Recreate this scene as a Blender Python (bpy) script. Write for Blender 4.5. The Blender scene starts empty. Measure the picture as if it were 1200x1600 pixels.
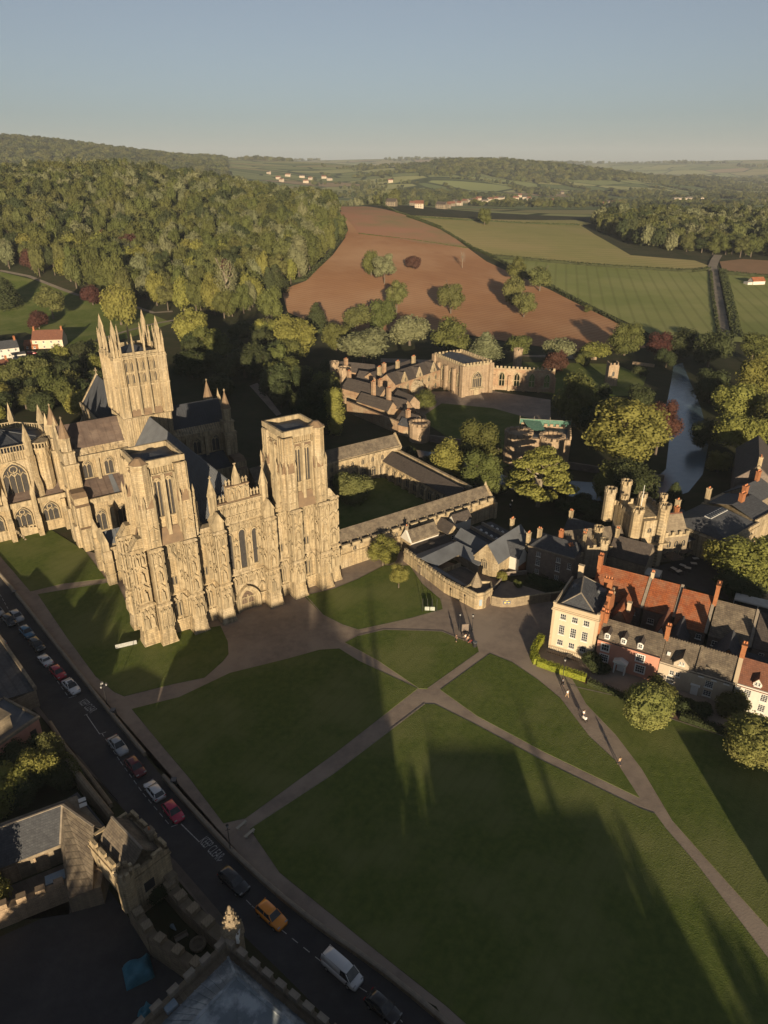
import bpy, bmesh, math, random
import numpy as np
from mathutils import Vector, Matrix
from mathutils.geometry import delaunay_2d_cdt
R = math.radians
sc = bpy.context.scene
col = sc.collection
# ------------------------------------------------------------ camera, sky, sun, exposure
cam_d = bpy.data.cameras.new('camera'); cam = bpy.data.objects.new('camera', cam_d); col.objects.link(cam)
cam.location = (0, 0, 85); cam.rotation_euler = (R(90 - 25.872), 0, 0)
cam_d.sensor_fit = 'VERTICAL'; cam_d.sensor_height = 24; cam_d.lens = 24 * 1109 / 1600
cam_d.clip_start = 1; cam_d.clip_end = 60000
sc.camera = cam
SUN_EL, SUN_AZ = 9.3, 176.5          # degrees; azimuth clockwise from +Y
world = bpy.data.worlds.new('World'); sc.world = world; world.use_nodes = True
wn = world.node_tree.nodes; wl = world.node_tree.links
sky = wn.new('ShaderNodeTexSky'); sky.sky_type = 'NISHITA'; sky.sun_disc = False
sky.sun_elevation = R(SUN_EL); sky.sun_rotation = R(SUN_AZ)
sky.altitude = 100; sky.air_density = 1.0; sky.dust_density = .4; sky.ozone_density = 4.0
hsv = wn.new('ShaderNodeHueSaturation'); hsv.inputs['Saturation'].default_value = .52; hsv.inputs['Value'].default_value = .88; wl.new(sky.outputs[0], hsv.inputs['Color'])
bg = wn['Background']; wl.new(hsv.outputs[0], bg.inputs[0]); bg.inputs[1].default_value = 0.05
sd = bpy.data.lights.new('sun', 'SUN'); sun = bpy.data.objects.new('sun', sd); col.objects.link(sun)
sd.energy = 5.0; sd.angle = R(0.55); sd.color = (1.0, 0.80, 0.54)
tosun = Vector((math.sin(R(SUN_AZ)) * math.cos(R(SUN_EL)), math.cos(R(SUN_AZ)) * math.cos(R(SUN_EL)), math.sin(R(SUN_EL))))
sun.rotation_euler = (-tosun).to_track_quat('-Z', 'Y').to_euler(); sun.location = tosun * 300 + Vector((0, 0, 100))
vs = sc.view_settings; vs.view_transform = 'Standard'; vs.look = 'None'; vs.gamma = 1; vs.use_curve_mapping = False
vs.exposure = 0.9
sc.cycles.max_bounces = 6; sc.cycles.diffuse_bounces = 3; sc.cycles.glossy_bounces = 2
sc.cycles.transmission_bounces = 4; sc.cycles.volume_bounces = 0; sc.cycles.transparent_max_bounces = 6

# ------------------------------------------------------------ materials
def mat(name, c1, c2=None, s=.4, rough=.85, spec=.3, block=None, bump=.0, streak=0.0, rnd=0.0, c3=None, s3=.05,
        metal=0, rows=None, trans=0.0, detail=6, noisebump=0.0, coat=0, lines=None):
    m = bpy.data.materials.new(name); m.use_nodes = True
    N = m.node_tree.nodes; L = m.node_tree.links; P = N['Principled BSDF']
    P.inputs['Roughness'].default_value = rough; P.inputs['Specular IOR Level'].default_value = spec
    P.inputs['Metallic'].default_value = metal
    if coat: P.inputs['Coat Weight'].default_value = coat
    tc = N.new('ShaderNodeTexCoord')
    def noise(sc_, det=detail, vec=None, sz=None):
        n = N.new('ShaderNodeTexNoise'); n.inputs['Scale'].default_value = sc_; n.inputs['Detail'].default_value = det
        n.inputs['Roughness'].default_value = .6
        v = vec or tc.outputs['Object']
        if sz:
            mp = N.new('ShaderNodeMapping'); mp.inputs['Scale'].default_value = sz; L.new(v, mp.inputs[0]); v = mp.outputs[0]
        L.new(v, n.inputs['Vector']); return n.outputs['Fac']
    def ramp(fac, a, b):
        r = N.new('ShaderNodeMapRange'); r.inputs[1].default_value = a; r.inputs[2].default_value = b; L.new(fac, r.inputs[0]); return r.outputs[0]
    def mix(f, a, b, mode='MIX'):
        x = N.new('ShaderNodeMix'); x.data_type = 'RGBA'; x.blend_type = mode
        if isinstance(f, float): x.inputs[0].default_value = f
        else: L.new(f, x.inputs[0])
        for i, q in ((6, a), (7, b)):
            if isinstance(q, tuple): x.inputs[i].default_value = (*q[:3], 1)
            else: L.new(q, x.inputs[i])
        return x.outputs[2]
    c = c1
    if c2 is not None: c = mix(ramp(noise(s), .35, .68), c1, c2)
    if c3 is not None: c = mix(ramp(noise(s3), .45, .62), c, c3)
    if streak:
        f = ramp(noise(1.0, 5, sz=(1.5, 1.5, .10)), .44, .68)
        mm = N.new('ShaderNodeMath'); mm.operation = 'MULTIPLY'; mm.inputs[1].default_value = streak; L.new(f, mm.inputs[0])
        c = mix(mm.outputs[0], c, tuple(q * .45 for q in c1[:3]))
    if lines:
        an, per, k = lines; wv = N.new('ShaderNodeTexWave'); mp = N.new('ShaderNodeMapping'); mp.inputs['Rotation'].default_value = (0, 0, an)
        L.new(tc.outputs['Object'], mp.inputs[0]); L.new(mp.outputs[0], wv.inputs[0]); wv.inputs['Scale'].default_value = .314 / per; wv.inputs['Distortion'].default_value = 1.2; wv.inputs['Detail Scale'].default_value = .02
        mm = N.new('ShaderNodeMath'); mm.operation = 'MULTIPLY'; mm.inputs[1].default_value = k; L.new(ramp(wv.outputs['Fac'], .78, 1.0), mm.inputs[0]); c = mix(mm.outputs[0], c, tuple(q * .45 for q in c1))
    hgt = None
    if block or rows:
        sx = N.new('ShaderNodeSeparateXYZ'); L.new(tc.outputs['Object'], sx.inputs[0])
        ad = N.new('ShaderNodeMath'); L.new(sx.outputs[0], ad.inputs[0]); L.new(sx.outputs[1], ad.inputs[1])
        cb = N.new('ShaderNodeCombineXYZ'); L.new(ad.outputs[0], cb.inputs[0]); L.new(sx.outputs[2], cb.inputs[1])
        bt = N.new('ShaderNodeTexBrick'); L.new(cb.outputs[0], bt.inputs['Vector'])
        w, h, dk = block or rows
        bt.inputs['Scale'].default_value = 1; bt.inputs['Brick Width'].default_value = w; bt.inputs['Row Height'].default_value = h
        bt.inputs['Mortar Size'].default_value = min(.03, h * .12); bt.inputs['Mortar Smooth'].default_value = .3
        bt.inputs['Color1'].default_value = (1, 1, 1, 1); bt.inputs['Color2'].default_value = (.72, .72, .74, 1)
        bt.inputs['Mortar'].default_value = (dk, dk, dk, 1); bt.inputs['Bias'].default_value = -.2
        c = mix(1.0, c, bt.outputs['Color'], 'MULTIPLY'); hgt = bt.outputs['Color']
    if rnd:
        oi = N.new('ShaderNodeObjectInfo'); hs = N.new('ShaderNodeHueSaturation')
        for k, (a, b) in {'Hue': (.5 - .035 * rnd, .5 + .03 * rnd), 'Value': (1 - .35 * rnd, 1 + .3 * rnd)}.items():
            r = N.new('ShaderNodeMapRange'); r.inputs[3].default_value = a; r.inputs[4].default_value = b
            if k == 'Value':
                mu = N.new('ShaderNodeMath'); mu.operation = 'MULTIPLY'; mu.inputs[1].default_value = 7.31
                fr = N.new('ShaderNodeMath'); fr.operation = 'FRACT'; L.new(oi.outputs['Random'], mu.inputs[0]); L.new(mu.outputs[0], fr.inputs[0]); L.new(fr.outputs[0], r.inputs[0])
            else: L.new(oi.outputs['Random'], r.inputs[0])
            L.new(r.outputs[0], hs.inputs[k])
        if isinstance(c, tuple): hs.inputs['Color'].default_value = (*c[:3], 1)
        else: L.new(c, hs.inputs['Color'])
        c = hs.outputs[0]
    if isinstance(c, tuple): P.inputs['Base Color'].default_value = (*c[:3], 1)
    else: L.new(c, P.inputs['Base Color'])
    if bump or noisebump:
        b = N.new('ShaderNodeBump'); b.inputs['Strength'].default_value = bump or noisebump; b.inputs['Distance'].default_value = .12
        L.new(hgt if (hgt and bump) else noise(max(s * 6, 2.5)), b.inputs['Height']); L.new(b.outputs[0], P.inputs['Normal'])
    if trans:
        t = N.new('ShaderNodeBsdfTranslucent'); ms = N.new('ShaderNodeMixShader'); ms.inputs[0].default_value = trans
        if isinstance(c, tuple): t.inputs[0].default_value = (*c[:3], 1)
        else: L.new(c, t.inputs[0])
        L.new(P.outputs[0], ms.inputs[1]); L.new(t.outputs[0], ms.inputs[2]); L.new(ms.outputs[0], N['Material Output'].inputs[0])
    return m
HAZE = .00006
M = {}
M['stone'] = mat('golden limestone', (.45, .355, .215), (.32, .24, .14), s=.35, block=(.8, .38, .62), bump=.5, streak=1.1, c3=(.43, .355, .24), s3=.12)
M['stoned'] = mat('weathered limestone', (0.264, 0.216, 0.152), (0.200, 0.160, 0.112), s=.5, block=(.8, .4, .75), bump=.3, streak=.5)
M['trim'] = mat('carved limestone', (.41, .335, .215), (.27, .21, .13), s=1.1, streak=1.1, noisebump=.6)
M['slope'] = mat('stone weathering slopes', (0.192, 0.132, 0.080), (0.136, 0.096, 0.064), s=.8, noisebump=.3)
M['door'] = mat('old oak', (.12, .085, .06), (.08, .055, .04), s=2)
M['glass'] = mat('dark leaded glass', (.035, .034, .036), (.06, .055, .05), s=2.5, rough=.35, spec=.5)
M['pane'] = mat('window glass', (.02, .023, .028), (.05, .055, .06), s=1.2, rough=.12, spec=.6)
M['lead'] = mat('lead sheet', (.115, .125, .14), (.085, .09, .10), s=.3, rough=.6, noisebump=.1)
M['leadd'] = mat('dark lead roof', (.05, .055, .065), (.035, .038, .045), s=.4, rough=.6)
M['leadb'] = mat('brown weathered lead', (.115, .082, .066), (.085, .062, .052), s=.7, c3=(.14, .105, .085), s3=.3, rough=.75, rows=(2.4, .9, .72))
M['stile'] = mat('stone roof tiles', (.155, .125, .092), (.10, .082, .064), s=1.1, rows=(.45, .22, .62), bump=.6, rough=.95, c3=(.20, .165, .12), s3=.6)
M['slate'] = mat('blue grey slate', (.075, .08, .088), (.05, .052, .06), s=1.4, rows=(.4, .2, .7), bump=.4, rough=.7)
M['slateb'] = mat('brown slate', (.085, .070, .060), (.06, .05, .045), s=1.2, rows=(.4, .22, .65), bump=.4, rough=.85)
M['pantile'] = mat('orange clay tiles', (0.340, 0.106, 0.038), (0.230, 0.068, 0.030), s=1.2, rows=(.34, .24, .6), bump=.6, rough=.9, c3=(0.289, 0.128, 0.068), s3=.5)
M['redtile'] = mat('red brown clay tiles', (.20, .085, .052), (.15, .068, .045), s=1.1, rows=(.34, .22, .65), bump=.5, rough=.9)
M['brick'] = mat('orange brick', (0.336, 0.140, 0.056), (0.264, 0.096, 0.044), s=1.5, block=(.25, .1, .7), bump=.2)
M['redstone'] = mat('reddish rubble stone', (.37, .245, .150), (.27, .17, .105), s=.6, block=(.5, .22, .62), bump=.4, c3=(.40, .31, .20), s3=.2)
M['pinkstone'] = mat('pinkish old stone', (.40, .30, .20), (.29, .21, .135), s=.6, block=(.5, .25, .64), bump=.4, streak=.6)
M['rubble'] = mat('rubble stone', (0.289, 0.230, 0.153), (0.204, 0.162, 0.111), s=.9, block=(.45, .2, .62), bump=.5, streak=.3)
M['greystone'] = mat('grey brown stone', (.20, .16, .13), (.15, .12, .10), s=.8, block=(.5, .25, .72), bump=.3)
M['cream'] = mat('cream render', (0.504, 0.432, 0.317), (0.475, 0.396, 0.288), s=.5, streak=.12)
M['creamtrim'] = mat('cream dressed stone', (0.426, 0.342, 0.236), (0.380, 0.304, 0.205), s=.8)
M['pink'] = mat('pink render', (0.446, 0.216, 0.151), (0.403, 0.187, 0.133), s=.6, streak=.15)
M['beige'] = mat('pale beige render', (0.441, 0.372, 0.281), (0.395, 0.327, 0.251), s=.6, streak=.15)
M['whitew'] = mat('white render', (0.533, 0.503, 0.444), (0.488, 0.459, 0.407), s=.6, streak=.12)
M['white'] = mat('white paint', (0.624, 0.616, 0.584), rough=.5)
M['black'] = mat('black iron', (.02, .02, .022), rough=.5)
M['pot'] = mat('terracotta pot', (.45, .18, .08), (.36, .13, .06), s=3)
M['asphalt'] = mat('asphalt', (.042, .041, .045), (.055, .053, .056), s=.8, c3=(.034, .034, .038), s3=.15, rough=.9, noisebump=.2, detail=8)
M['signw'] = mat('grey white board', (.36, .36, .34), (.24, .25, .24), s=4)
M['pave'] = mat('gravel tarmac path', (.25, .20, .16), (.19, .152, .124), s=.7, c3=(.29, .235, .185), s3=.12, rough=.95, noisebump=.25, detail=10)
M['flag'] = mat('stone flags', (.15, .125, .105), (.11, .095, .08), s=1, block=(.9, .9, .7), rough=.9)
M['paint'] = mat('worn road paint', (.50, .50, .48), (.22, .22, .22), s=3, rough=.8, detail=10)
M['kerb'] = mat('kerb stone', (.26, .22, .17), (.18, .155, .125), s=1.5)
M['grass'] = mat('lawn grass', (.105, .132, .032), (.070, .098, .023), s=.9, c3=(.135, .15, .05), s3=.07, rough=1, spec=.08, noisebump=.8, detail=14, lines=(.6, 2.2, .10))
M['leadsky'] = mat('sky lit lead sheet', (.17, .20, .22), (.12, .145, .165), s=.4, rough=.6, c3=(.33, .36, .38), s3=.6)  # lighter bluish colour carries the sky light on this lead
M['soil'] = mat('garden ground', (.035, .042, .018), (.055, .047, .028), s=.25, c3=(.028, .034, .014), s3=.06, rough=1, spec=.1, noisebump=.6)
M['red'] = mat('red ploughed soil', (.37, .20, .105), (.31, .16, .085), s=.035, c3=(.43, .26, .15), s3=.008, lines=(.9, 4, .35), rough=1, spec=.05, noisebump=.2, detail=10)
M['red2'] = mat('red drilled soil', (.36, .19, .12), (.32, .19, .11), s=.02, c3=(.24, .2, .10), s3=.01, rough=1, spec=.05)
M['field'] = mat('green crop', (.195, .215, .075), (.165, .19, .065), s=.03, c3=(.24, .245, .10), s3=.01, rough=1, spec=.05, detail=10, lines=(.22, 8, .3))
M['field2'] = mat('yellow green crop', (.27, .25, .10), (.235, .225, .09), s=.03, c3=(.31, .26, .12), s3=.008, lines=(1.2, 9, .28), rough=1, spec=.05, detail=10)
M['brownf'] = mat('pale brown field', (.24, .15, .09), (.2, .13, .08), s=.05, rough=1, spec=.05)
M['track'] = mat('farm track', (.20, .17, .13), (.14, .12, .10), s=.2, rough=1)
M['bark'] = mat('bark', (.12, .095, .07), (.07, .058, .045), s=2, rough=.95)
M['barkp'] = mat('pale bark', (.24, .20, .15), (.15, .125, .09), s=2, rough=.95)
def leafm(n, a, b, rnd=.45): return mat(n, tuple(q * 1.35 for q in a), tuple(q * 1.35 for q in b), s=.33, rough=.75, spec=.15, rnd=rnd, trans=.28, detail=3)
M['leaf'] = leafm('broad leaves', (.080, .087, .026), (.056, .064, .020))
M['leafd'] = leafm('dark leaves', (.044, .053, .021), (.031, .039, .016))
M['leafy'] = leafm('yellow green leaves', (.155, .152, .038), (.112, .115, .030), .4)
M['leafg'] = leafm('grey green leaves', (.13, .135, .070), (.095, .10, .050), .4)
M['leafo'] = leafm('olive leaves', (.095, .098, .034), (.068, .076, .026))
M['leafc'] = leafm('copper leaves', (.070, .030, .022), (.048, .024, .018), .4)
M['twig'] = leafm('pale twigs', (.22, .17, .13), (.16, .12, .09), .3)
M['cherry'] = leafm('yellow tipped leaves', (.19, .185, .060), (.070, .090, .022), .3)
M['hedge'] = leafm('clipped hedge', (.21, .225, .028), (.15, .175, .024), .1)

# ------------------------------------------------------------ mesh builder
class MB:
    def __init__(s, T=None): s.v = []; s.f = []; s.m = []; s.T = T or Matrix()
    def add(s, vs_, fs, m=0):
        k = len(s.v); T = s.T
        s.v += [tuple(T @ Vector(p)) for p in vs_]; s.f += [tuple(i + k for i in f) for f in fs]; s.m += [m] * len(fs); return s
    def box(s, x0, x1, y0, y1, z0, z1, m=0):
        return s.frus([(x0, y0), (x1, y0), (x1, y1), (x0, y1)], z0, [(x0, y0), (x1, y0), (x1, y1), (x0, y1)], z1, m)
    def frus(s, a, z0, b, z1, m=0):
        n = len(a); v = [(x, y, z0) for x, y in a] + [(x, y, z1) for x, y in b]
        return s.add(v, [tuple(range(n))[::-1], tuple(range(n, 2 * n))] + [(i, (i + 1) % n, n + (i + 1) % n, n + i) for i in range(n)], m)
    def prism(s, a, z0, z1, m=0): return s.frus(a, z0, a, z1, m)
    def pyr(s, a, z0, ap, m=0):
        n = len(a); return s.add([(x, y, z0) for x, y in a] + [ap], [tuple(range(n))[::-1]] + [(i, (i + 1) % n, n) for i in range(n)], m)
    def cyl(s, x, y, r, z0, z1, n=8, r2=None, m=0, ph=0):
        r2 = r if r2 is None else r2
        c = [(math.cos(ph + 2 * math.pi * i / n), math.sin(ph + 2 * math.pi * i / n)) for i in range(n)]
        if r2 < 1e-4: return s.pyr([(x + r * a, y + r * b) for a, b in c], z0, (x, y, z1), m)
        return s.frus([(x + r * a, y + r * b) for a, b in c], z0, [(x + r2 * a, y + r2 * b) for a, b in c], z1, m)
    def xpoly(s, pts, y0, y1, m=0):      # polygon in x,z pushed along y
        n = len(pts); return s.add([(x, y0, z) for x, z in pts] + [(x, y1, z) for x, z in pts],
            [tuple(range(n)), tuple(range(n, 2 * n))[::-1]] + [(i, n + i, n + (i + 1) % n, (i + 1) % n) for i in range(n)], m)
    def ypoly(s, pts, x0, x1, m=0):      # polygon in y,z pushed along x
        n = len(pts); return s.add([(x0, y, z) for y, z in pts] + [(x1, y, z) for y, z in pts],
            [tuple(range(n))[::-1], tuple(range(n, 2 * n))] + [(i, (i + 1) % n, n + (i + 1) % n, n + i) for i in range(n)], m)
    def bar(s, p, q, w, h=None, m=0):
        p = Vector(p); q = Vector(q); h = h or w; d = (q - p).normalized()
        a = d.cross(Vector((0, 0, 1)))
        if a.length < 1e-3: a = Vector((1, 0, 0))
        a.normalize(); b = a.cross(d); o = [(-w / 2, -h / 2), (w / 2, -h / 2), (w / 2, h / 2), (-w / 2, h / 2)]
        v = [tuple(e + a * i + b * j) for e in (p, q) for i, j in o]
        return s.add(v, [(0, 1, 2, 3), (7, 6, 5, 4), (0, 4, 5, 1), (1, 5, 6, 2), (2, 6, 7, 3), (3, 7, 4, 0)], m)
    def slab(s, pts, t=.15, m=0):        # quad with thickness below
        P = [Vector(p) for p in pts]; n = (P[1] - P[0]).cross(P[2] - P[0]).normalized()
        if n.z < 0: n = -n
        v = [tuple(p) for p in P] + [tuple(p - n * t) for p in P]; k = len(P)
        return s.add(v, [tuple(range(k)), tuple(range(k, 2 * k))[::-1]] + [(i, k + i, k + (i + 1) % k, (i + 1) % k) for i in range(k)], m)
    def gbody(s, x0, x1, y0, y1, z0, ze, zr, ax='x', m=0):   # solid body with gable ends, ridge along ax
        if ax == 'x':
            c = (y0 + y1) / 2; return s.ypoly([(y0, z0), (y1, z0), (y1, ze), (c, zr), (y0, ze)], x0, x1, m)
        c = (x0 + x1) / 2; return s.xpoly([(x0, z0), (x1, z0), (x1, ze), (c, zr), (x0, ze)], y0, y1, m)
    def groof(s, x0, x1, y0, y1, ze, zr, ax='x', o=.3, oe=.15, t=.18, m=0, lift=.12):
        if ax == 'x':
            c = (y0 + y1) / 2; k = (zr - ze) / (c - y0); l = lift
            for yy, sg in ((y0 - o, 1), (y1 + o, -1)):
                s.slab([(x0 - oe, yy, ze - k * o + l), (x1 + oe, yy, ze - k * o + l), (x1 + oe, c, zr + l), (x0 - oe, c, zr + l)], t, m)
        else:
            c = (x0 + x1) / 2; k = (zr - ze) / (c - x0); l = lift
            for xx in (x0 - o, x1 + o):
                s.slab([(xx, y0 - oe, ze - k * o + l), (xx, y1 + oe, ze - k * o + l), (c, y1 + oe, zr + l), (c, y0 - oe, zr + l)], t, m)
        return s
    def merlons(s, p, q, z, h=.8, w=.9, g=.7, t=.4, m=0, base=0):
        p = Vector((*p, 0)); q = Vector((*q, 0)); L = (q - p).length; d = (q - p) / L; nrm = Vector((-d.y, d.x, 0)) * t / 2
        if base: a = p + nrm; b = q + nrm; c = q - nrm; e = p - nrm; s.prism([(k.x, k.y) for k in (a, b, c, e)], z, z + base, m); z += base
        n = max(1, int((L + g) / (w + g))); st = (L - n * w) / max(1, n - 1) if n > 1 else 0
        for i in range(n):
            u0 = i * (w + st); a = p + d * u0; b = a + d * w
            s.prism([(k.x, k.y) for k in (a + nrm, b + nrm, b - nrm, a - nrm)], z, z + h, m)
        return s
    def arch(s, x0, x1, z0, zs, zt, w=.25, y0=-.3, y1=0, m=0, n=5):   # pointed arch moulding round an opening
        def prof(x0, x1, zs, zt):
            c = (x0 + x1) / 2; o = [(x0, z0)]
            for i in range(n + 1):
                t = i / n; o.append((x0 + (c - x0) * (1 - math.cos(t * math.pi / 2) ** 1.0) if 0 else x0 + (c - x0) * t ** 1.7, zs + (zt - zs) * (1 - (1 - t) ** 1.25)))
            return o + [(2 * c - a, b) for a, b in o[-2::-1]]
        A = prof(x0, x1, zs, zt); B = prof(x0 - w, x1 + w, zs, zt + w * 1.3)
        k = len(A); v = [(x, y, z) for y in (y0, y1) for P in (A, B) for x, z in P]
        f = []
        for i in range(k - 1):
            f += [(i, i + 1, k + i + 1, k + i), (2 * k + i, 3 * k + i, 3 * k + i + 1, 2 * k + i + 1), (i, 2 * k + i, 2 * k + i + 1, i + 1), (k + i, k + i + 1, 3 * k + i + 1, 3 * k + i)]
        return s.add(v, f, m)
    def apane(s, x0, x1, z0, zs, zt, y0=-.05, y1=0, m=0, n=5):
        c = (x0 + x1) / 2; o = [(x0, z0)]
        for i in range(n + 1): t = i / n; o.append((x0 + (c - x0) * t ** 1.7, zs + (zt - zs) * (1 - (1 - t) ** 1.25)))
        return s.xpoly((o + [(2 * c - a, b) for a, b in o[-2::-1]])[::-1], y0, y1, m)
    def mesh(s, name, mats):
        me = bpy.data.meshes.new(name); me.from_pydata(s.v, [], s.f)
        for m_ in (mats if isinstance(mats, (list, tuple)) else [mats]): me.materials.append(M[m_] if isinstance(m_, str) else m_)
        if max(s.m or [0]) > 0: me.polygons.foreach_set('material_index', s.m)
        me.update(); return me
    def build(s, name, mats, parent=None, **kw): return link(name, s.mesh(name, mats), parent, **kw)
def link(name, me, parent=None, loc=None, rz=None, kind=None, label=None, cat=None, group=None, scale=None):
    o = bpy.data.objects.new(name, me); col.objects.link(o)
    if parent is not None: o.parent = parent
    if loc is not None: o.location = loc
    if rz is not None: o.rotation_euler = (0, 0, rz)
    if scale is not None: o.scale = scale if isinstance(scale, tuple) else (scale,) * 3
    for k, v in (('kind', kind), ('label', label), ('category', cat), ('group', group)):
        if v: o[k] = v
    return o
def thing(name, label, cat, loc=(0, 0, 0), rz=0, group=None):
    if len(loc) == 2: loc = (*loc, 0)
    return link(name, None, None, loc, rz, None, label, cat, group)
def smooth(o):
    me = o.data if hasattr(o, 'data') else o
    me.polygons.foreach_set('use_smooth', [True] * len(me.polygons)); return o
def copy_tree(o, parent=None):
    c = o.copy(); col.objects.link(c); c.parent = parent
    for ch in [x for x in o.children]: copy_tree(ch, c)
    return c
CACHE = {}
def sash(parent, x, y, z, w, h, nx=2, ny=2, rz=0, fm='white', sur=0, label=None):
    """a sash window: proud frame with glazing bars, sill, and a pane child; -y is outside"""
    k = ('sash', w, h, nx, ny, fm, sur)
    if k not in CACHE:
        b = MB(); t = .06
        for a in ((-w / 2, -w / 2 + t, 0, h), (w / 2 - t, w / 2, 0, h), (-w / 2 + t, w / 2 - t, 0, t), (-w / 2 + t, w / 2 - t, h - t, h)): b.box(a[0], a[1], -.08, .05, a[2], a[3])
        for i in range(1, nx): xx = -w / 2 + w * i / nx; b.box(xx - .022, xx + .022, -.05, .04, t, h - t)
        for i in range(1, ny): zz = h * i / ny; b.box(-w / 2 + t, w / 2 - t, -.055, .045, zz - .022, zz + .022)
        b.box(-w / 2 - .12, w / 2 + .12, -.2, .02, -.14, -.002)
        if sur:
            for a in ((-w / 2 - .18, -w / 2 - .003, 0, h + .18), (w / 2 + .003, w / 2 + .18, 0, h + .18), (-w / 2 - .003, w / 2 + .003, h + .003, h + .18)): b.box(a[0], a[1], -.14, .02, a[2], a[3])
        CACHE[k] = (b.mesh('window', fm), MB().box(-w / 2 + .05, w / 2 - .05, -.012, .03, .05, h - .05).mesh('pane', 'pane'))
    o = link('window', CACHE[k][0], parent, (x, y, z), rz, label=label); link('pane', CACHE[k][1], o); return o
def gothic(parent, x, y, z, w, h, lights=2, rz=0, fm='trim', rel=.3, label=None, trac=True, pm='glass', ring=.22):
    """a pointed window: hood mould, mullions, tracery, and a leaded pane child"""
    k = ('goth', w, h, lights, fm, rel, trac, pm, ring)
    if k not in CACHE:
        zs = h - w * .62 if h > w * 1.2 else h * .45
        b = MB(); b.arch(-w / 2, w / 2, 0, zs, h, ring, -rel, .02); b.box(-w / 2 - ring, w / 2 + ring, -rel * 1.15, .02, -.22, 0)
        for i in range(1, lights):
            xx = -w / 2 + w * i / lights; b.box(xx - .07, xx + .07, -rel * .55, 0, 0, zs + (h - zs) * .45)
        if trac:
            lw = w / lights
            for i in range(lights):
                xc = -w / 2 + lw * (i + .5)
                for sg in (-1, 1): b.bar((xc + sg * lw / 2, -rel * .3, zs - lw * .1), (xc, -rel * .3, zs + lw * .55), .1, rel * .5)
            if lights > 1:
                n = 8; rr = w * .17; zc = zs + (h - zs) * .52
                for i in range(n):
                    a, c_ = 2 * math.pi * i / n, 2 * math.pi * (i + 1) / n
                    b.bar((rr * math.cos(a), -rel * .3, zc + rr * math.sin(a)), (rr * math.cos(c_), -rel * .3, zc + rr * math.sin(c_)), .09, rel * .5)
        p = MB().apane(-w / 2, w / 2, 0, zs, h, -.04, .0)
        CACHE[k] = (b.mesh('window', fm), p.mesh('pane', pm))
    o = link('window', CACHE[k][0], parent, (x, y, z), rz, label=label); link('pane', CACHE[k][1], o); return o
def chimney(parent, x, y, z0, z1, w=.9, d=.6, pots=2, m='brick', rz=0, pm='pot', label=None):
    b = MB().box(-w / 2, w / 2, -d / 2, d / 2, 0, z1 - z0 - .25).box(-w / 2 - .08, w / 2 + .08, -d / 2 - .08, d / 2 + .08, z1 - z0 - .25, z1 - z0)
    o = b.build('chimney', m, parent, loc=(x, y, z0), rz=rz, label=label)
    for i in range(pots):
        k = ('pot', pm)
        if k not in CACHE: CACHE[k] = MB().cyl(0, 0, .15, 0, .45, 8, .12).mesh('chimney_pot', pm)
        link('chimney_pot', CACHE[k], o, ((i + .5) * w / pots - w / 2, 0, z1 - z0))
    return o
# ------------------------------------------------------------ terrain
def _ss(a, b, x):
    t = np.clip((x - a) / (b - a), 0, 1); return t * t * (3 - 2 * t)
def _g(x, y, cx, cy, sx, sy): return np.exp(-((x - cx) / sx) ** 2 - ((y - cy) / sy) ** 2)
def hill(x, y):
    x = np.asarray(x, float); y = np.asarray(y, float)
    z = 24 * _ss(345, 1020, y) * (1 - .95 * _ss(1020, 2100, y)) * _ss(-160, 40, x - (y - 400) * .02)
    z = z + 74 * _g(x, y, -360 - .1 * (y - 900), 960, 330, 400) * _ss(330, 560, y)
    z = z + 178 * _g(x, y, -1900, 3000, 1500, 900) + 105 * _g(x, y, -900, 4300, 1500, 900)
    z = z + 64 * _g(x, y, 520, 3250, 620, 420) + 48 * _g(x, y, 1250, 3900, 560, 420) + 40 * _g(x, y, 160, 2700, 260, 260)
    z = z + _ss(4200, 7200, y) * (112 + 52 * (1 - _ss(-1800, 1200, x)) + 14 * np.sin(x / 1150. + 1) + 12 * np.sin(x / 430.) + 30 * _g(x, y, 3600, 6500, 1700, 2500))
    z = z + 34 * _g(x, y, 900, 8200, 420, 900)
    z = z + _ss(1500, 2400, y) * (8 * np.sin(x / 310. + y / 500.) + 6 * np.sin(y / 260. + x / 700.))
    return z
def hz(x, y): return float(hill(x, y))
# ------------------------------------------------------------ ground
def fan(name, rs, m, a0=-52, a1=52, na=200, ox=0, oy=-420, dz=0):
    an = np.radians(np.linspace(a0, a1, na)); X = ox + np.outer(rs, np.sin(an)); Y = oy + np.outer(rs, np.cos(an)); Z = hill(X, Y) + dz
    me = bpy.data.meshes.new(name); nr = len(rs)
    idx = np.arange(nr * na).reshape(nr, na)
    f = np.stack([idx[:-1, :-1], idx[:-1, 1:], idx[1:, 1:], idx[1:, :-1]], -1).reshape(-1, 4)
    me.from_pydata(np.stack([X, Y, Z], -1).reshape(-1, 3).tolist(), [], f.tolist()); me.materials.append(m)
    return smooth(link(name, me, kind='structure'))
m = M['land'] = mat('patchwork farmland', (.11, .13, .05), (.09, .11, .045), s=.004, rough=1, spec=.05)
N = m.node_tree.nodes; L = m.node_tree.links; P = N['Principled BSDF']
tc = N.new('ShaderNodeTexCoord'); mp = N.new('ShaderNodeMapping'); mp.inputs['Scale'].default_value = (.0042, .0062, 0); mp.inputs['Rotation'].default_value = (0, 0, .3)
L.new(tc.outputs['Object'], mp.inputs[0])
v1 = N.new('ShaderNodeTexVoronoi'); v1.inputs['Scale'].default_value = 1; v1.inputs['Randomness'].default_value = .8; L.new(mp.outputs[0], v1.inputs[0])
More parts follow.
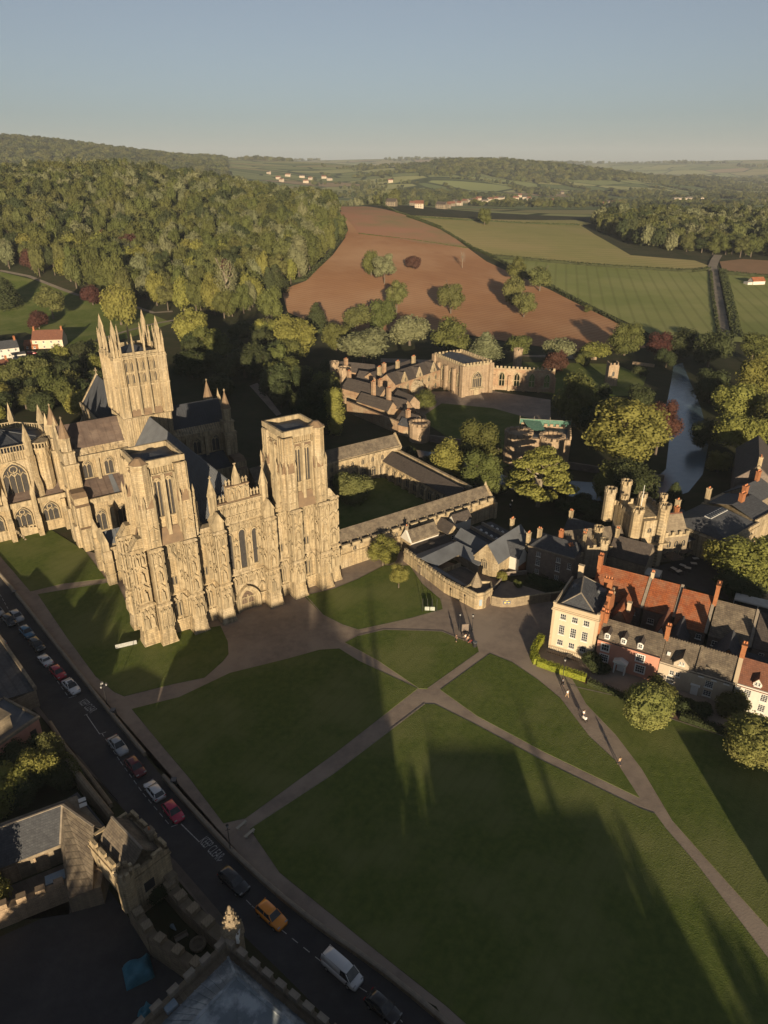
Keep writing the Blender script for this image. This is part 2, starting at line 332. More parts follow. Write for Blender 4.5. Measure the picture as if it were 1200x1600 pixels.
v2 = N.new('ShaderNodeTexVoronoi'); v2.feature = 'DISTANCE_TO_EDGE'; v2.inputs['Scale'].default_value = 1; v2.inputs['Randomness'].default_value = .8; L.new(mp.outputs[0], v2.inputs[0])
cr = N.new('ShaderNodeValToRGB'); L.new(v1.outputs['Color'], cr.inputs[0]); e = cr.color_ramp; e.interpolation = 'CONSTANT'
e.elements[0].color = (.18, .205, .085, 1); e.elements[1].position = .3; e.elements[1].color = (.26, .265, .115, 1)
for p_, c_ in ((.5, (.21, .235, .095, 1)), (.62, (.24, .22, .1, 1)), (.72, (.12, .15, .06, 1)), (.85, (.26, .2, .12, 1))):
    q = e.elements.new(p_); q.color = c_
mr = N.new('ShaderNodeMapRange'); mr.inputs[1].default_value = .02; mr.inputs[2].default_value = .035; L.new(v2.outputs['Distance'], mr.inputs[0])
mx = N.new('ShaderNodeMix'); mx.data_type = 'RGBA'; mx.inputs[6].default_value = (.04, .055, .022, 1); L.new(mr.outputs[0], mx.inputs[0]); L.new(cr.outputs[0], mx.inputs[7]); L.new(mx.outputs[2], P.inputs['Base Color'])
r_near = np.concatenate([np.arange(160, 760, 20.), np.arange(760, 1479, 11.)])
r_far = np.concatenate([np.arange(1475, 3200, 20.), np.geomspace(3200, 11500, 130)])
fan('ground', r_near, M['soil'])
fan('countryside', r_far, m, na=240)
def sheet(name, pts, z, mt, drape=0, kind='structure', parent=None, th=0):
    pts = [tuple(p[:2]) for p in pts]
    if not drape:
        me = bpy.data.meshes.new(name); n = len(pts)
        a = sum(pts[i][0] * pts[(i + 1) % n][1] - pts[(i + 1) % n][0] * pts[i][1] for i in range(n))
        if a < 0: pts = pts[::-1]
        if th:
            me.from_pydata([(x, y, z) for x, y in pts] + [(x, y, z - th) for x, y in pts], [], [tuple(range(n))] + [(i, n + i, n + (i + 1) % n, (i + 1) % n) for i in range(n)])
        else: me.from_pydata([(x, y, z) for x, y in pts], [], [tuple(range(n))])
    else:
        st = drape; B = []
        for i, p in enumerate(pts):
            q = pts[(i + 1) % len(pts)]; n = max(1, int(math.dist(p, q) / st)); B += [(p[0] + (q[0] - p[0]) * k / n, p[1] + (q[1] - p[1]) * k / n) for k in range(n)]
        xs = [p[0] for p in pts]; ys = [p[1] for p in pts]
        I = [(x, y) for x in np.arange(min(xs), max(xs), st) for y in np.arange(min(ys), max(ys), st) if inside((x, y), pts)]
        V = [Vector(p) for p in B + I]; nb = len(B)
        o = delaunay_2d_cdt(V, [(i, (i + 1) % nb) for i in range(nb)], [list(range(nb))], 1, 1e-3)
        me = bpy.data.meshes.new(name); hzs = hill([v.x for v in o[0]], [v.y for v in o[0]])
        me.from_pydata([(v.x, v.y, h + z) for v, h in zip(o[0], hzs)], [], o[2])
    me.materials.append(M[mt]); 
    ob = link(name, me, parent, kind=kind)
    if me.polygons and me.polygons[0].normal.z < 0: me.flip_normals()
    return ob
def inside(p, pts):
    c = False; j = len(pts) - 1
    for i in range(len(pts)):
        if (pts[i][1] > p[1]) != (pts[j][1] > p[1]) and p[0] < (pts[j][0] - pts[i][0]) * (p[1] - pts[i][1]) / (pts[j][1] - pts[i][1]) + pts[i][0]: c = not c
        j = i
    return c
def strip(name, pts, w, z, mt, drape=True, **k):
    """a ribbon w wide along a polyline, lying on the land"""
    P_ = [Vector(p) for p in pts]; Q = []
    for a, b in zip(P_, P_[1:]):
        n = max(1, int((b - a).length / 12)); Q += [a.lerp(b, i / n) for i in range(n)]
    Q.append(P_[-1]); v = []; f = []
    for i, p in enumerate(Q):
        d = (Q[min(i + 1, len(Q) - 1)] - Q[max(i - 1, 0)]).normalized(); n = Vector((-d.y, d.x))
        for sgn in (-1, 1): q = p + n * w / 2 * sgn; v.append((q.x, q.y, hz(q.x, q.y) + z))
        if i: f.append((2 * i - 2, 2 * i - 1, 2 * i + 1, 2 * i))
    me = bpy.data.meshes.new(name); me.from_pydata(v, [], f); me.materials.append(M[mt])
    if me.polygons[0].normal.z < 0: me.flip_normals()
    return link(name, me, kind='structure', **k)
# precinct paving, then the lawns laid on it
sheet('cathedral_forecourt', [(-109.8, 157.5), (-93.8, 151.3), (-88.8, 161.2), (-52.3, 142.7), (-26.7, 141.5), (6.3, 153.9), (38.1, 132.6), (38.8, 117.8), (72.1, 85.7), (44.6, 37.1), (10.6, 38.6), (5.9, 47.6), (-2.4, 51.9), (-11.4, 58.9), (-16.6, 63.9), (-23.9, 70.0), (-33.8, 81.3), (-47.1, 95.0), (-59.6, 108.7), (-77.7, 128.3), (-108.3, 160.9)], .04, 'pave')
for pts in ([(-122.4, 180.4), (-99.0, 162.2), (-88.4, 165.9), (-73.7, 153.2), (-64.0, 140.1), (-72.9, 137.9), (-78.8, 134.6), (-93.9, 151.2), (-120.5, 176.8)],
            [(-76.7, 133.5), (-63.3, 138.2), (-60.2, 137.4), (-50.3, 119.9), (-47.0, 119.1), (-38.0, 120.1), (-33.7, 121.4), (-31.1, 115.9), (-30.2, 112.0), (-30.8, 109.8), (-33.2, 104.9), (-38.7, 103.0), (-44.4, 100.6), (-46.4, 99.7), (-48.6, 100.9), (-53.5, 105.2), (-64.0, 117.7)],
            [(-44.0, 96.4), (-36.5, 99.5), (-28.8, 106.2), (-18.5, 110.5), (-12.6, 113.3), (-8.8, 113.7), (-4.9, 109.9), (6.1, 101.8), (-8.3, 85.6), (-20.1, 73.3), (-21.2, 73.0), (-23.1, 72.4), (-29.9, 80.6), (-37.1, 88.6)],
            [(-7.7, 115.7), (-5.2, 117.9), (0.0, 120.0), (7.8, 119.7), (11.8, 119.4), (18.4, 114.5), (18.5, 112.5), (7.9, 101.7), (6.4, 101.8), (-1.2, 110.0)],
            [(10.2, 101.5), (20.6, 112.1), (24.5, 109.3), (28.4, 104.2), (31.4, 99.1), (34.1, 89.7), (36.9, 84.3), (38.3, 77.0), (26.0, 86.2), (16.0, 94.7)],
            [(-19.2, 71.5), (-8.0, 81.6), (7.2, 97.7), (9.0, 97.6), (15.2, 92.8), (25.5, 84.2), (37.8, 75.0), (39.6, 74.1), (40.3, 71.4), (42.5, 65.4), (45.9, 52.9), (49.0, 44.2), (44.6, 37.1), (17.1, 38.4), (7.2, 47.5), (-1.0, 54.0), (-14.0, 64.5)],
            [(34.8, 104.4), (42.5, 99.3), (49.0, 94.0), (55.7, 90.2), (62.1, 85.9), (69.1, 80.4), (50.0, 46.0), (47.9, 56.4), (43.9, 66.9), (41.7, 72.9), (40.5, 82.6), (38.6, 90.1), (35.6, 97.7)],
            [(-17.7, 132.8), (-11.5, 135.5), (-5.9, 139.9), (0.0, 146.0), (6.1, 145.9), (8.7, 137.7), (12.3, 131.4), (12.6, 127.4), (5.4, 123.9), (-5.2, 119.9), (-8.6, 121.7), (-12.9, 125.3)]):
    sheet('lawn', pts, .10, 'grass', th=.08)
sheet('palace_lawn', [(13.3, 255.7), (23.1, 275.0), (42.8, 268.6), (59.3, 251.1), (48.8, 214.5), (36.3, 206.8), (26.1, 226.5)], .10, 'grass', th=.1)
sheet('palace_forecourt', [(9.8, 259.8), (17.5, 291.5), (46.0, 292.4), (67.8, 279.9), (60.8, 246.6), (42.2, 264.7), (22.8, 271.0), (13.1, 251.7)], .06, 'pave')
sheet('garden_lawn', [(39.6, 307.5), (62.3, 342.4), (110.9, 338.3), (118.3, 314.5), (105.9, 285.0), (74.0, 284.5)], .08, 'grass')
sheet('garden_path', [(-58.2, 300.4), (-55.6, 305.0), (-39.3, 261.1), (-40.9, 258.8)], .1, 'pave')
sheet('garden_path', [(-1.6, 350.0), (40.6, 343.6), (52.9, 366.2), (96.5, 355.1), (94.6, 347.4), (51.9, 358.3), (39.7, 335.7), (-1.6, 342.0)], .1, 'pave')
sheet('market_square', [(37.9, 132.7), (45.2, 140.9), (55.3, 148.0), (65.5, 146.0), (80.9, 154.1), (107.0, 147.2), (90.2, 117.3), (71.3, 134.2), (54.0, 148.5), (43.7, 135.1), (34.0, 115.1)], .05, 'asphalt')
sheet('park_meadow', [(-298.8, 527.2), (-268.0, 518.9), (-234.6, 501.9), (-193.9, 471.7), (-153.4, 452.7), (-123.7, 422.3), (-139.7, 389.7), (-158.2, 365.2), (-200.4, 400.7), (-229.1, 387.3)], .15, 'grass', drape=12)
for kp in ([(-17.3, 132.9), (-12.9, 125.3), (-8.6, 121.7), (-5.2, 119.9), (5.4, 123.9), (12.6, 127.4), (12.6, 131.4)], [(-5.2, 117.9), (0.0, 120.0), (7.8, 119.7), (11.8, 119.4), (18.4, 114.5)], [(18.5, 112.5), (7.9, 101.7)], [(-19.2, 71.5), (-8.0, 81.6), (7.2, 97.7)], [(33.9, 102.6), (42.6, 99.3), (49.0, 94.0), (55.7, 90.2), (62.1, 85.9)], [(-76.7, 133.5), (-63.3, 138.2)]):
    strip('kerb_edging', kp, .22, .13, 'kerb')
# road, kerbs, pavement
RR_ = [(-121.7, 176.0), (-89.3, 142.3), (-77.7, 128.3), (-67.9, 117.8), (-59.6, 108.7), (-52.8, 101.0), (-47.1, 95.0), (-40.1, 87.2), (-35.5, 82.7), (-33.8, 81.3), (-23.9, 70.0), (-16.6, 63.9), (-11.4, 58.9), (-6.3, 55.6), (-2.4, 51.9), (1.9, 50.0), (5.9, 47.6), (13.2, 39.9)]
RL_ = [(-104.0, 144.5), (-76.2, 115.0), (-68.1, 106.0), (-60.3, 96.8), (-53.2, 89.4), (-46.0, 82.0), (-39.6, 76.3), (-33.5, 70.4), (-28.4, 66.2), (-20.5, 58.5), (-13.8, 52.2), (-7.3, 47.4), (0.0, 40.0)]
def chaikin(P_, n=2):
    for _ in range(n):
        Q = [P_[0]]
        for a, b in zip(P_, P_[1:]): Q += [(a[0] * .75 + b[0] * .25, a[1] * .75 + b[1] * .25), (a[0] * .25 + b[0] * .75, a[1] * .25 + b[1] * .75)]
        P_ = Q + [P_[-1]]
    return P_
RR = chaikin([RR_[i] for i in (0, 1, 4, 7, 10, 12, 15, 17)]); RL = chaikin([RL_[i] for i in (0, 1, 3, 5, 7, 9, 11, 12)])
sheet('road', RR + RL[::-1], .06, 'asphalt')
PL = [(-98.2, 133.9), (-71.0, 104.1), (-59.5, 94.9), (-52.0, 87.7), (-48.7, 85.1), (-42.8, 79.2), (-39.6, 76.3)]
sheet('pavement', RL_[:7] + PL[::-1], .18, 'flag', th=.14)
PL2 = [(-33.5, 70.4), (-29.6, 65.6), (-21.9, 58.0), (-18.1, 55.1)]
sheet('pavement', RL_[7:10] + PL2[::-1], .18, 'flag', th=.14)
def pwall(name, pts, h, t, mt, label=None, cat='wall', cop='kerb', ch=.14, z0=0, group=None, base=0.):
    """a wall following a line, with a coping as its part"""
    b = MB(); c = MB(); P_ = [Vector(p) for p in pts]; off = []
    for i, p in enumerate(P_):
        d = (P_[min(i + 1, len(P_) - 1)] - P_[max(i - 1, 0)]).normalized(); off.append(Vector((-d.y, d.x)))
    for i in range(len(P_) - 1):
        def q(k, w): return [(P_[k] + off[k] * w)[:], (P_[k] - off[k] * w)[:]]
        a = q(i, t / 2) ; d = q(i + 1, t / 2); z = z0
        b.prism([a[0], a[1], d[1], d[0]], z, z + h, 0)
        a = q(i, t / 2 + .06); d = q(i + 1, t / 2 + .06); c.frus([a[0], a[1], d[1], d[0]], z + h + .002, [q(i, t / 4)[0], q(i, t / 4)[1], q(i + 1, t / 4)[1], q(i + 1, t / 4)[0]], z + h + ch)
    r = thing(name, label, cat, (P_[0].x, P_[0].y, 0), 0, group)
    o = b.build('wall_face', mt, r); o.location = (-P_[0].x, -P_[0].y, 0)
    o = c.build('coping', cop, r); o.location = (-P_[0].x, -P_[0].y, 0)
    return r
n_r = min(range(len(RR)), key=lambda i: math.dist(RR[i], RR_[9]))
pwall('churchyard_wall', RR[2:n_r], .85, .45, 'rubble', 'low stone wall between the row of parked cars and the north lawn path')
pwall('churchyard_wall', RR[n_r:], .85, .45, 'rubble', 'low dark stone wall beside the orange car and the white van')
# road markings
def painted(name, pts, w, z=.075, dash=None):
    b = MB()
    for p, q in zip(pts, pts[1:]):
        p, q = Vector(p), Vector(q); L_ = (q - p).length; d = (q - p) / L_; n = Vector((-d.y, d.x)) * w / 2
        st = [(0, L_)] if not dash else [(s_, min(s_ + dash[0], L_)) for s_ in np.arange(0, L_, dash[0] + dash[1])]
        for s0, s1 in st:
            a, c = p + d * s0, p + d * s1
            b.add([(*(a + n), z), (*(a - n), z), (*(c - n), z), (*(c + n), z)], [(0, 1, 2, 3)])
    return b.build(name, 'paint', kind='structure')
painted('bay_marking', [(-84.9, 133.3), (-78.7, 125.4), (-67.9, 113.2), (-61.4, 105.4), (-56.1, 99.3)], .1, dash=(1.2, .8))
painted('bay_marking', [(-56.1, 99.3), (-55.0, 99.9)], .12)
painted('bay_marking', [(-51.2, 95.1), (-51.7, 94.8), (-51.4, 95.0), (-47.4, 90.3), (-47.2, 90.4), (-46.5, 90.8)], .12)
painted('bay_marking', [(-47.1, 90.5), (-41.9, 84.2), (-36.4, 77.9), (-30.5, 71.8)], .1, dash=(1., .7))
painted('bay_marking', [(-30.5, 71.8), (-29.6, 72.2)], .12)
painted('clearway_line', [(-29.2, 72.3), (-25.9, 69.3)], .14)
painted('clearway_line', [(-22.6, 66.3), (-22.1, 66.4)], .14)
painted('bay_marking', [(-21.9, 64.4), (-22.3, 64.3), (-21.9, 64.4)], .12)
painted('bay_marking', [(-21.9, 64.4), (-16.9, 59.7), (-12.8, 56.6), (-6.1, 51.6), (0.0, 48.0), (4.2, 43.8)], .1, dash=(1., .9))
def road_text(txt, p, q, size):
    p = Vector(p); q = Vector(q); d = q - p
    cu = bpy.data.curves.new('road_lettering', 'FONT'); cu.body = txt; cu.size = size; cu.align_x = 'LEFT'; cu.materials.append(M['paint']); cu.offset = -.004
    o = bpy.data.objects.new('road_lettering', cu); col.objects.link(o); bpy.context.view_layer.update()
    w = o.dimensions.x; h = o.dimensions.y
    me = bpy.data.meshes.new_from_object(o); bpy.data.objects.remove(o)
    ob = link('road_lettering', me, loc=(p.x, p.y, .08), rz=math.atan2(d.y, d.x), kind='structure'); ob.scale = (d.length / w, 1.45 / h, 1); return ob
road_text('KEEP CLEAR', (-26.0, 69.3), (-22.8, 66.2), 1.6)
road_text('KEEP CLEAR', (-54.0, 98.1), (-50.9, 95.3), 1.6)
# fields beyond
sheet('red_field', [(-69.3, 497.2), (-55.0, 521.1), (-41.5, 608.6), (-34.8, 687.1), (-46.0, 786.7), (-69.7, 989.5), (-31.8, 957.5), (14.4, 865.9), (62.4, 741.4), (83.9, 612.3), (117.0, 516.9), (133.3, 450.7), (139.9, 419.3), (136.6, 369.6), (97.9, 361.0), (36.1, 404.4), (-28.8, 403.0), (-59.1, 446.1)], .5, 'red', drape=16)
sheet('red_strip', [(-70.1, 971.5), (-23.8, 955.7), (25.2, 839.6), (58.0, 767.8), (74.0, 669.9), (34.1, 671.1), (-24.0, 711.6)], .8, 'red2', drape=16)
sheet('green_field', [(24.6, 817.6), (116.4, 870.2), (227.3, 889.4), (221.9, 797.7), (220.9, 672.7), (270.6, 652.1), (273.7, 622.5), (249.7, 604.5), (189.6, 613.4), (123.9, 629.9), (93.0, 641.3), (80.0, 673.3), (58.0, 767.8)], .6, 'field2', drape=18)
sheet('green_strip', [(28.2, 845.5), (238.8, 952.5), (247.4, 908.9), (223.5, 873.9), (114.7, 856.4), (27.4, 819.5)], .7, 'field2', drape=18)
sheet('green_field', [(91.1, 627.4), (122.8, 624.0), (188.0, 607.6), (246.1, 595.1), (264.4, 604.7), (221.8, 494.6), (184.7, 395.0), (153.2, 369.5), (146.2, 421.4), (137.8, 459.8), (120.2, 532.6)], .6, 'field', drape=16)
sheet('green_field', [(268.6, 589.7), (298.4, 575.2), (377.9, 543.5), (253.7, 349.7), (200.8, 371.2), (193.9, 395.0), (230.6, 494.9)], .6, 'field', drape=16)
sheet('brown_field', [(290.6, 647.8), (316.9, 662.0), (365.2, 645.9), (428.3, 623.0), (390.8, 563.8), (301.8, 582.5), (272.5, 596.7)], .7, 'brownf', drape=16)
strip('farm_track', [(178.7, 371.2), (204.4, 438.7), (251.3, 562.4), (274.1, 622.3), (289.6, 654.8), (303.4, 681.5)], 7, .9, 'track')
strip('lane', [(-54.2, 563.4), (-46.7, 608.2), (-42.9, 666.6), (-40.5, 718.9)], 5, .9, 'track')
strip('park_track', [(-268.9, 520.7), (-244.6, 510.4), (-199.4, 475.9), (-161.1, 458.5), (-140.5, 442.2), (-129.7, 445.5)], 3, .5, 'track')
strip('park_track', [(-171.5, 350.2), (-158.9, 375.8), (-145.5, 402.5), (-134.0, 419.1), (-121.6, 429.1)], 2.5, .4, 'track')
# water
M['water'] = mat('moat water', (.085, .13, .165), (.06, .095, .125), s=.08, rough=.16, spec=.8, noisebump=.25, c3=(.09, .13, .16), s3=.3)  # bluer base colour stands in for the reflected sky
sheet('moat', [(144.4, 340.6), (124.5, 268.5), (112.7, 232.1), (98.0, 201.4), (88.5, 188.2), (77.9, 182.0), (79.5, 194.4), (88.3, 205.9), (98.7, 231.9), (110.5, 268.1), (125.9, 305.0), (137.9, 334.7)], .12, 'water')
sheet('moat', [(-3.3, 230.0), (8.6, 223.8), (19.0, 219.2), (24.7, 212.6), (37.3, 200.6), (48.6, 198.1), (68.8, 194.2), (77.9, 182.0), (64.9, 180.7), (46.6, 188.3), (32.1, 191.3), (19.5, 199.0), (0.0, 218.0)], .11, 'water')
# ------------------------------------------------------------ vegetation
def crown_mesh(name, seed, nleaf, leaf, lobes=9, shape='round', mt='leaf', size=1., core=True):
    """leaf clumps spread through lobes; unit crown radius 1, spans z 0..~2*hz"""
    rg = np.random.default_rng(seed); C = []; Rr = []
    if shape == 'cone':
        for i in range(lobes): t = (i + .5) / lobes; C.append((rg.normal(0, .06), rg.normal(0, .06), .1 + 2.5 * t)); Rr.append(.95 * (1 - t) ** .8 + .12)
    elif shape == 'ball':
        C = [(0, 0, 1.)] ; Rr = [.86]
        for i in range(lobes * 3): v = rg.normal(size=3); v /= np.linalg.norm(v); C.append(tuple(v * .62 + np.array([0, 0, 1.]))); Rr.append(rg.uniform(.3, .42))
    elif shape == 'column':
        for i in range(lobes): t = (i + .5) / lobes; C.append((rg.normal(0, .12), rg.normal(0, .12), 3.4 * t)); Rr.append(.85 * (1 - .5 * abs(t - .4)) * rg.uniform(.75, 1.1))
    elif shape == 'flat':
        for i in range(lobes + 8):
            a = i * 2.4 + rg.uniform(-.3, .3); t = i / (lobes + 8); r = (1.1 - .8 * t) * rg.choice([.55, .8, 1.0]); C.append((r * .74 * math.cos(a), r * .74 * math.sin(a), .15 + 1.55 * t + rg.uniform(-.08, .08))); Rr.append(.33 * rg.uniform(.75, 1.2) * (1.1 - .4 * t))
    else:
        H = {'round': .85, 'tall': 1.35, 'low': .6}[shape]
        for i in range(lobes):
            a = rg.uniform(0, 2 * math.pi); t = rg.uniform(0, 1) if i else .5; zz = H * (.35 + 1.3 * t); rad = math.sqrt(max(.05, 1 - ((zz - H) / H) ** 2)) * .62 * rg.uniform(.55, 1.05)
            if i == 0: rad = 0
            C.append((rad * math.cos(a), rad * math.sin(a), zz)); Rr.append(rg.uniform(.32, .5) if i else .62)
    C = np.array(C); Rr = np.array(Rr); w = Rr ** 2; w /= w.sum()
    k = rg.choice(len(C), nleaf, p=w); d = rg.normal(size=(nleaf, 3)); d[:, 2] = d[:, 2] * .9 + .15; d /= np.linalg.norm(d, axis=1)[:, None]
    rr = Rr[k] * rg.uniform(.78, 1.08, nleaf)
    if shape == 'flat': d[:, 2] *= .26
    P_ = C[k] + d * rr[:, None]
    dm = np.min(np.linalg.norm(P_[:, None] - C[None], axis=2) / Rr[None], axis=1) if shape != 'flat' else np.ones(nleaf); keep = dm > .62; P_ = P_[keep]; d = d[keep]; n = len(P_)
    nr = d * .9 + rg.normal(size=(n, 3)) * .55 + np.array([0, 0, .35]); nr /= np.linalg.norm(nr, axis=1)[:, None]
    t1 = np.cross(nr, rg.normal(size=(n, 3))); t1 /= np.linalg.norm(t1, axis=1)[:, None]; t2 = np.cross(nr, t1)
    s = (leaf * rg.uniform(.6, 1.3, n))[:, None]
    V = np.stack([P_ - t1 * s, P_ - t2 * s * .6 + nr * s * .15, P_ + t1 * s, P_ + t2 * s * .6 - nr * s * .1], 1).reshape(-1, 3)
    V = V.tolist(); F = [(4 * i, 4 * i + 1, 4 * i + 2, 4 * i + 3) for i in range(n)]
    if core:
        for c, r in zip(C, Rr):
            bm = bmesh.new(); bmesh.ops.create_icosphere(bm, subdivisions=1, radius=r * .8); b0 = len(V)
            fl = .16 if shape == 'flat' else 1
            V += [(c[0] + v.co.x * rg.uniform(.85, 1.1), c[1] + v.co.y * rg.uniform(.85, 1.1), c[2] + v.co.z * fl * rg.uniform(.85, 1.1)) for v in bm.verts]
            F += [tuple(v.index + b0 for v in f.verts) for f in bm.faces]; bm.free()
    me = bpy.data.meshes.new(name); me.from_pydata(V, [], F); me.materials.append(M[mt]); me.update(); return me
def trunk_mesh(name, seed, h=1., r=.06, limbs=5, mt='bark', up=.6):
    rg = random.Random(seed); b = MB()
    def limb(p, q, r0, r1, n=6):
        p = Vector(p); q = Vector(q); d = (q - p).normalized(); a = d.orthogonal().normalized(); c = d.cross(a)
        A = [tuple(p + (a * math.cos(t) + c * math.sin(t)) * r0) for t in [2 * math.pi * i / n for i in range(n)]]
        B_ = [tuple(q + (a * math.cos(t) + c * math.sin(t)) * r1) for t in [2 * math.pi * i / n for i in range(n)]]
        b.add(A + B_, [(i, (i + 1) % n, n + (i + 1) % n, n + i) for i in range(n)] + [tuple(range(n, 2 * n))])
    top = (rg.uniform(-.04, .04), rg.uniform(-.04, .04), h)
    limb((0, 0, -.05), (top[0] * .4, top[1] * .4, h * .5), r * 1.25, r * .85); limb((top[0] * .4, top[1] * .4, h * .5), top, r * .85, r * .3)
    for i in range(limbs):
        a = 2 * math.pi * i / limbs + rg.uniform(-.4, .4); z = h * rg.uniform(.42, .8); L_ = rg.uniform(.3, .5)
        e = (math.cos(a) * L_, math.sin(a) * L_, z + L_ * up); limb((0, 0, z), e, r * .5, r * .22, 5)
        for s_ in (-1, 1): limb(e, (e[0] + math.cos(a + s_ * .6) * .22, e[1] + math.sin(a + s_ * .6) * .22, e[2] + .16), r * .22, r * .08, 4)
    return b.mesh(name, mt)
TR = [trunk_mesh('trunk', 10 + i) for i in range(3)]
TRP = trunk_mesh('trunk', 31, mt='barkp', limbs=8); TRP2 = trunk_mesh('trunk', 33, mt='barkp', limbs=14, up=1.)
KINDS = {}
def kind_meshes(k):
    if k in KINDS: return KINDS[k]
    hi = {'big': (6500, .048, 17), 'mid': (3200, .070, 13), 'low': (1200, .115, 9)}
    q, mt, shp = k; n, s, lb = hi[q]
    if shp == 'flat': lb = 16; n = int(n * 1.2)
    if q == 'big' and mt == 'cherry': n, s = 8000, .042
    KINDS[k] = [crown_mesh('crown', hash((q, mt, shp, i)) % 99991 if 0 else 17 * i + len(mt) * 7 + len(shp), n, s, lb, shp, mt) for i in range(2 if q != 'low' else 3)]
    return KINDS[k]
TRG = random.Random(5)
def tree(name, label, p, h, r, mt='leaf', shp='round', q='mid', group=None, z=None, tr=None, clear=.18, cat='tree'):
    """h overall height, r crown radius"""
    z0 = hz(*p) if z is None else z
    o = thing(name, label, cat, (p[0], p[1], z0), TRG.uniform(0, 6.28), group)
    me = TRG.choice(kind_meshes((q, mt, shp)))
    ch = {'round': 1.7, 'tall': 2.7, 'low': 1.2, 'cone': 2.75, 'column': 3.7, 'flat': 1.75, 'ball': 2.0}[shp]
    z1 = h * clear; link('crown', me, o, (0, 0, z1), TRG.uniform(0, 6), scale=(r, r * TRG.uniform(.9, 1.1), (h - z1) / ch))
    link('trunk', tr or TRG.choice(TR), o, (0, 0, 0), scale=(r * .9 if r > 2 else r, r * .9 if r > 2 else r, h * .75))
    return o
GT = 'trees in the palace gardens'
# on and round the green
tree('chestnut_tree', 'rounded tree with pale yellow tips in front of the pink house', (44.0, 92.0), 8.4, 4.5, 'cherry', 'ball', 'big', clear=.1)
tree('chestnut_tree', 'rounded tree with pale yellow tips in front of the white house, further right', (57.8, 84.0), 8.6, 5.2, 'cherry', 'ball', 'big', clear=.1)
tree('maple_tree', 'bright green tree at the foot of the cloister wall, taller of the pair', (-0.3, 146.0), 8.5, 3.9, 'leafy', 'tall', 'big', clear=.12)
tree('maple_tree', 'small slim green tree in front of the battlemented court wall', (3.3, 136.0), 7, 2.3, 'leafy', 'tall', 'big', clear=.2)
tree('yew_tree', 'broad layered yew spreading over the cloister garth', (-8.6, 183.8), 7.5, 6.3, 'leafo', 'low', 'big', clear=.08)
tree('garden_shrub', 'light green shrub in the small walled garden behind the blue sign', (26.9, 139.4), 2.6, 1.5, 'leafy', 'round', 'mid', clear=.1, cat='shrub')
tree('garden_shrub', 'low green shrub beside the path of the small walled garden', (30.1, 136.7), 1.4, 1.2, 'leaf', 'low', 'mid', clear=.1, cat='shrub')
tree('front_shrub', 'dark green bushy shrub against the pink house beside the cream house', (39.2, 107.1), 3.4, 2.4, 'leafd', 'round', 'mid', clear=.05, cat='shrub')
tree('front_shrub', 'dark green shrub under the pink house window left of its porch', (40.7, 106.5), 2.2, 1.8, 'leafd', 'round', 'mid', clear=.05, cat='shrub')
tree('front_shrub', 'green bush between the yellow tipped tree and the pink house', (48.1, 98.9), 4.2, 3.0, 'leaf', 'round', 'mid', clear=.05, cat='shrub')
tree('front_shrub', 'reddish green bush in front of the beige and white house join', (59.5, 94.9), 4.4, 2.9, 'leafo', 'round', 'mid', clear=.05, cat='shrub')
tree('front_shrub', 'low dark shrub under the beige house door', (54.7, 95.5), 1.8, 2.4, 'leafd', 'low', 'mid', clear=.05, cat='shrub')
tree('front_shrub', 'low dark shrub left of the beige house window', (51.9, 97.0), 1.8, 2.6, 'leafd', 'low', 'mid', clear=.05, cat='shrub')
tree('plane_tree', 'large sunlit yellow green tree in front of the town hall', (81.9, 137.4), 10.5, 8.2, 'leafy', 'round', 'big', clear=.1)
tree('plane_tree', 'smaller yellow green tree left of the town hall tree', (78.0, 144.3), 8, 3.8, 'leafy', 'round', 'mid', clear=.1)
tree('plane_tree', 'dark green tree under the town hall, at the edge of the square', (77.8, 132.9), 5, 6, 'leafd', 'low', 'mid', clear=.1)
tree('plane_tree', 'dark green tree at the right end of the market square', (88.5, 135.7), 7, 6.5, 'leafd', 'round', 'mid', clear=.1)
# palace gardens
tree('cedar_tree', 'cedar with flat spreading tiers in front of the netted round tower', (42.9, 178.9), 17, 10.5, 'leafy', 'flat', 'big', GT, tr=TRP, clear=.25)
tree('lime_tree', 'tallest yellow green tree beside the copper beech and the moat', (72.0, 197.3), 27, 12, 'leafy', 'tall', 'big', GT, clear=.08)
tree('copper_beech_tree', 'dark purple copper beech on the bank of the moat', (89.4, 218.4), 20, 6.5, 'leafc', 'tall', 'big', GT, clear=.08)
tree('oak_tree', 'broad mid green tree in front of the ruined hall', (69.6, 244.3), 19, 9.4, 'leaf', 'round', 'big', GT, clear=.08)
tree('oak_tree', 'dark green tree behind the yellow green lime, beside the small square tower', (74.4, 232.4), 15, 9, 'leafd', 'round', 'big', GT, clear=.08)
tree('oak_tree', 'dark green tree below the lime, over the moat wall', (67.7, 175.4), 14, 7.6, 'leafd', 'round', 'big', GT, clear=.1)
tree('oak_tree', 'green crowned tree between the cedar and the gatehouse turrets', (64.1, 181.0), 11, 7, 'leaf', 'low', 'big', GT, clear=.2)
tree('oak_tree', 'tallest of the three green trees outside the south cloister', (29.7, 205.9), 15, 7.6, 'leaf', 'round', 'big', GT, clear=.1)
tree('oak_tree', 'left one of the three green trees outside the south cloister', (19.9, 197.0), 12, 6.2, 'leafy', 'round', 'big', GT, clear=.1)
tree('oak_tree', 'lower right one of the three green trees outside the south cloister', (28.3, 187.9), 12, 6.2, 'leaf', 'round', 'big', GT, clear=.1)
tree('holly_tree', 'small dark conical tree on the near bank of the moat', (79.5, 177.0), 8.5, 2.8, 'leafd', 'cone', 'mid', GT)
tree('apple_tree', 'small round tree in front of the palace range porch', (16.3, 267.5), 7, 5.2, 'leaf', 'round', 'big', GT)
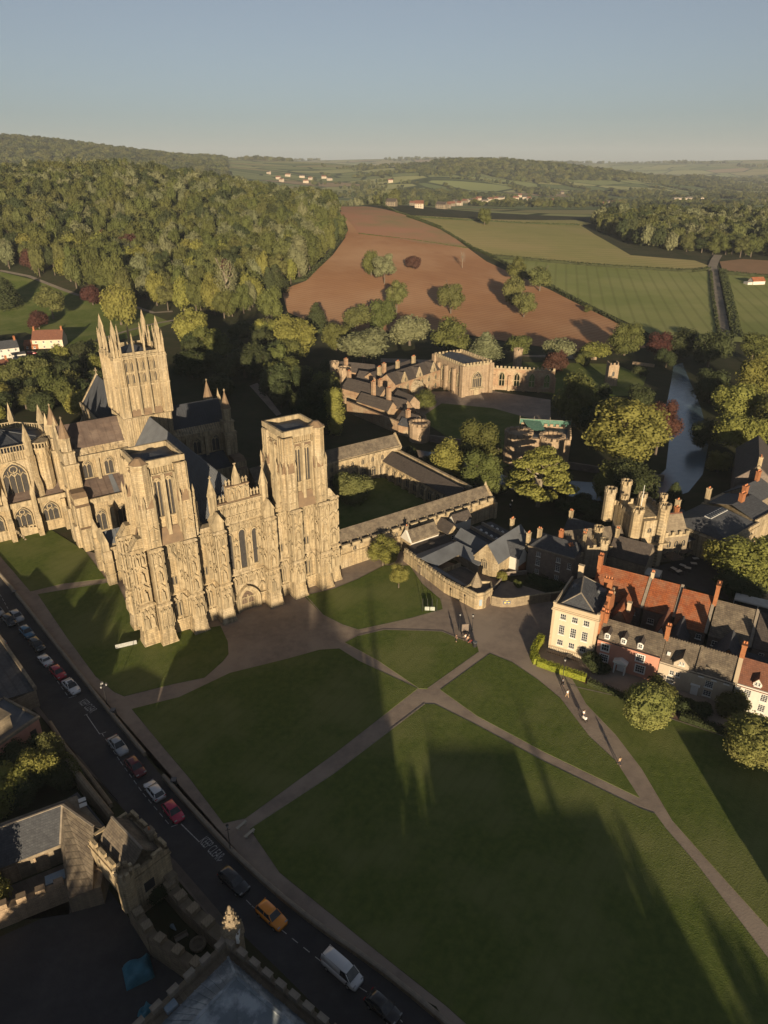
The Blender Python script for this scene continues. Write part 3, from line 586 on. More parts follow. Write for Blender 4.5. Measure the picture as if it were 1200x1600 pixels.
tree('apple_tree', 'purplish small tree beside the palace porch', (15.0, 287.6), 5.5, 3.4, 'leafc', 'round', 'mid', GT)
for i, (p, h, r, mt, shp, lb) in enumerate([
    ((127.6, 247.0), 17, 10, 'leafy', 'round', 'upper sunlit tree on the right bank of the moat'),
    ((115.8, 217.1), 15, 8.6, 'leafy', 'round', 'lower sunlit tree on the right bank of the moat, left of the grey gabled house'),
    ((103.2, 203.3), 7, 4.2, 'leafy', 'round', 'small yellow green tree at the foot of the right moat bank'),
    ((107.9, 225.5), 9, 6, 'leafd', 'round', 'dark tree hanging over the right edge of the moat'),
    ((151.1, 279.8), 18, 10, 'leafy', 'round', 'yellow green tree at the right picture edge above the moat'),
    ((153.2, 332.4), 17, 9.5, 'leafd', 'round', 'dark tree at the head of the moat beside the farm track'),
    ((174.7, 335.2), 16, 9, 'leaf', 'tall', 'green tree beside the farm track gate'),
    ((131.0, 276.5), 12, 8, 'leafd', 'low', 'dark low tree halfway along the right moat bank'),
    ((135.0, 231.5), 15, 9, 'leaf', 'round', 'green tree above the grey gabled house at the right edge'),
    ((146.3, 350.7), 14, 8, 'leafd', 'round', 'dark tree left of the head of the moat'),
    ((136.1, 350.5), 12, 7, 'leafc', 'round', 'reddish tree behind the garden wall by the moat head'),
    ((120.9, 356.0), 15, 9, 'leaf', 'round', 'green tree behind the garden wall, right one of the pair'),
    ((103.0, 347.0), 10, 8.5, 'leafy', 'round', 'low pale green tree behind the garden wall'),
    ((85.8, 347.6), 12, 9.5, 'leafg', 'round', 'pale grey green tree behind the ruined hall end'),
    ((79.4, 326.5), 8, 7, 'leafc', 'low', 'dark purple tree behind the ruined hall end'),
    ((67.6, 355.6), 10, 8, 'leaf', 'round', 'green tree behind the small round turret'),
    ((49.2, 342.5), 15, 9, 'leafg', 'cone', 'blue grey cedar behind the chapel'),
    ((34.8, 356.3), 17, 11, 'leaf', 'round', 'broad green tree behind the three gables'),
    ((13.5, 375.8), 18, 12, 'leafg', 'round', 'big grey green tree behind the palace range'),
    ((-9.8, 337.9), 18, 14, 'leafg', 'round', 'widest silvery tree left of the palace range'),
    ((-1.4, 404.0), 17, 9, 'leaf', 'round', 'round green tree behind the silvery tree'),
    ((-15.9, 403.7), 15, 9, 'leafo', 'round', 'olive round tree left behind the silvery tree'),
    ((-24.7, 365.2), 14, 8, 'leaf', 'round', 'green tree between the two silvery trees'),
    ((-37.9, 404.2), 17, 7, 'leafd', 'cone', 'dark conifer at the near corner of the red field'),
    ((-43.7, 349.3), 20, 12, 'leafy', 'round', 'wide yellow green tree above the cathedral south transept'),
    ((-62.7, 376.8), 18, 9, 'leafy', 'tall', 'yellow green tree right of the dead pale tree'),
    ((-42.3, 295.0), 13, 9, 'leaf', 'round', 'green tree beyond the south transept roof'),
    ((-17.6, 237.3), 17, 4.6, 'leafy', 'column', 'slim sunlit poplar left of the palace corner turret'),
    ((-24.2, 256.9), 16, 9, 'leafd', 'round', 'dark tree in shade left of the palace'),
    ((7.8, 443.9), 22, 8, 'leafo', 'tall', 'tall olive tree at the near edge of the red field'),
    ((41.0, 446.1), 24, 8.5, 'leafo', 'tall', 'lone tall oak standing on the red field'),
    ((84.9, 439.9), 20, 8, 'leafo', 'tall', 'oak in the clump at the red field edge, nearest one'),
    ((82.7, 470.8), 18, 8, 'leafo', 'round', 'oak in the clump at the red field edge, left one'),
    ((108.5, 512.6), 22, 10, 'leafo', 'tall', 'largest oak in the clump at the red field edge'),
    ((97.8, 543.3), 16, 8, 'leaf', 'round', 'furthest oak in the clump at the red field edge'),
    ((0.4, 518.0), 22, 8, 'leafg', 'tall', 'grey green tree in the left of the red field'),
    ((-9.3, 539.9), 17, 7, 'leaf', 'round', 'round green tree touching the grey green tree in the red field'),
    ((22.0, 569.6), 11, 7, 'leafc', 'round', 'dark purple tree alone in the red field'),
    ((109.0, 828.9), 16, 8, 'leaf', 'round', 'small lone tree on the top edge of the green field'),
    ((127.5, 454.4), 5, 3, 'leaf', 'round', 'small hedge tree on the edge between red and green fields'),
    ((-152.0, 417.2), 26, 11.5, 'leafy', 'round', 'big yellow green tree standing behind the crossing tower'),
    ((-195.4, 427.5), 20, 9.5, 'leafo', 'tall', 'tall olive tree in the park left of the big yellow tree'),
    ((-233.1, 449.1), 20, 10, 'leafd', 'cone', 'dark fir at the left edge of the park'),
    ((-195.4, 407.6), 12, 6.5, 'leafc', 'round', 'purplish tree beside the red roofed cottage'),
    ((-182.3, 457.0), 14, 7.5, 'leafc', 'round', 'brown red tree behind the park path'),
    ((-101.6, 376.5), 18, 10, 'leafy', 'round', 'sunlit tree to the right of the tower pinnacles'),
    ((-85.6, 349.7), 15, 10, 'leaf', 'round', 'broad green tree below the sunlit tree right of the tower'),
    ((-62.5, 313.8), 15, 10, 'leafd', 'round', 'dark tree in the shade of the cathedral, beside the garden path'),
    ((-66.5, 280.2), 12, 8, 'leafd', 'round', 'dark tree between the transept turrets and the garden path'),
    ((-86.5, 314.3), 14, 9, 'leafd', 'round', 'dark tree behind the south transept, next to the tower'),
    ((-66.0, 424.9), 20, 9, 'leaf', 'round', 'green tree at the corner of the wood and the red field'),
    ((-60.0, 534.6), 28, 8, 'leafg', 'column', 'tall pale poplar at the field corner of the wood')]):
    tree('garden_tree', lb, p, h, r, mt, shp, 'big' if i < 12 else 'mid', GT if i < 29 else 'trees in the fields and the park', clear=.1)
for p, h, r, mt, lb in (((133.4, 332.2), 9, 5, 'leafd', 'dark small tree at the right end of the low garden wall'), ((95.2, 334.7), 7, 4.5, 'leaf', 'small green tree in front of the low garden wall, left end'), ((115.8, 315.4), 5, 4, 'leafd', 'low dark bush by the garden wall near the moat head'), ((82.7, 267.5), 11, 7, 'leafd', 'dark tree left of the square stone tower'), ((100.3, 267.8), 9, 6, 'leafd', 'dark tree right of the square stone tower')):
    tree('garden_tree', lb, p, h, r, mt, 'round', 'mid', GT, clear=.08)
# two leafless trees
for p, h, lb in (((-93.7, 438.1), 34, 'tall half leafless tree with a bare pale trunk before the wood'), ((60.9, 580.8), 12, 'pale leafless tree alone on the red field')):
    o = thing('bare_tree', lb, 'tree', (*p, hz(*p)))
    link('trunk', TRP if h > 20 else TRP2, o, scale=(h * .26, h * .26, h * .85))
    link('crown', crown_mesh('crown', 77, 2600 if h > 20 else 900, .05, 16, 'round', 'leafg' if h > 20 else 'twig', core=False), o, (0, 0, h * .38), scale=(h * .25, h * .25, h * .34))
def zone(p):
    a = p[0] / p[1]
    return 'at the left edge' if a < -.44 else 'above the cottages' if a < -.36 else 'left of the big yellow tree' if a < -.30 else 'behind the crossing tower' if a < -.22 else 'left of the bare tree' if a < -.17 else 'right of the bare tree' if a < -.11 else 'beside the red field'
# dark garden thicket north-east of the chapter house
rg = random.Random(12)
POLYN = [(-209.6, 350.1), (-174.0, 355.7), (-142.8, 350.0), (-122.1, 304.4), (-107.2, 252.2), (-132.2, 260.3), (-150.1, 238.8)]
cand = []
while len(cand) < 46:
    x = rg.uniform(-230, -60); y = rg.uniform(180, 400)
    if inside((x, y), POLYN) and math.dist((x, y), (-167.7, 356.2)) > 26 and math.dist((x, y), (-178.7, 330.8)) > 24 and all(math.dist((x, y), c) > 8.5 for c in cand): cand.append((x, y))
for p in cand:
    mt = rg.choice(['leafd', 'leaf', 'leafo', 'leafy', 'leafd']); tree('thicket_tree', {'leafd': 'dark', 'leaf': 'mid green', 'leafo': 'olive', 'leafy': 'yellow green'}[mt] + ' tree ' + zone(p) + ' in the garden thicket, ' + ('front row' if p[1] < 255 else 'middle row' if p[1] < 310 else 'back row'), p, rg.uniform(8, 13), rg.uniform(4.5, 6.5), mt, 'round', 'mid', 'thicket beyond the chapter house', clear=.1)
POLYS = [(-98.5, 350.4), (-72.1, 403.6), (-37.7, 315.8), (-22.5, 305.2), (-17.7, 231.3), (-28.2, 226.2), (-40.0, 267.0), (-56.2, 304.9), (-75.8, 304.7)]
cand = []
for k in range(4000):
    if len(cand) >= 26: break
    x = rg.uniform(-120, 0); y = rg.uniform(220, 420)
    if inside((x, y), POLYS) and all(math.dist((x, y), c) > 11 for c in cand): cand.append((x, y))
for p in cand:
    mt = rg.choice(['leafd', 'leafd', 'leaf']); tree('thicket_tree', {'leafd': 'dark', 'leaf': 'mid green'}[mt] + ' tree ' + zone(p) + ' in the shaded garden, ' + ('near the cathedral' if p[1] < 290 else 'in the middle' if p[1] < 350 else 'near the far wood'), p, rg.uniform(8, 14), rg.uniform(5, 7.5), mt, 'round', 'mid', 'shaded trees south-east of the cathedral', clear=.1)
cand = []
POLYM = [(-8.7, 225.8), (8.4, 217.8), (19.7, 201.0), (30.0, 189.6), (45.0, 180.5), (56.0, 164.7), (79.8, 176.8), (78.8, 179.5), (64.3, 178.8), (46.2, 186.4), (31.8, 189.3), (19.2, 195.1), (0.0, 216.0), (-13.3, 231.6)]
for k in range(6000):
    if len(cand) >= 24: break
    x = rg.uniform(-10, 90); y = rg.uniform(160, 235)
    if inside((x, y), POLYM) and all(math.dist((x, y), c) > 5 for c in cand): cand.append((x, y))
for p in cand: tree('bank_shrub', 'dark shrub on the bank between the moat and the cloister', p, rg.uniform(2, 5), rg.uniform(2.2, 4), 'leafd', 'low', 'mid', 'shrubs on the moat bank', clear=.05, cat='shrub')
# lower left walled garden
for p, h, r, mt, lb in (((-52.0, 80.1), 6.5, 3.6, 'leafy', 'round bush with a sunlit yellow green top in the lower left garden'), ((-51.6, 82.9), 6.5, 2.3, 'leafo', 'smaller round olive bush behind the sunlit one in the lower left garden'), ((-55.3, 75.2), 6.5, 4.2, 'leafy', 'yellow green tree above the slate roofed hall'), ((-53.3, 77.2), 5, 3.8, 'leafd', 'dark bush between the two sunlit bushes of the lower left garden'), ((-58.1, 82.3), 4.5, 4, 'leafd', 'dark bush below the pink gabled house'), ((-48.8, 79.1), 4.5, 3., 'leafd', 'dark bush beside the tall sunlit wall'), ((-54.7, 83.6), 4.5, 3, 'leafd', 'dark bush between pink house and round bushes'), ((-49.9, 59.3), 8, 3.4, 'leafy', 'bright yellow green tree cut by the left picture edge'), ((-28.4, 61.1), 3, 2.2, 'leafd', 'dark green bush inside the small walled yard')):
    tree('garden_bush', lb, p, h, r, mt, 'round', 'big', clear=.08, cat='bush')
# ------------------------------------------------------------ woods
def scatter(name, pts, mats, q, hr, rr, sc_seed=3, label=None, thr=.05):
    """uncountable far trees: one object whose points carry crown instances"""
    rg = np.random.default_rng(sc_seed); P_ = np.array(pts); n = len(P_); Z = hill(P_[:, 0], P_[:, 1])
    cl = bpy.data.collections.new(name + '_crowns')
    for mt, shp in mats:
        for me in kind_meshes((q, mt, shp)):
            o = bpy.data.objects.new('crown_kind', me); o.scale = (1, 1, 1); cl.objects.link(o)
    nk = len(cl.objects)
    me = bpy.data.meshes.new(name); me.from_pydata(np.stack([P_[:, 0], P_[:, 1], Z + thr * 10], 1).tolist(), [], [])
    a = me.attributes.new('k', 'INT', 'POINT'); a.data.foreach_set('value', rg.integers(0, nk, n).astype(np.int32))
    r = rg.uniform(*rr, n); h = rg.uniform(*hr, n); sc_ = np.stack([r, r, h / 1.7], 1).astype(np.float32)
    a = me.attributes.new('s', 'FLOAT_VECTOR', 'POINT'); a.data.foreach_set('vector', sc_.reshape(-1))
    a = me.attributes.new('r', 'FLOAT_VECTOR', 'POINT'); rot = np.zeros((n, 3), np.float32); rot[:, 2] = rg.uniform(0, 6.28, n); a.data.foreach_set('vector', rot.reshape(-1))
    o = link(name, me, kind='stuff', label=label)
    ng = bpy.data.node_groups.new(name, 'GeometryNodeTree'); ng.interface.new_socket('Geometry', in_out='INPUT', socket_type='NodeSocketGeometry'); ng.interface.new_socket('Geometry', in_out='OUTPUT', socket_type='NodeSocketGeometry')
    N = ng.nodes; L = ng.links; gi = N.new('NodeGroupInput'); go = N.new('NodeGroupOutput')
    ip = N.new('GeometryNodeInstanceOnPoints'); ci = N.new('GeometryNodeCollectionInfo'); ci.inputs[0].default_value = cl; ci.inputs['Separate Children'].default_value = True; ci.inputs['Reset Children'].default_value = True
    ip.inputs['Pick Instance'].default_value = True
    def at(nm, ty):
        x = N.new('GeometryNodeInputNamedAttribute'); x.data_type = ty; x.inputs[0].default_value = nm; return [s_ for s_ in x.outputs if s_.enabled][0]
    L.new(gi.outputs[0], ip.inputs['Points']); L.new(ci.outputs[0], ip.inputs['Instance']); L.new(at('k', 'INT'), ip.inputs['Instance Index']); L.new(at('r', 'FLOAT_VECTOR'), ip.inputs['Rotation']); L.new(at('s', 'FLOAT_VECTOR'), ip.inputs['Scale'])
    L.new(ip.outputs[0], go.inputs[0]); md = o.modifiers.new('spread', 'NODES'); md.node_group = ng
    return o
rgw = np.random.default_rng(8)
def fill(poly, sp, x0, x1, y0, y1, jit=.75, keep=1.):
    out = []
    for x in np.arange(x0, x1, sp):
        for y in np.arange(y0, y1, sp):
            p = (x + rgw.uniform(-jit, jit) * sp * .5, y + rgw.uniform(-jit, jit) * sp * .5)
            if rgw.random() < keep and (poly is None or inside(p, poly)): out.append(p)
    return out
WOOD = [(-355.7, 556.0), (-272.1, 528.0), (-247.7, 517.8), (-202.9, 485.3), (-157.3, 466.2), (-115.0, 433.0), (-76.4, 431.3), (-69.7, 501.2), (-56.2, 533.0), (-44.4, 612.4), (-40.0, 676.8), (-48.0, 764.5), (-143.3, 1822.4), (20, 1050), (-40, 1500), (-1100, 1500), (-1100, 800), (-600, 500)]
pts = fill(WOOD, 10.2, -900, 60, 380, 1000) + fill(WOOD, 13, -1100, 60, 1000, 1500)
CLEAR = [(-606.5, 2235.2), (-494.6, 2238.0), (-493.2, 2148.1), (-251.1, 928.6)], [(-166.3, 784.6), (-153.7, 811.6), (-145.6, 776.5), (-157.2, 753.8)], [(-197.1, 752.6), (-182.0, 777.0), (-179.7, 748.7), (-189.9, 729.7)]
pts = [p for p in pts if not any(inside(p, c) for c in CLEAR) and math.dist(p, (0, 0)) < 1700 and abs(p[0]) < .58 * p[1] + 60]
pts.sort(key=lambda p: p[1])
near, rest = pts[:262], pts[262:]
KW = [('leaf', 'round', 'mid green rounded'), ('leafo', 'round', 'olive rounded'), ('leafg', 'round', 'pale grey green'), ('leafd', 'tall', 'dark tall'), ('leafo', 'tall', 'olive tall'), ('leafy', 'round', 'yellow green'), ('leafc', 'round', 'brownish red'), ('leafd', 'cone', 'dark fir')]
rg = random.Random(4)
for p in near:
    mt, shp, nm = rg.choices(KW, [8, 8, 3, 2, 1.5, 3, .6, .8])[0]
    tree('wood_tree', nm + ' tree ' + zone(p) + ', ' + ('front row' if p[1] < 470 else 'second row' if p[1] < 530 else 'third row' if p[1] < 600 else 'upper row') + ' of the hillside wood', p, rg.uniform(15, 25), rg.uniform(5.2, 9.6), mt, shp, 'mid', 'trees along the near edge of the wood', clear=.12)
KM = [('leaf', 'round'), ('leafo', 'round'), ('leafo', 'low'), ('leafd', 'round'), ('leafg', 'round'), ('leaf', 'low')]
scatter('hillside_wood', [p for p in rest if p[1] < 760], KM, 'mid', (13, 24), (5.2, 9.6), 1)
scatter('hillside_wood', [p for p in rest if p[1] >= 760], KM, 'low', (14, 21), (6.5, 9.5), 2)
# valley and far ridges
far = []
for k in range(34000):
    y = 1500 * (7.5 ** rgw.random()); x = rgw.uniform(-.62, .62) * y
    hh = hz(x, y); cl = math.sin(x / 190. + 1.3 * math.sin(y / 240.)) + math.sin(y / 150. + x / 420.)
    wood = (x < -.2 * y and y < 4200 and hh > 38) or (hh > 42 and abs(x - 640) < 430 and 2800 < y < 3450) or cl > 1.6
    if y > 6500 and x > 0: wood = cl > .9
    if 3500 < y < 5200 and x > .38 * y: wood = cl > .7
    if wood and len(far) < 9000: far.append((x, y))
KL = [('leaf', 'round'), ('leafo', 'round'), ('leafd', 'round')]
HOUSES = [(78.2, 1047.1), (93.9, 1166.2), (137.6, 1566.0), (168.7, 1820.2), (161.5, 1652.1), (195.4, 1873.8), (214.4, 1920.1), (230.9, 1966.5), (251.0, 2052.7), (245.8, 1892.1), (276.7, 2017.1), (298.2, 2062.6), (317.4, 2100.1), (358.9, 2109.7), (392.0, 2242.0), (389.6, 2144.9), (388.4, 2080.0), (426.1, 1966.4), (555.9, 2429.2), (522.6, 1884.9), (470.2, 1658.6), (530.5, 1841.1), (533.8, 1790.1), (560.8, 1840.5), (9.7, 980.0), (59.5, 1594.9), (44.3, 971.0), (-357.3, 2652.0), (-332.6, 2542.3), (-293.7, 2812.7), (-256.3, 2567.2), (-256.2, 2728.0), (-188.2, 2709.5), (-215.7, 2811.7), (-421.7, 2877.3), (-346.2, 2830.9), (20.8, 2539.9), (794.9, 2055.7), (834.4, 2083.1), (921.2, 1887.1), (278.2, 551.9)]
def clear_view(p):
    for q in HOUSES:
        if abs(p[0] - q[0]) < 22 and -260 < p[1] - q[1] < 16 and (q[1] - p[1] < 40 or abs(p[0] - q[0] * p[1] / q[1]) < 12): return False
    return True
far = [p for p in far if clear_view(p)]
scatter('distant_woods', far, KL, 'low', (14, 22), (11, 19), 5)
line = []
for k in range(520):      # hedgerow trees in the valley
    y = rgw.uniform(1450, 3600); x = rgw.uniform(-.1, .6) * y; a = rgw.choice([.25, 1.75]) + rgw.normal() * .1; n = rgw.integers(6, 18)
    if math.sin(x * .013) * math.sin(y * .017) > -.1:
        for i in range(n): q = (x + math.cos(a) * i * 13, y + math.sin(a) * i * 13); line.append(q)
line = [p for p in line if clear_view(p)]
scatter('hedgerow_trees', line, KL, 'low', (6, 13), (4.5, 8.5), 6)
# the wood at the right beyond the green fields
W2 = [(243.3, 893.5), (286.5, 951.8), (378.1, 983.8), (477.4, 950.9), (626.7, 935.5), (437.9, 638.2), (342.2, 667.4), (299.4, 674.5), (283.1, 692.4), (249.9, 717.7), (237.8, 782.7)]
xs = [p[0] for p in W2]; ys = [p[1] for p in W2]
w2 = fill(W2, 12, min(xs), max(xs), min(ys), max(ys))
w2.sort(key=lambda p: p[1])
for p in w2[:70]:
    mt, shp, nm = rg.choices(KW[:5], [5, 6, 1, 4, 3])[0]
    tree('copse_tree', nm + ' tree on the near edge of the wood beyond the green fields', p, rg.uniform(14, 20), rg.uniform(7, 9), mt, shp, 'mid', 'near edge of the wood beyond the fields', clear=.1)
scatter('valley_wood', w2[70:], KM, 'low', (15, 21), (7, 10), 7)
# hedges between the fields: ragged ribbons of leaf
def hedge(name, pts, w, h, mt='leafd', label=None, sp=.5, leaf=.5, z0=0, cat='hedge', group=None, jag=.35, flat=False):
    rgh = np.random.default_rng(len(pts) * 7 + int(abs(pts[0][0]))); b = MB(); P_ = [Vector(p) for p in pts]; V = []; F = []
    def zz(x, y): return z0 if flat else hz(x, y)
    for a, c in zip(P_, P_[1:]):
        L_ = (c - a).length; n = max(1, int(L_ / max(sp * 3, 1.5))); d = (c - a).normalized(); q = Vector((-d.y, d.x))
        for i in range(n):
            p0 = a.lerp(c, i / n); p1 = a.lerp(c, (i + 1) / n); hh = h * rgh.uniform(1 - jag, 1); ww = w / 2 * rgh.uniform(.8, 1.)
            bz = zz(*p0); b.frus([(p0 + q * ww)[:], (p0 - q * ww)[:], (p1 - q * ww)[:], (p1 + q * ww)[:]], bz - .2, [(p0 + q * ww * .8)[:], (p0 - q * ww * .8)[:], (p1 - q * ww * .8)[:], (p1 + q * ww * .8)[:]], bz + hh * .92)
        m_ = int(L_ * (w + 2 * h) / (leaf * leaf) * .8)
        for i in range(min(m_, 2600)):
            p = a + d * rgh.uniform(0, L_); t = rgh.uniform(-1, 1); u = rgh.random(); 
            if u < .45: off, z = t * w / 2, h * rgh.uniform(.92, 1.04)
            else: off, z = (w / 2 if t > 0 else -w / 2) * 1.02, h * rgh.uniform(.02, 1)
            c_ = Vector((*(p + q * off), z + zz(*p))); e1 = Vector(rgh.normal(size=3)).normalized() * leaf * .6; e2 = e1.cross(Vector(rgh.normal(size=3))).normalized() * leaf * .4
            k = len(V); V += [tuple(c_ - e1), tuple(c_ - e2), tuple(c_ + e1), tuple(c_ + e2)]; F.append((k, k + 1, k + 2, k + 3))
    b.add(V, F); return b.build(name, mt, label=label, cat=cat, group=group)
HG = 'field hedges beyond the palace'
for pts, h, w, lb in (([(24.9, 829.6), (57.3, 757.8), (79.2, 665.3), (91.9, 633.4), (119.0, 526.7), (134.4, 454.6), (141.5, 412.4), (145.8, 376.8)], 2.2, 2.5, 'long hedge between the red field and the green fields'),
                      ([(92.2, 635.3), (123.6, 628.0), (188.5, 609.5), (247.6, 598.8), (266.6, 610.3)], 2.6, 3, 'thick hedge across the middle of the green fields'),
                      ([(27.6, 827.5), (115.7, 864.3), (225.4, 881.6)], 2.2, 2.5, 'hedge under the narrow top strip of green field'),
                      ([(274.0, 602.7), (233.6, 495.7), (191.0, 385.3)], 3, 5, 'broad hedge along the right side of the farm track'),
                      ([(264.5, 602.5), (226.7, 505.5), (183.7, 391.0)], 1.6, 1.8, 'low hedge along the left side of the farm track'),
                      ([(271.8, 594.9), (301.0, 580.6), (384.4, 553.6)], 2.4, 2.5, 'hedge under the small brown field at the right'),
                      ([(-124.5, 1767.6), (14.4, 865.9), (58.3, 771.8)], 2, 2, 'thin hedge at the top of the red field'),
                      ([(-23.8, 707.6), (5.9, 694.0), (73.8, 667.9)], 1., 1.5, 'faint grassy bank across the upper red field'),
                      ([(-79.4, 507.8), (-55.4, 525.1), (-45.0, 598.3), (-40.6, 666.8), (-35.7, 719.1), (-41.9, 782.9)], 2.4, 3, 'hedge between the hillside wood and the red field')):
    hedge('field_hedge', pts, w, h, 'leafd' if h > 1.5 else 'leaf', lb, 2, 1.1, group=HG)
# ------------------------------------------------------------ the cathedral (own frame: x along the west front, y into the nave)
CO = (-43.404, 114.968, 0); CA = R(34.64)
cath = thing('cathedral', 'great golden stone gothic cathedral with twin western towers, pinnacled crossing tower and lead roofs', 'cathedral', CO, CA)
def face(ox, oy, ang):      # local frame whose -y points out of a wall; ang 0 = west
    return Matrix.Translation((ox, oy, 0)) @ Matrix.Rotation(ang, 4, 'Z')
FW, FN, FS, FE = 0, R(-90), R(90), R(180)
rs = random.Random(2)
# figures of the statue screen
def statue(b, x, z, h, y=-.25):
    w = h * .17
    b.frus([(x - w, y - w * .7), (x + w, y - w * .7), (x + w, y + w * .6), (x - w, y + w * .6)], z, [(x - w * .75, y - w * .6), (x + w * .75, y - w * .6), (x + w * .75, y + w * .5), (x - w * .75, y + w * .5)], z + h * .78)
    b.frus([(x - w * .75, y - w * .6), (x + w * .75, y - w * .6), (x + w * .75, y + w * .5), (x - w * .75, y + w * .5)], z + h * .78, [(x - w * .25, y - w * .2), (x + w * .25, y - w * .2), (x + w * .25, y + w * .2), (x - w * .25, y + w * .2)], z + h * .84)
    b.cyl(x, y, h * .075, z + h * .84, z + h, 6, h * .06)
def niches(b, st, x0, x1, z0, z1, n, d=.34, fig=True, gab=.28, shaft=.1, ped=True, p=.75):
    """a tier of gabled niches on a face: shafts, gablets, plinths, standing figures"""
    w = (x1 - x0) / n; h = z1 - z0; zg = z1 - h * gab
    for i in range(n + 1):
        x = x0 + i * w; b.box(x - shaft, x + shaft, -d, 0, z0, z1 - h * .06); b.box(x - shaft * 1.6, x + shaft * 1.6, -d * 1.15, 0, zg - .12, zg + .1)
    for i in range(n):
        xa, xb = x0 + i * w, x0 + (i + 1) * w; xc = (xa + xb) / 2
        for s_ in (xa, xb): b.bar((s_, -d * .9, zg), (xc, -d * .9, z1), .17, d * .9)
        b.box(xc - .09, xc + .09, -d * 1.1, 0, z1 - .1, z1 + .28)
        if ped: b.box(xc - w * .24, xc + w * .24, -d, 0, z0, z0 + h * .1)
        if fig and rs.random() < p: statue(st, xc, z0 + h * .1, h * .60)
        else: b.box(xc - .06, xc + .06, -d * .5, 0, z0 + h * .1, zg)
def ribs(b, x0, x1, z0, z1, n, d=.22, w=.11):
    for i in range(n + 1): x = x0 + (x1 - x0) * i / n; b.box(x - w, x + w, -d, 0, z0, z1)
def band(b, x0, x1, z, h=.3, d=.3): b.frus([(x0 - d, -d), (x1 + d, -d), (x1 + d, .05), (x0 - d, .05)], z, [(x0 - d, -d), (x1 + d, -d), (x1 + d, .05), (x0 - d, .05)], z + h * .6); b.frus([(x0 - d, -d), (x1 + d, -d), (x1 + d, .05), (x0 - d, .05)], z + h * .6, [(x0, 0), (x1, 0), (x1, .05), (x0, .05)], z + h)
def battered(b, x0, x1, y0, y1, z1=2.8, e=.45):
    for i, (za, zb, k, k2) in enumerate(((0, .5, e, e), (.5, .9, e * .8, e * .6), (.9, z1 - .4, e * .6, e * .2), (z1 - .4, z1, e * .4, 0))):
        b.frus([(x0 - k, y0 - k), (x1 + k, y0 - k), (x1 + k, y1), (x0 - k, y1)], za, [(x0 - k2, y0 - k2), (x1 + k2, y0 - k2), (x1 + k2, y1), (x0 - k2, y1)], zb)
BT = [(0, 2.4), (6.6, 9.0), (12.6, 15.0), (23.5, 25.9), (29.5, 31.9), (36.1, 38.5)]
Z1, Z2 = 9.0, 21.0
wf = MB(); st = MB(); car = MB(); sl = MB()
# solid walls of the screen
YB = 2.7
wf.box(-.6, 39.1, YB, 5.2, 0, Z2)
for i, (a, c) in enumerate(BT):
    battered(wf, a, c, 0, YB + .1); wf.box(a, c, 0, YB + .1, 2.8, Z1); wf.box(a + .12, c - .12, .12, YB + .1, Z1, Z2)
    for T, nn in ((Matrix.Translation((0, 0, 0)), 'w'),):
        niches(car, st, a + .25, c - .25, 3.6, 8.2, 2 if i in (0, 5) else 2, .22, p=.9)
        car.T = Matrix.Translation((0, .12, 0)); st.T = car.T
        niches(car, st, a + .3, c - .3, 9.8, 13.6, 1, .24, p=1); niches(car, st, a + .3, c - .3, 14.0, 17.6, 1, .24, p=1)
        niches(car, st, a + .3, c - .3, 17.9, 20.5, 2, .18, gab=.45, p=.8); ribs(car, a + .2, c - .2, 9.6, 20.5, 1, .3)
        car.T = Matrix(); st.T = Matrix()
    band(wf, a, c, Z1 - .15, .5, .28); wf.T = Matrix.Translation((0, .12, 0)); band(wf, a + .12, c - .12, Z2 - .25, .5, .3); wf.T = Matrix()
    # sides of the buttresses
    for s_, xx in ((FN, a), (FS, c)):
        T = face(xx, 1.0 if 1 else 0, s_); car.T = T; st.T = T
        if not (i == 0 and s_ == FN) and not (i == 5 and s_ == FS):
            for z0, z1 in ((3.6, 8.2), (9.8, 13.6), (14.0, 17.6), (17.9, 20.5)): niches(car, st, -.85, .75, z0, z1, 1, .16, p=.8)
        car.T = Matrix(); st.T = Matrix()
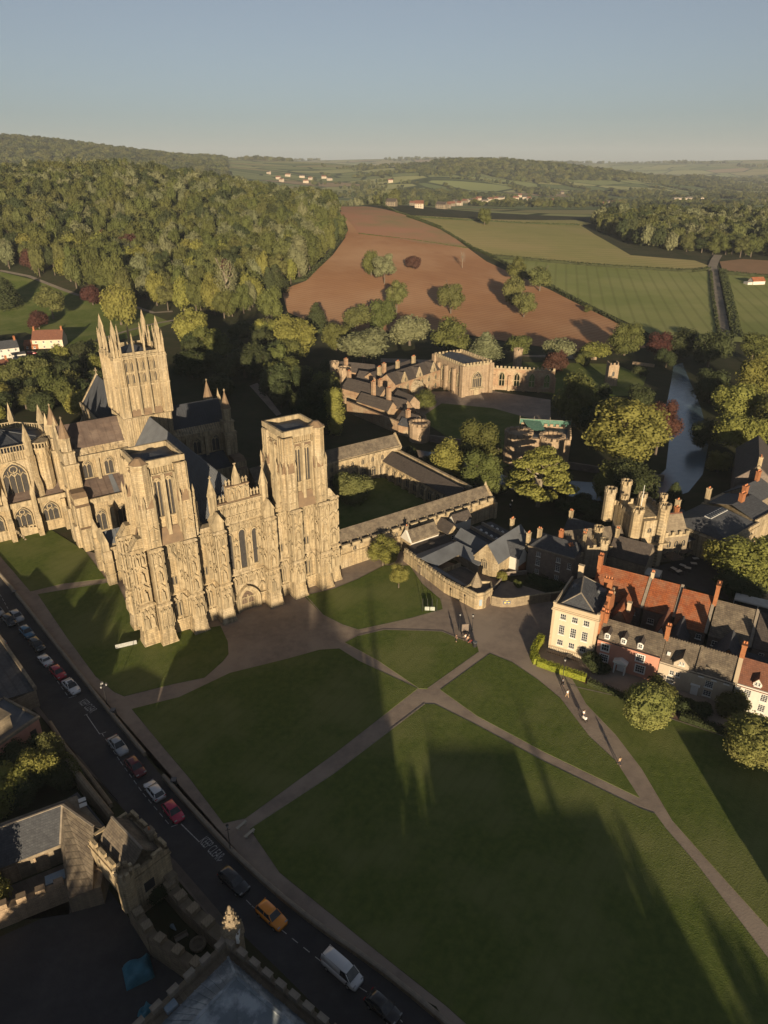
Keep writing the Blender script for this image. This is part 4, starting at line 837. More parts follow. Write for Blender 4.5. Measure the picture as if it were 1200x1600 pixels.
# bays between buttresses
bays = [(2.4, 6.6), (9.0, 12.6), (15.0, 23.5), (25.9, 29.5), (31.9, 36.1)]
wall_T = Matrix.Translation((0, YB, 0)); car.T = wall_T; st.T = wall_T; wf.T = wall_T
for i, (a, c) in enumerate(bays):
    battered(wf, a + .5, c - .5, 0, .1, 2.8, .3); band(wf, a + .28, c - .28, Z1 - .15, .5, .28); band(wf, a + .28, c - .28, Z2 - .25, .5, .3); car.box(a, c, -.3, 0, 2.75, 3.0)
    w = c - a
    if i != 2:
        # two gabled arches over a pair of lights
        for xa, xb in ((a + .15, a + w / 2), (a + w / 2, c - .15)):
            for x in (xa, xb): car.bar((x, -.3, 7.1), ((xa + xb) / 2, -.3, 8.7), .2, .4)
        ribs(car, a + .25, c - .25, 3.0, 7.2, 3, .3)
        for xa, za, zb, n, ww in ((a + .25, 9.9, 20.0, 4, w - .5),): ribs(car, xa, xa + .7, za, 18.2, 1, .35); ribs(car, xa + ww - .7, xa + ww, za, 18.2, 1, .35)
        car.arch((a + c) / 2 - .8, (a + c) / 2 + .8, 9.9, 16.3, 18.3, .26, -.34)
        for z0, z1 in ((9.8, 13.6), (14.0, 17.6)):
            niches(car, st, a + .15, a + .95, z0, z1, 1, .26, p=1); niches(car, st, c - .95, c - .15, z0, z1, 1, .26, p=1)
        niches(car, st, a + .15, c - .15, 18.2, 20.5, 5, .22, gab=.45, p=.9)
    else:
        niches(car, st, a + .1, a + 1.0, 9.8, 13.6, 1, .3, p=1); niches(car, st, c - 1.0, c - .1, 9.8, 13.6, 1, .3, p=1)
        niches(car, st, a + .1, a + 1.0, 14.0, 18.3, 1, .3, p=1); niches(car, st, c - 1.0, c - .1, 14.0, 18.3, 1, .3, p=1)
        for xm in (17.85, 20.65):
            for z0, z1 in ((10.0, 13.3), (13.5, 17)): niches(car, st, xm - .55, xm + .55, z0, z1, 1, .3, p=1)
        niches(car, st, a + .1, c - .1, 18.9, 20.6, 10, .2, gab=.5, p=.6)
        niches(car, st, a + .1, c - .1, 6.3, 8.7, 7, .26, gab=.4, p=.9)
        # portal
        for k, (dx, dy) in enumerate(((2.35, -1.0), (2.0, -.8), (1.65, -.6))): car.arch(19.25 - dx, 19.25 + dx, 0, 2.7 - .1 * k, 5.6 - .35 * k, .34, dy, 0)
        for sgn in (-1, 1): x0_ = 19.25 + sgn * 3.5; car.box(x0_ - .8, x0_ + .8, -.55, 0, 2.9, 3.1); car.bar((x0_ - .85, -.35, 4.3), (x0_, -.35, 5.6), .2, .4); car.bar((x0_ + .85, -.35, 4.3), (x0_, -.35, 5.6), .2, .4)
wf.T = Matrix(); car.T = Matrix(); st.T = Matrix()
# the two side projections of the front (north and south ends)
for xa, xb, f_ in ((-3.1, -.3, 1), (38.8, 41.6, -1)):
    for y0, y1 in ((1.6, 4.2), (8.4, 11.0)):
        battered(wf, xa, xb, y0, y1, 2.8, .4); wf.box(xa, xb, y0, y1, 2.8, Z1); wf.box(xa + .12, xb - .12, y0 + .12, y1, Z1, Z2)
        wf.frus([(xa + .1, y0 + .1), (xb - .1, y0 + .1), (xb - .1, y1 - .1), (xa + .1, y1 - .1)], Z2 - .2, [(xa + (1.7 if f_ > 0 else .1), y0 + .3), (xb - (.1 if f_ > 0 else 1.7), y0 + .3), (xb - (.1 if f_ > 0 else 1.7), y1 - .3), (xa + (1.7 if f_ > 0 else .1), y1 - .3)], Z2 + 2.2)
        T = Matrix.Translation((0, y0, 0)); car.T = T; st.T = T
        for z0, z1, k in ((3.6, 8.2, 2), (9.8, 13.6, 1), (14, 17.6, 1), (17.9, 20.5, 2)): niches(car, st, xa + .3, xb - .3, z0, z1, k, .24, p=.9)
        wf.T = T; band(wf, xa, xb, Z1 - .15, .5, .28); band(wf, xa, xb, Z2 - .25, .5, .25); wf.T = Matrix()
        xo = xa if f_ > 0 else xb; T = face(xo, (y0 + y1) / 2, FN if f_ > 0 else FS); car.T = T; st.T = T
        for z0, z1, k in ((3.6, 8.2, 2), (9.8, 13.6, 1), (14, 17.6, 1), (17.9, 20.5, 2)): niches(car, st, -1.1, 1.1, z0, z1, k, .24, p=.9)
        car.T = Matrix(); st.T = Matrix()
for xo, fr_ in ((-.6, FN), (39.1, FS)):
    T = face(xo, 6.3, fr_); car.T = T; st.T = T; wf.T = T
    niches(car, st, -2, 2, 3.6, 8.2, 3, .26); niches(car, st, -2, 2, 9.8, 13.6, 3, .26); niches(car, st, -2, 2, 14, 17.6, 3, .26); niches(car, st, -2, 2, 17.9, 20.5, 5, .2, gab=.45)
    band(wf, -2, 2, Z1 - .15, .5, .28); band(wf, -2, 2, Z2 - .25, .5, .28)
    car.T = Matrix(); st.T = Matrix(); wf.T = Matrix()
wf.box(-.6, 9.6, 5.2, 11.2, 0, Z2); wf.box(28.9, 39.1, 5.2, 11.2, 0, Z2)
wf.box(9.0, 29.5, YB - .3, 4.2, Z2, Z2 + .5); wf.frus([(15, YB - .1), (23.5, YB - .1), (23.5, YB + .3), (15, YB + .3)], 20.3, [(15, 2.1), (23.5, 2.1), (23.5, YB + .3), (15, YB + .3)], 21.05); 
# gallery over the centre, with its stepped gable
wf.box(14.6, 23.9, 2.1, 3.7, Z2, 25.5)
car.T = Matrix.Translation((0, 2.1, 0)); st.T = car.T
niches(car, st, 14.8, 23.7, 21.4, 22.9, 12, .22, gab=.4, p=1); niches(car, st, 14.8, 23.7, 23.1, 25.4, 12, .26, gab=.2, p=1)
car.box(14.5, 24.0, -.45, 0, 25.4, 25.7); car.T = Matrix(); st.T = Matrix()
wf.xpoly([(16.9, 25.5), (21.6, 25.5), (21.6, 28.9), (16.9, 28.9)], 2.2, 3.4)
sl.box(14.5, 24.0, 2.0, 3.8, 25.7, 25.85); sl.box(16.8, 21.7, 2.0, 3.6, 28.9, 29.1)
car.T = Matrix.Translation((0, 2.2, 0)); st.T = car.T; niches(car, st, 17.1, 21.4, 26.0, 28.7, 3, .3, p=1); car.T = Matrix(); st.T = Matrix()
for xs in ((14.9, 15.6, 16.3), (22.2, 22.9, 23.6)):
    for x in xs: car.box(x - .13, x + .13, 2.7, 3.0, 25.85, 26.9); car.pyr([(x - .3, 2.6), (x + .3, 2.6), (x + .3, 3.1), (x - .3, 3.1)], 26.7, (x, 2.85, 27.4))
for x in (17.1, 17.8, 20.7, 21.4): car.box(x - .12, x + .12, 2.6, 2.9, 29.1, 29.9); car.pyr([(x - .26, 2.5), (x + .26, 2.5), (x + .26, 3.0), (x - .26, 3.0)], 29.8, (x, 2.75, 30.4))
car.box(18.65, 19.85, 2.3, 3.3, 29.1, 30.6); car.pyr([(18.65, 2.3), (19.85, 2.3), (19.85, 3.3), (18.65, 3.3)], 30.6, (19.25, 2.8, 33.4)); car.box(18.95, 19.55, 2.7, 2.9, 33.2, 33.4)
for x in (18.5, 20.0): car.pyr([(x - .2, 2.5), (x + .2, 2.5), (x + .2, 2.9), (x - .2, 2.9)], 29.1, (x, 2.7, 31.2))
wf.build('west_front', 'stone', cath); car.build('niche_carving', 'trim', cath, kind='stuff'); st.build('statues', 'trim', cath, kind='stuff'); sl.build('weathering_ledge', 'slope', cath)
# octagonal stair turrets on the inner buttresses
for x in (13.8, 24.7):
    b = MB(); b.box(x - 1.1, x + 1.1, .3, 2.5, 21.2, 23.2); b.xpoly([(x - 1.25, 23.0), (x + 1.25, 23.0), (x, 25.2)], .15, .55); b.slab([(x - 1.3, .1, 22.9), (x - 1.3, 2.6, 22.9), (x, 2.6, 25.1), (x, .1, 25.1)], .15); b.slab([(x + 1.3, .1, 22.9), (x + 1.3, 2.6, 22.9), (x, 2.6, 25.1), (x, .1, 25.1)], .15)
    b.cyl(x, 2.2, .8, 22.5, 28.0, 8, .72)
    for i in range(8): a = math.pi / 4 * i; b.box(x + .78 * math.cos(a) - .07, x + .78 * math.cos(a) + .07, 2.2 + .78 * math.sin(a) - .07, 2.2 + .78 * math.sin(a) + .07, 24.5, 27.9)
    t = b.build('stair_turret', 'trim', cath); s_ = MB().cyl(x, 2.2, 1.0, 28.0, 28.3, 8).cyl(x, 2.2, .95, 28.3, 31.6, 8, .05).box(x - .3, x + .3, 2.15, 2.25, 31.7, 31.85).box(x - .06, x + .06, 2.15, 2.25, 31.4, 32.2)
    s_.build('spirelet', 'trim', t)
# west windows, door
for x, z, w, h in ((16.5, 10.6, 1.15, 8.0), (19.25, 10.2, 1.35, 8.9), (22.0, 10.6, 1.15, 8.0)): gothic(cath, x, YB, z, w, h, 1, ring=.2, rel=.34, trac=False, label='tall dark lancet window over the west door')
for a, c in (bays[0], bays[1], bays[3], bays[4]):
    xc = (a + c) / 2
    for s_ in (-.42, .42): gothic(cath, xc + s_, YB, 3.9, .5, 3.1, 1, ring=.14, rel=.3, trac=False); gothic(cath, xc + s_ * .75, YB, 11.2, .34, 1.7, 1, ring=.08, rel=.16, trac=False)
dr = MB().apane(17.75, 20.75, 0, 2.4, 4.3, YB - .14, YB - .08).build('west_door', 'door', cath)
d2 = MB(); d2.box(19.15, 19.35, YB - .4, YB - .14, 0, 3.6); 
for x in (17.9, 18.5, 19.0, 19.5, 20.0, 20.6): d2.box(x - .03, x + .03, YB - .18, YB - .14, 0, 2.6)
d2.bar((17.75, YB - .25, 2.2), (18.5, YB - .25, 3.2), .12); d2.bar((19.25, YB - .25, 2.2), (18.5, YB - .25, 3.2), .12); d2.bar((19.25, YB - .25, 2.2), (20.0, YB - .25, 3.2), .12); d2.bar((20.75, YB - .25, 2.2), (20.0, YB - .25, 3.2), .12); d2.build('door_frame', 'trim', dr)
# ------------------------------------------------------------ western towers, upper stage
def west_tower(x0, x1, y0, y1, flip):
    zt = 37.0; b = MB(); c = MB(); s2 = MB(); f2 = MB(); b.box(x0 + .9, x1 - .9, y0 + .9, y1 - .9, Z2, zt)
    W = x1 - x0; D = y1 - y0
    faces = [(face(x0, y0 + .9, FW), W), (face(x0 + .9, y1, FN), D), (face(x1 - .9, y0, FS), D), (face(x1, y1 - .9, FE), W)]
    tw = b
    pn = []
    for T, w in faces:
        for m_ in (b, c, s2, f2): m_.T = T
        for xa, xb in ((0, 2.5), (w - 2.5, w)):
            b.box(xa + .05, xb - .05, -1.5, 0, Z2 + .1, 29.2); s2.frus([(xa + .05, -1.5), (xb - .05, -1.5), (xb - .05, 0), (xa + .05, 0)], 29.2, [(xa + .05, -.75), (xb - .05, -.75), (xb - .05, 0), (xa + .05, 0)], 31.6)
            b.box(xa + .25, xb - .25, -.9, 0, 29.0, 36.6)
            c.T = T @ Matrix.Translation((0, -1.5, 0)); ribs(c, xa + .25, xb - .25, Z2 + .3, 29.0, 2, .16, .12); niches(c, f2, xa + .3, xb - .3, 22.4, 25.4, 1, .22, fig=False); band(c, xa + .1, xb - .1, 25.8, .25, .12)
            for xx in (xa + .3, xb - .3): c.box(xx - .16, xx + .16, -.25, .1, 28.6, 30.4); c.pyr([(xx - .22, -.3), (xx + .22, -.3), (xx + .22, .14), (xx - .22, .14)], 30.4, (xx, -.08, 31.9))
            c.T = T @ Matrix.Translation((0, -.9, 0)); ribs(c, xa + .35, xb - .35, 29.5, 36.4, 2, .14, .1); band(c, xa + .25, xb - .25, 33.0, .25, .12)
            c.T = T
        xm0, xm1 = 2.5, w - 2.5; n = 2
        s2.frus([(xm0, -1.3), (xm1, -1.3), (xm1, 0), (xm0, 0)], Z2 + .1, [(xm0, -.25), (xm1, -.25), (xm1, 0), (xm0, 0)], Z2 + 3.2)
        for i in range(3): xx = xm0 + (xm1 - xm0) * i / 2; ww = .34 if i == 1 else .2; c.box(xx - ww, xx + ww, -.75, 0, Z2 + .8, 35.0); c.box(xx - ww - .14, xx - ww + .02, -.9, 0, Z2 + 3, 34.0)
        c.box(xm0, xm1, -.5, 0, 34.9, 35.15); c.box(xm0, xm1, -.65, 0, 36.5, 36.9)
        for i in range(9): xx = xm0 + (xm1 - xm0) * (i + .5) / 9; c.box(xx - .07, xx + .07, -.3, 0, 35.15, 36.5)
        s2.frus([(xm0, -.7), (xm1, -.7), (xm1, 0), (xm0, 0)], 34.45, [(xm0, -.3), (xm1, -.3), (xm1, 0), (xm0, 0)], 34.9)
        # parapet round the top
        c.box(.1, w - .1, -.75, -.25, 36.9, 38.0)
        pn.append(T)
    for m_ in (b, c, s2, f2): m_.T = Matrix()
    # the hexagonal stair turret in one corner
    tx = x0 + .9 if flip else x1 - .9
    b.cyl(tx, y0 + 1.0, 1.55, Z2, 37.6, 8); c.cyl(tx, y0 + 1.0, 1.8, 37.4, 37.7, 8); s2.cyl(tx, y0 + 1.0, 1.7, 37.7, 38.7, 8, .5)
    t = b.build('west_tower', 'stone', cath, label=None); c.build('tower_ribs_and_parapet', 'trim', t); s2.build('weathering_slope', 'slope', t, kind='stuff')
    MB().box(x0 + 1, x1 - 1, y0 + 1, y1 - 1, 37.0, 37.1).pyr([(x0 + 1.2, y0 + 1.2), (x1 - 1.2, y0 + 1.2), (x1 - 1.2, y1 - 1.2), (x0 + 1.2, y1 - 1.2)], 37.1, ((x0 + x1) / 2, (y0 + y1) / 2, 37.7)).build('tower_roof', 'leadd', t)
    for (ang, ox, oy, w) in ((FW, x0, y0 + .9, W), (FN, x0 + .9, y1, D), (FS, x1 - .9, y0, D), (FE, x1, y1 - .9, W)):
        T = face(ox, oy, ang)
        for k in (-1, 1):
            p = T @ Vector((w / 2 + k * (w - 5) / 4, 0, 26.6)); gothic(t, p.x, p.y, 26.6, 1.15, 7.6, 2, ang, ring=.2, rel=.42)
    return t
west_tower(.2, 9.4, 1.2, 10.6, True); west_tower(29.1, 38.3, 1.2, 10.6, False)
# two little pinnacled buttresses between tower and screen
for x in (10.4, 28.1):
    b = MB().box(x - .55, x + .55, 2.6, 4.2, Z2, 27.5); b.pyr([(x - .5, 2.7), (x + .5, 2.7), (x + .5, 3.7), (x - .5, 3.7)], 27.5, (x, 3.2, 30.6)); b.bar((x, 3.6, 28.5), (x - (1 if x < 19 else -1) * 1.2, 3.6, 30.5), .4); b.build('pinnacle_buttress', 'trim', cath)
# ------------------------------------------------------------ nave, aisles
XC = 19.25
nb = MB().gbody(XC - 6.1, XC + 6.1, 3.8, 56, 0, 19.6, 28.2, 'y'); nb.box(9.4, 29.1, 11, 50.5, 0, 9.4)
for i in range(9):
    y = 13.5 + i * 4.4
    for sx in (-1, 1): nb.box(XC + sx * 6.1 - .35, XC + sx * 6.1 + .35, y - 2.5, y - 1.9, 9, 19.5); xx = XC + sx * 9.85; nb.box(min(xx, xx + sx * 1.2), max(xx, xx + sx * 1.2), y - 2.6, y - 1.8, 0, 8.6)
nb.box(XC - 6.5, XC - 6.0, 10.6, 56, 19.4, 20.6); nb.box(XC + 6.0, XC + 6.5, 10.6, 56, 19.4, 20.6); nb.box(9.1, 9.6, 11, 50, 9.2, 10.2); nb.box(28.9, 29.4, 11, 50, 9.2, 10.2)
nave = nb.build('nave', 'stone', cath)
for i in range(9):
    y = 13.5 + i * 4.4
    gothic(nave, XC - 6.1, y + .1, 13.4, 1.9, 4.8, 2, FN); gothic(nave, 9.4, y + .1, 3.0, 2.2, 5, 2, FN); gothic(nave, XC + 6.1, y + .1, 13.4, 1.9, 4.8, 2, FS)
def seam_roof(name, mt, quads, parent, n=24, seam=.09, hs=.1):
    b = MB()
    for q in quads:
        b.slab(q, .15); A, B_, C_, D_ = [Vector(v) for v in q]      # A-B eave, D-C ridge
        nr = (B_ - A).cross(D_ - A).normalized(); nr = nr if nr.z > 0 else -nr
        for i in range(1, n):
            t = i / n; b.bar(A.lerp(B_, t) + nr * hs / 2, D_.lerp(C_, t) + nr * hs / 2, seam, hs)
    return b.build(name, mt, parent)
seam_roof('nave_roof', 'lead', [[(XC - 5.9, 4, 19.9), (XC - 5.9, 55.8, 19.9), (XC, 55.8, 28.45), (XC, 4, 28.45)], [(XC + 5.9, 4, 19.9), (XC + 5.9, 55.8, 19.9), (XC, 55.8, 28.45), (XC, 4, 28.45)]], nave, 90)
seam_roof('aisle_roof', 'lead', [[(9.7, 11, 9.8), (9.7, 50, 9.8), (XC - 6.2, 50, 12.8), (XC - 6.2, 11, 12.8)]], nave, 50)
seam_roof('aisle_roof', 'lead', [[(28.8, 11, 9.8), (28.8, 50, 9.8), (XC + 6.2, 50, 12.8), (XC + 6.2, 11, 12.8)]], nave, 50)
# ------------------------------------------------------------ crossing tower
ct = MB(); cc = MB(); cw = MB(); X0, X1, Y0, Y1 = XC - 6.4, XC + 6.4, 56, 68.8; ZB, ZM, ZP = 28.9, 36.6, 43.4
ct.box(X0 + .5, X1 - .5, Y0 + .5, Y1 - .5, 0, ZB); ct.box(X0 + .8, X1 - .8, Y0 + .8, Y1 - .8, ZB, ZP)
ct.frus([(X0 + .4, Y0 + .4), (X1 - .4, Y0 + .4), (X1 - .4, Y1 - .4), (X0 + .4, Y1 - .4)], ZB - .4, [(X0 - .05, Y0 - .05), (X1 + .05, Y0 - .05), (X1 + .05, Y1 + .05), (X0 - .05, Y1 + .05)], ZB)
tower = None
def pinn(b, x, y, z0, z1, r=.28):
    b.box(x - r, x + r, y - r, y + r, z0, z0 + (z1 - z0) * .55); zc = z0 + (z1 - z0) * .55
    b.pyr([(x - r * 1.15, y - r * 1.15), (x + r * 1.15, y - r * 1.15), (x + r * 1.15, y + r * 1.15), (x - r * 1.15, y + r * 1.15)], zc, (x, y, z1))
    for i in range(1, 4): t = i / 4; k = r * 1.15 * (1 - t) + .09; z = zc + (z1 - zc) * t; b.box(x - k, x + k, y - .05, y + .05, z - .08, z + .08); b.box(x - .05, x + .05, y - k, y + k, z - .08, z + .08)
for ang, ox, oy in ((FW, X0, Y0), (FN, X0, Y1), (FS, X1, Y0), (FE, X1, Y1)):
    T = face(ox, oy, ang); W = 12.8
    for m_ in (ct, cc, cw): m_.T = T
    ribs(cc, .9, W - .9, 20, ZB - .5, 22, -.30, .1) if 0 else None
    cc.T = T @ Matrix.Translation((0, .5, 0)); ribs(cc, .9, W - .9, 18, ZB - .6, 20, .2, .12); cc.T = T
    for xa, xb in ((0, 2.3), (W - 2.3, W)):
        ct.box(xa + .02, xb - .02, 0, .85, ZB, ZP + .6); cc.box(xa + .4, xa + .7, -.16, 0, ZB + .3, ZP); cc.box(xb - .7, xb - .4, -.16, 0, ZB + .3, ZP); cc.box(xa, xb, -.18, 0, ZM - .15, ZM + .1); cc.box(xa, xb, -.18, 0, ZP - .2, ZP + .1)
    bw = (W - 4.6) / 3
    for i in range(3):
        a = 2.3 + i * bw; c = a + bw
        if i: ct.box(a - .32, a + .32, .1, .85, ZB + .2, ZP + .5); cc.box(a - .14, a + .14, -.12, .1, ZB + .4, ZP + .5)
        cw.frus([(a + .3, .25), (c - .3, .25), (c - .3, .8), (a + .3, .8)], ZB, [(a + .3, .7), (c - .3, .7), (c - .3, .8), (a + .3, .8)], ZB + 1.6)
        cc.T = T @ Matrix.Translation((0, .8, 0)); m = (a + c) / 2
        ribs(cc, a + .35, c - .35, ZB + 1.4, ZM - .3, 2, .2, .1); ribs(cc, a + .35, c - .35, ZM + .2, ZP - .3, 4, .2, .06)
        for x_ in (m - .62, m + .62): cc.arch(x_ - .36, x_ + .36, ZM + .5, ZM + 2.4, ZM + 3.1, .1, -.26, 0, n=3); cc.arch(x_ - .36, x_ + .36, ZM + 3.5, ZM + 5.3, ZM + 6.0, .1, -.26, 0, n=3)
        cc.box(a + .3, c - .3, -.3, 0, ZM - .35, ZM + .05); cc.box(a + .3, c - .3, -.3, 0, ZM + 3.15, ZM + 3.35)
        cc.T = T
    # pierced parapet
    cc.box(2.3, W - 2.3, 0, .35, ZP, ZP + .25); cc.box(2.3, W - 2.3, 0, .35, ZP + 1.25, ZP + 1.45)
    for i in range(24): x_ = 2.3 + 8.2 * (i + .5) / 24; cc.bar((x_ - .17, .17, ZP + .25), (x_ + .17, .17, ZP + 1.25), .1, .18); cc.bar((x_ + .17, .17, ZP + .25), (x_ - .17, .17, ZP + 1.25), .1, .18)
    for i in (1, 2): x_ = 2.3 + i * bw; pinn(cc, x_, .2, ZP + .4, ZP + 6.2, .2)
    for x_ in (.4, 2.0): pinn(cc, x_, .35, ZP + .6, ZP + 6.2, .2)
    for x_ in (W - .4, W - 2.0): pinn(cc, x_, .35, ZP + .6, ZP + 5.8, .2)
    for x_ in (1.2,): pinn(cc, x_, .3, ZP + .6, ZP + 4.6, .2)
for m_ in (ct, cc, cw): m_.T = Matrix()
for x_ in (X0 + 1.15, X1 - 1.15):
    for y_ in (Y0 + 1.15, Y1 - 1.15): ct.box(x_ - .65, x_ + .65, y_ - .65, y_ + .65, ZP, ZP + 2.4); pinn(cc, x_, y_, ZP + 2.2, ZP + 9.4, .46)
tower = ct.build('crossing_tower', 'stone', cath); cc.build('tower_ribs_and_pinnacles', 'trim', tower); cw.build('weathering_slope', 'slope', tower, kind='stuff')
for ang, ox, oy in ((FW, X0, Y0 + .8), (FN, X0 + .8, Y1), (FS, X1 - .8, Y0), (FE, X1, Y1 - .8)):
    T = face(ox, oy, ang)
    for i in range(3):
        m = 2.3 + (i + .5) * 8.2 / 3
        for s_ in (-.62, .62):
            for zz in (.55, 3.55):
                p = T @ Vector((m + s_, 0, ZM + zz)); k = ('slit',)
                if k not in CACHE: CACHE[k] = MB().apane(-.26, .26, 0, 1.7, 2.3, -.05, 0).mesh('louvre_window', 'glass')
                link('louvre_window', CACHE[k], tower, p, ang)
MB().box(X0 + .8, X1 - .8, Y0 + .8, Y1 - .8, ZP, ZP + .15).pyr([(X0 + 1.6, Y0 + 1.6), (X1 - 1.6, Y0 + 1.6), (X1 - 1.6, Y1 - 1.6), (X0 + 1.6, Y1 - 1.6)], ZP + .15, (XC, 62.4, ZP + 2.2)).bar((X0 + 2, Y0 + 2, ZP + .5), (X1 - 2, Y1 - 2, ZP + .7), .3).build('tower_roof', 'leadd', tower)
# ------------------------------------------------------------ transepts
def transept(sg):
    b = MB(); c = MB(); r = MB(); xe = XC + sg * 21.2; xi = XC + sg * 6.0
    def bx(xa, xb, *a): (b.box(min(xa, xb), max(xa, xb), *a))
    def cx(xa, xb, *a): (c.box(min(xa, xb), max(xa, xb), *a))
    b.gbody(min(xe, xi), max(xe, xi), 56.6, 68.2, 0, 20.6, 28.0, 'x'); bx(xe, xi, 51.0, 56.6, 0, 11.2); bx(xe, xi, 68.2, 73.6, 0, 11.2)
    cx(xi + sg * .5, xe, 56.15, 56.65, 20.3, 21.5); cx(xi, xe, 50.6, 51.1, 10.9, 12.2); cx(xi, xe, 68.2, 68.6, 20.3, 21.5)
    for i in range(26): xx = xi + sg * (1 + i * .55); c.bar((xx - .2, 56.1, 20.4), (xx + .2, 56.1, 21.3), .12, .12); c.bar((xx + .2, 50.55, 11.0), (xx - .2, 50.55, 12.0), .12, .12)
    for k in (0, 1, 2): xx = xi + sg * (3.0 + k * 5.2); cx(xx - .4, xx + .4, 56.0, 56.7, 11, 21); cx(xx - .5, xx + .5, 49.6, 51.1, 0, 9.5)
    # gable end, corner turrets with pyramids, stepped corner piers
    c.ypoly([(56.4, 20.6), (68.4, 20.6), (62.4, 29.0)], min(xe, xe + sg * .5), max(xe, xe + sg * .5)); c.pyr([(xe - .3, 62.1), (xe + .3, 62.1), (xe + .3, 62.7), (xe - .3, 62.7)], 28.6, (xe, 62.4, 31))
    for y in (56.2, 68.6):
        xc_ = xe - sg * .6; b.box(xc_ - 1.7, xc_ + 1.7, y - 1.7, y + 1.7, 0, 20.2); c.box(xc_ - 1.85, xc_ + 1.85, y - 1.85, y + 1.85, 20.0, 20.5); b.box(xc_ - 1.35, xc_ + 1.35, y - 1.35, y + 1.35, 20.5, 23.4); c.box(xc_ - 1.5, xc_ + 1.5, y - 1.5, y + 1.5, 23.2, 23.6)
        b.cyl(xc_, y, 1.15, 23.4, 26.8, 8); c.cyl(xc_, y, 1.4, 26.6, 27.0, 8)
        for i in range(8): a = math.pi / 4 * i; c.box(xc_ + 1.15 * math.cos(a) - .09, xc_ + 1.15 * math.cos(a) + .09, y + 1.15 * math.sin(a) - .09, y + 1.15 * math.sin(a) + .09, 23.5, 26.8)
        r.cyl(xc_, y, 1.35, 27.0, 31.6, 8, .05); c.box(xc_ - .25, xc_ + .25, y - .07, y + .07, 31.8, 31.95); c.box(xc_ - .07, xc_ + .07, y - .07, y + .07, 31.4, 32.2)
        c.T = face(xc_, y - 1.7, FW); 
        for x_ in (-.8, .8): c.arch(x_ - .55, x_ + .55, 13, 17.6, 19, .14, -.14, 0)
        c.T = Matrix()
    xa = xe - sg * .4
    for z0, z1, e in ((0, 6, 2.6), (6, 11.5, 1.8), (11.5, 13.5, .9)):
        b.box(xa - 1.6, xa + 1.6, 50.6 - e, 56.2, z0, z1); r.frus([(xa - 1.6, 50.6 - e), (xa + 1.6, 50.6 - e), (xa + 1.6, 54), (xa - 1.6, 54)], z1, [(xa - 1.6, 51.2), (xa + 1.6, 51.2), (xa + 1.6, 54), (xa - 1.6, 54)], z1 + .9)
        x2 = xe + sg * (e * .8); b.box(min(xe - sg, x2), max(xe - sg, x2), 50.8, 53.4, z0, z1); b.box(min(xe - sg, x2), max(xe - sg, x2), 55.2, 57.4, z0, z1 + 3)
    t = b.build('transept', 'stone', cath); c.build('transept_parapet_and_turrets', 'trim', t); r.build('turret_cap', 'slope', t, kind='stuff')
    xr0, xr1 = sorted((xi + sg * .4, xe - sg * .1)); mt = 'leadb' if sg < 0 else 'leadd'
    q = [[(xr0, 56.8, 20.8), (xr1, 56.8, 20.8), (xr1, 62.4, 28.15), (xr0, 62.4, 28.15)], [(xr0, 68, 20.8), (xr1, 68, 20.8), (xr1, 62.4, 28.15), (xr0, 62.4, 28.15)]]
    seam_roof('transept_roof', mt, q, t, 22 if sg > 0 else 8, .07, .07); xr0, xr1 = sorted((xi + sg * .5, xe - sg * 2.2))
    seam_roof('aisle_roof', mt, [[(xr0, 51.2, 11.3), (xr1, 51.2, 11.3), (xr1, 56.5, 15.2), (xr0, 56.5, 15.2)]], t, 7)
    sx = xi + sg * 5.7; MB().slab([(sx - .7, 51.3, 11.5), (sx + .7, 51.3, 11.5), (sx + .5, 56.5, 15.4), (sx - .5, 56.5, 15.4)], .12).build('aisle_roof', 'lead', t)
    for k in (0, 1): gothic(t, xi + sg * (5.6 + k * 5.2), 56.6, 15.6, 2.0, 4.4, 2, FW, ring=.24)
    gothic(t, xe, 62.4, 8, 3.4, 10, 3, FN if sg < 0 else FS)
    for k in (0, 1): gothic(t, xi + sg * (5.6 + k * 5.2), 51, 3.5, 2.2, 5.4, 2, FW)
transept(-1); transept(1)
# ------------------------------------------------------------ choir and east end
b = MB().gbody(XC - 6.0, XC + 6.0, 68.5, 106, 0, 19.6, 28.0, 'y'); b.box(9.2, 29.3, 73.6, 108, 0, 10); b.box(XC - 6.4, XC - 6.0, 68.8, 106, 19.4, 20.7); b.box(XC + 6, XC + 6.4, 68.8, 106, 19.4, 20.7)
for i in range(8):
    y = 75 + i * 4.3; b.bar((9.4, y, 11), (XC - 6, y, 16), .5, .8); b.box(8.2, 9.6, y - .5, y + .5, 0, 12); b.pyr([(8.4, y - .4), (9.4, y - .4), (9.4, y + .4), (8.4, y + .4)], 12, (8.9, y, 14.5))
b.xpoly([(XC - 6.2, 19.6), (XC + 6.2, 19.6), (XC, 28.8)], 105.6, 106.2); b.box(XC - .12, XC + .12, 105.8, 106, 28.4, 30.4); b.box(XC - .45, XC + .45, 105.8, 106, 29.5, 29.7)
b.gbody(1.5, 9.4, 82, 89, 0, 12, 17.5, 'x'); b.ypoly([(81.6, 12), (89.4, 12), (85.5, 18.3)], 1.2, 1.8)
ch = b.build('choir', 'stone', cath)
seam_roof('choir_roof', 'leadd', [[(XC - 5.8, 69, 19.9), (XC - 5.8, 105.5, 19.9), (XC, 105.5, 28.2), (XC, 69, 28.2)], [(XC + 5.8, 69, 19.9), (XC + 5.8, 105.5, 19.9), (XC, 105.5, 28.2), (XC, 69, 28.2)]], ch, 60)
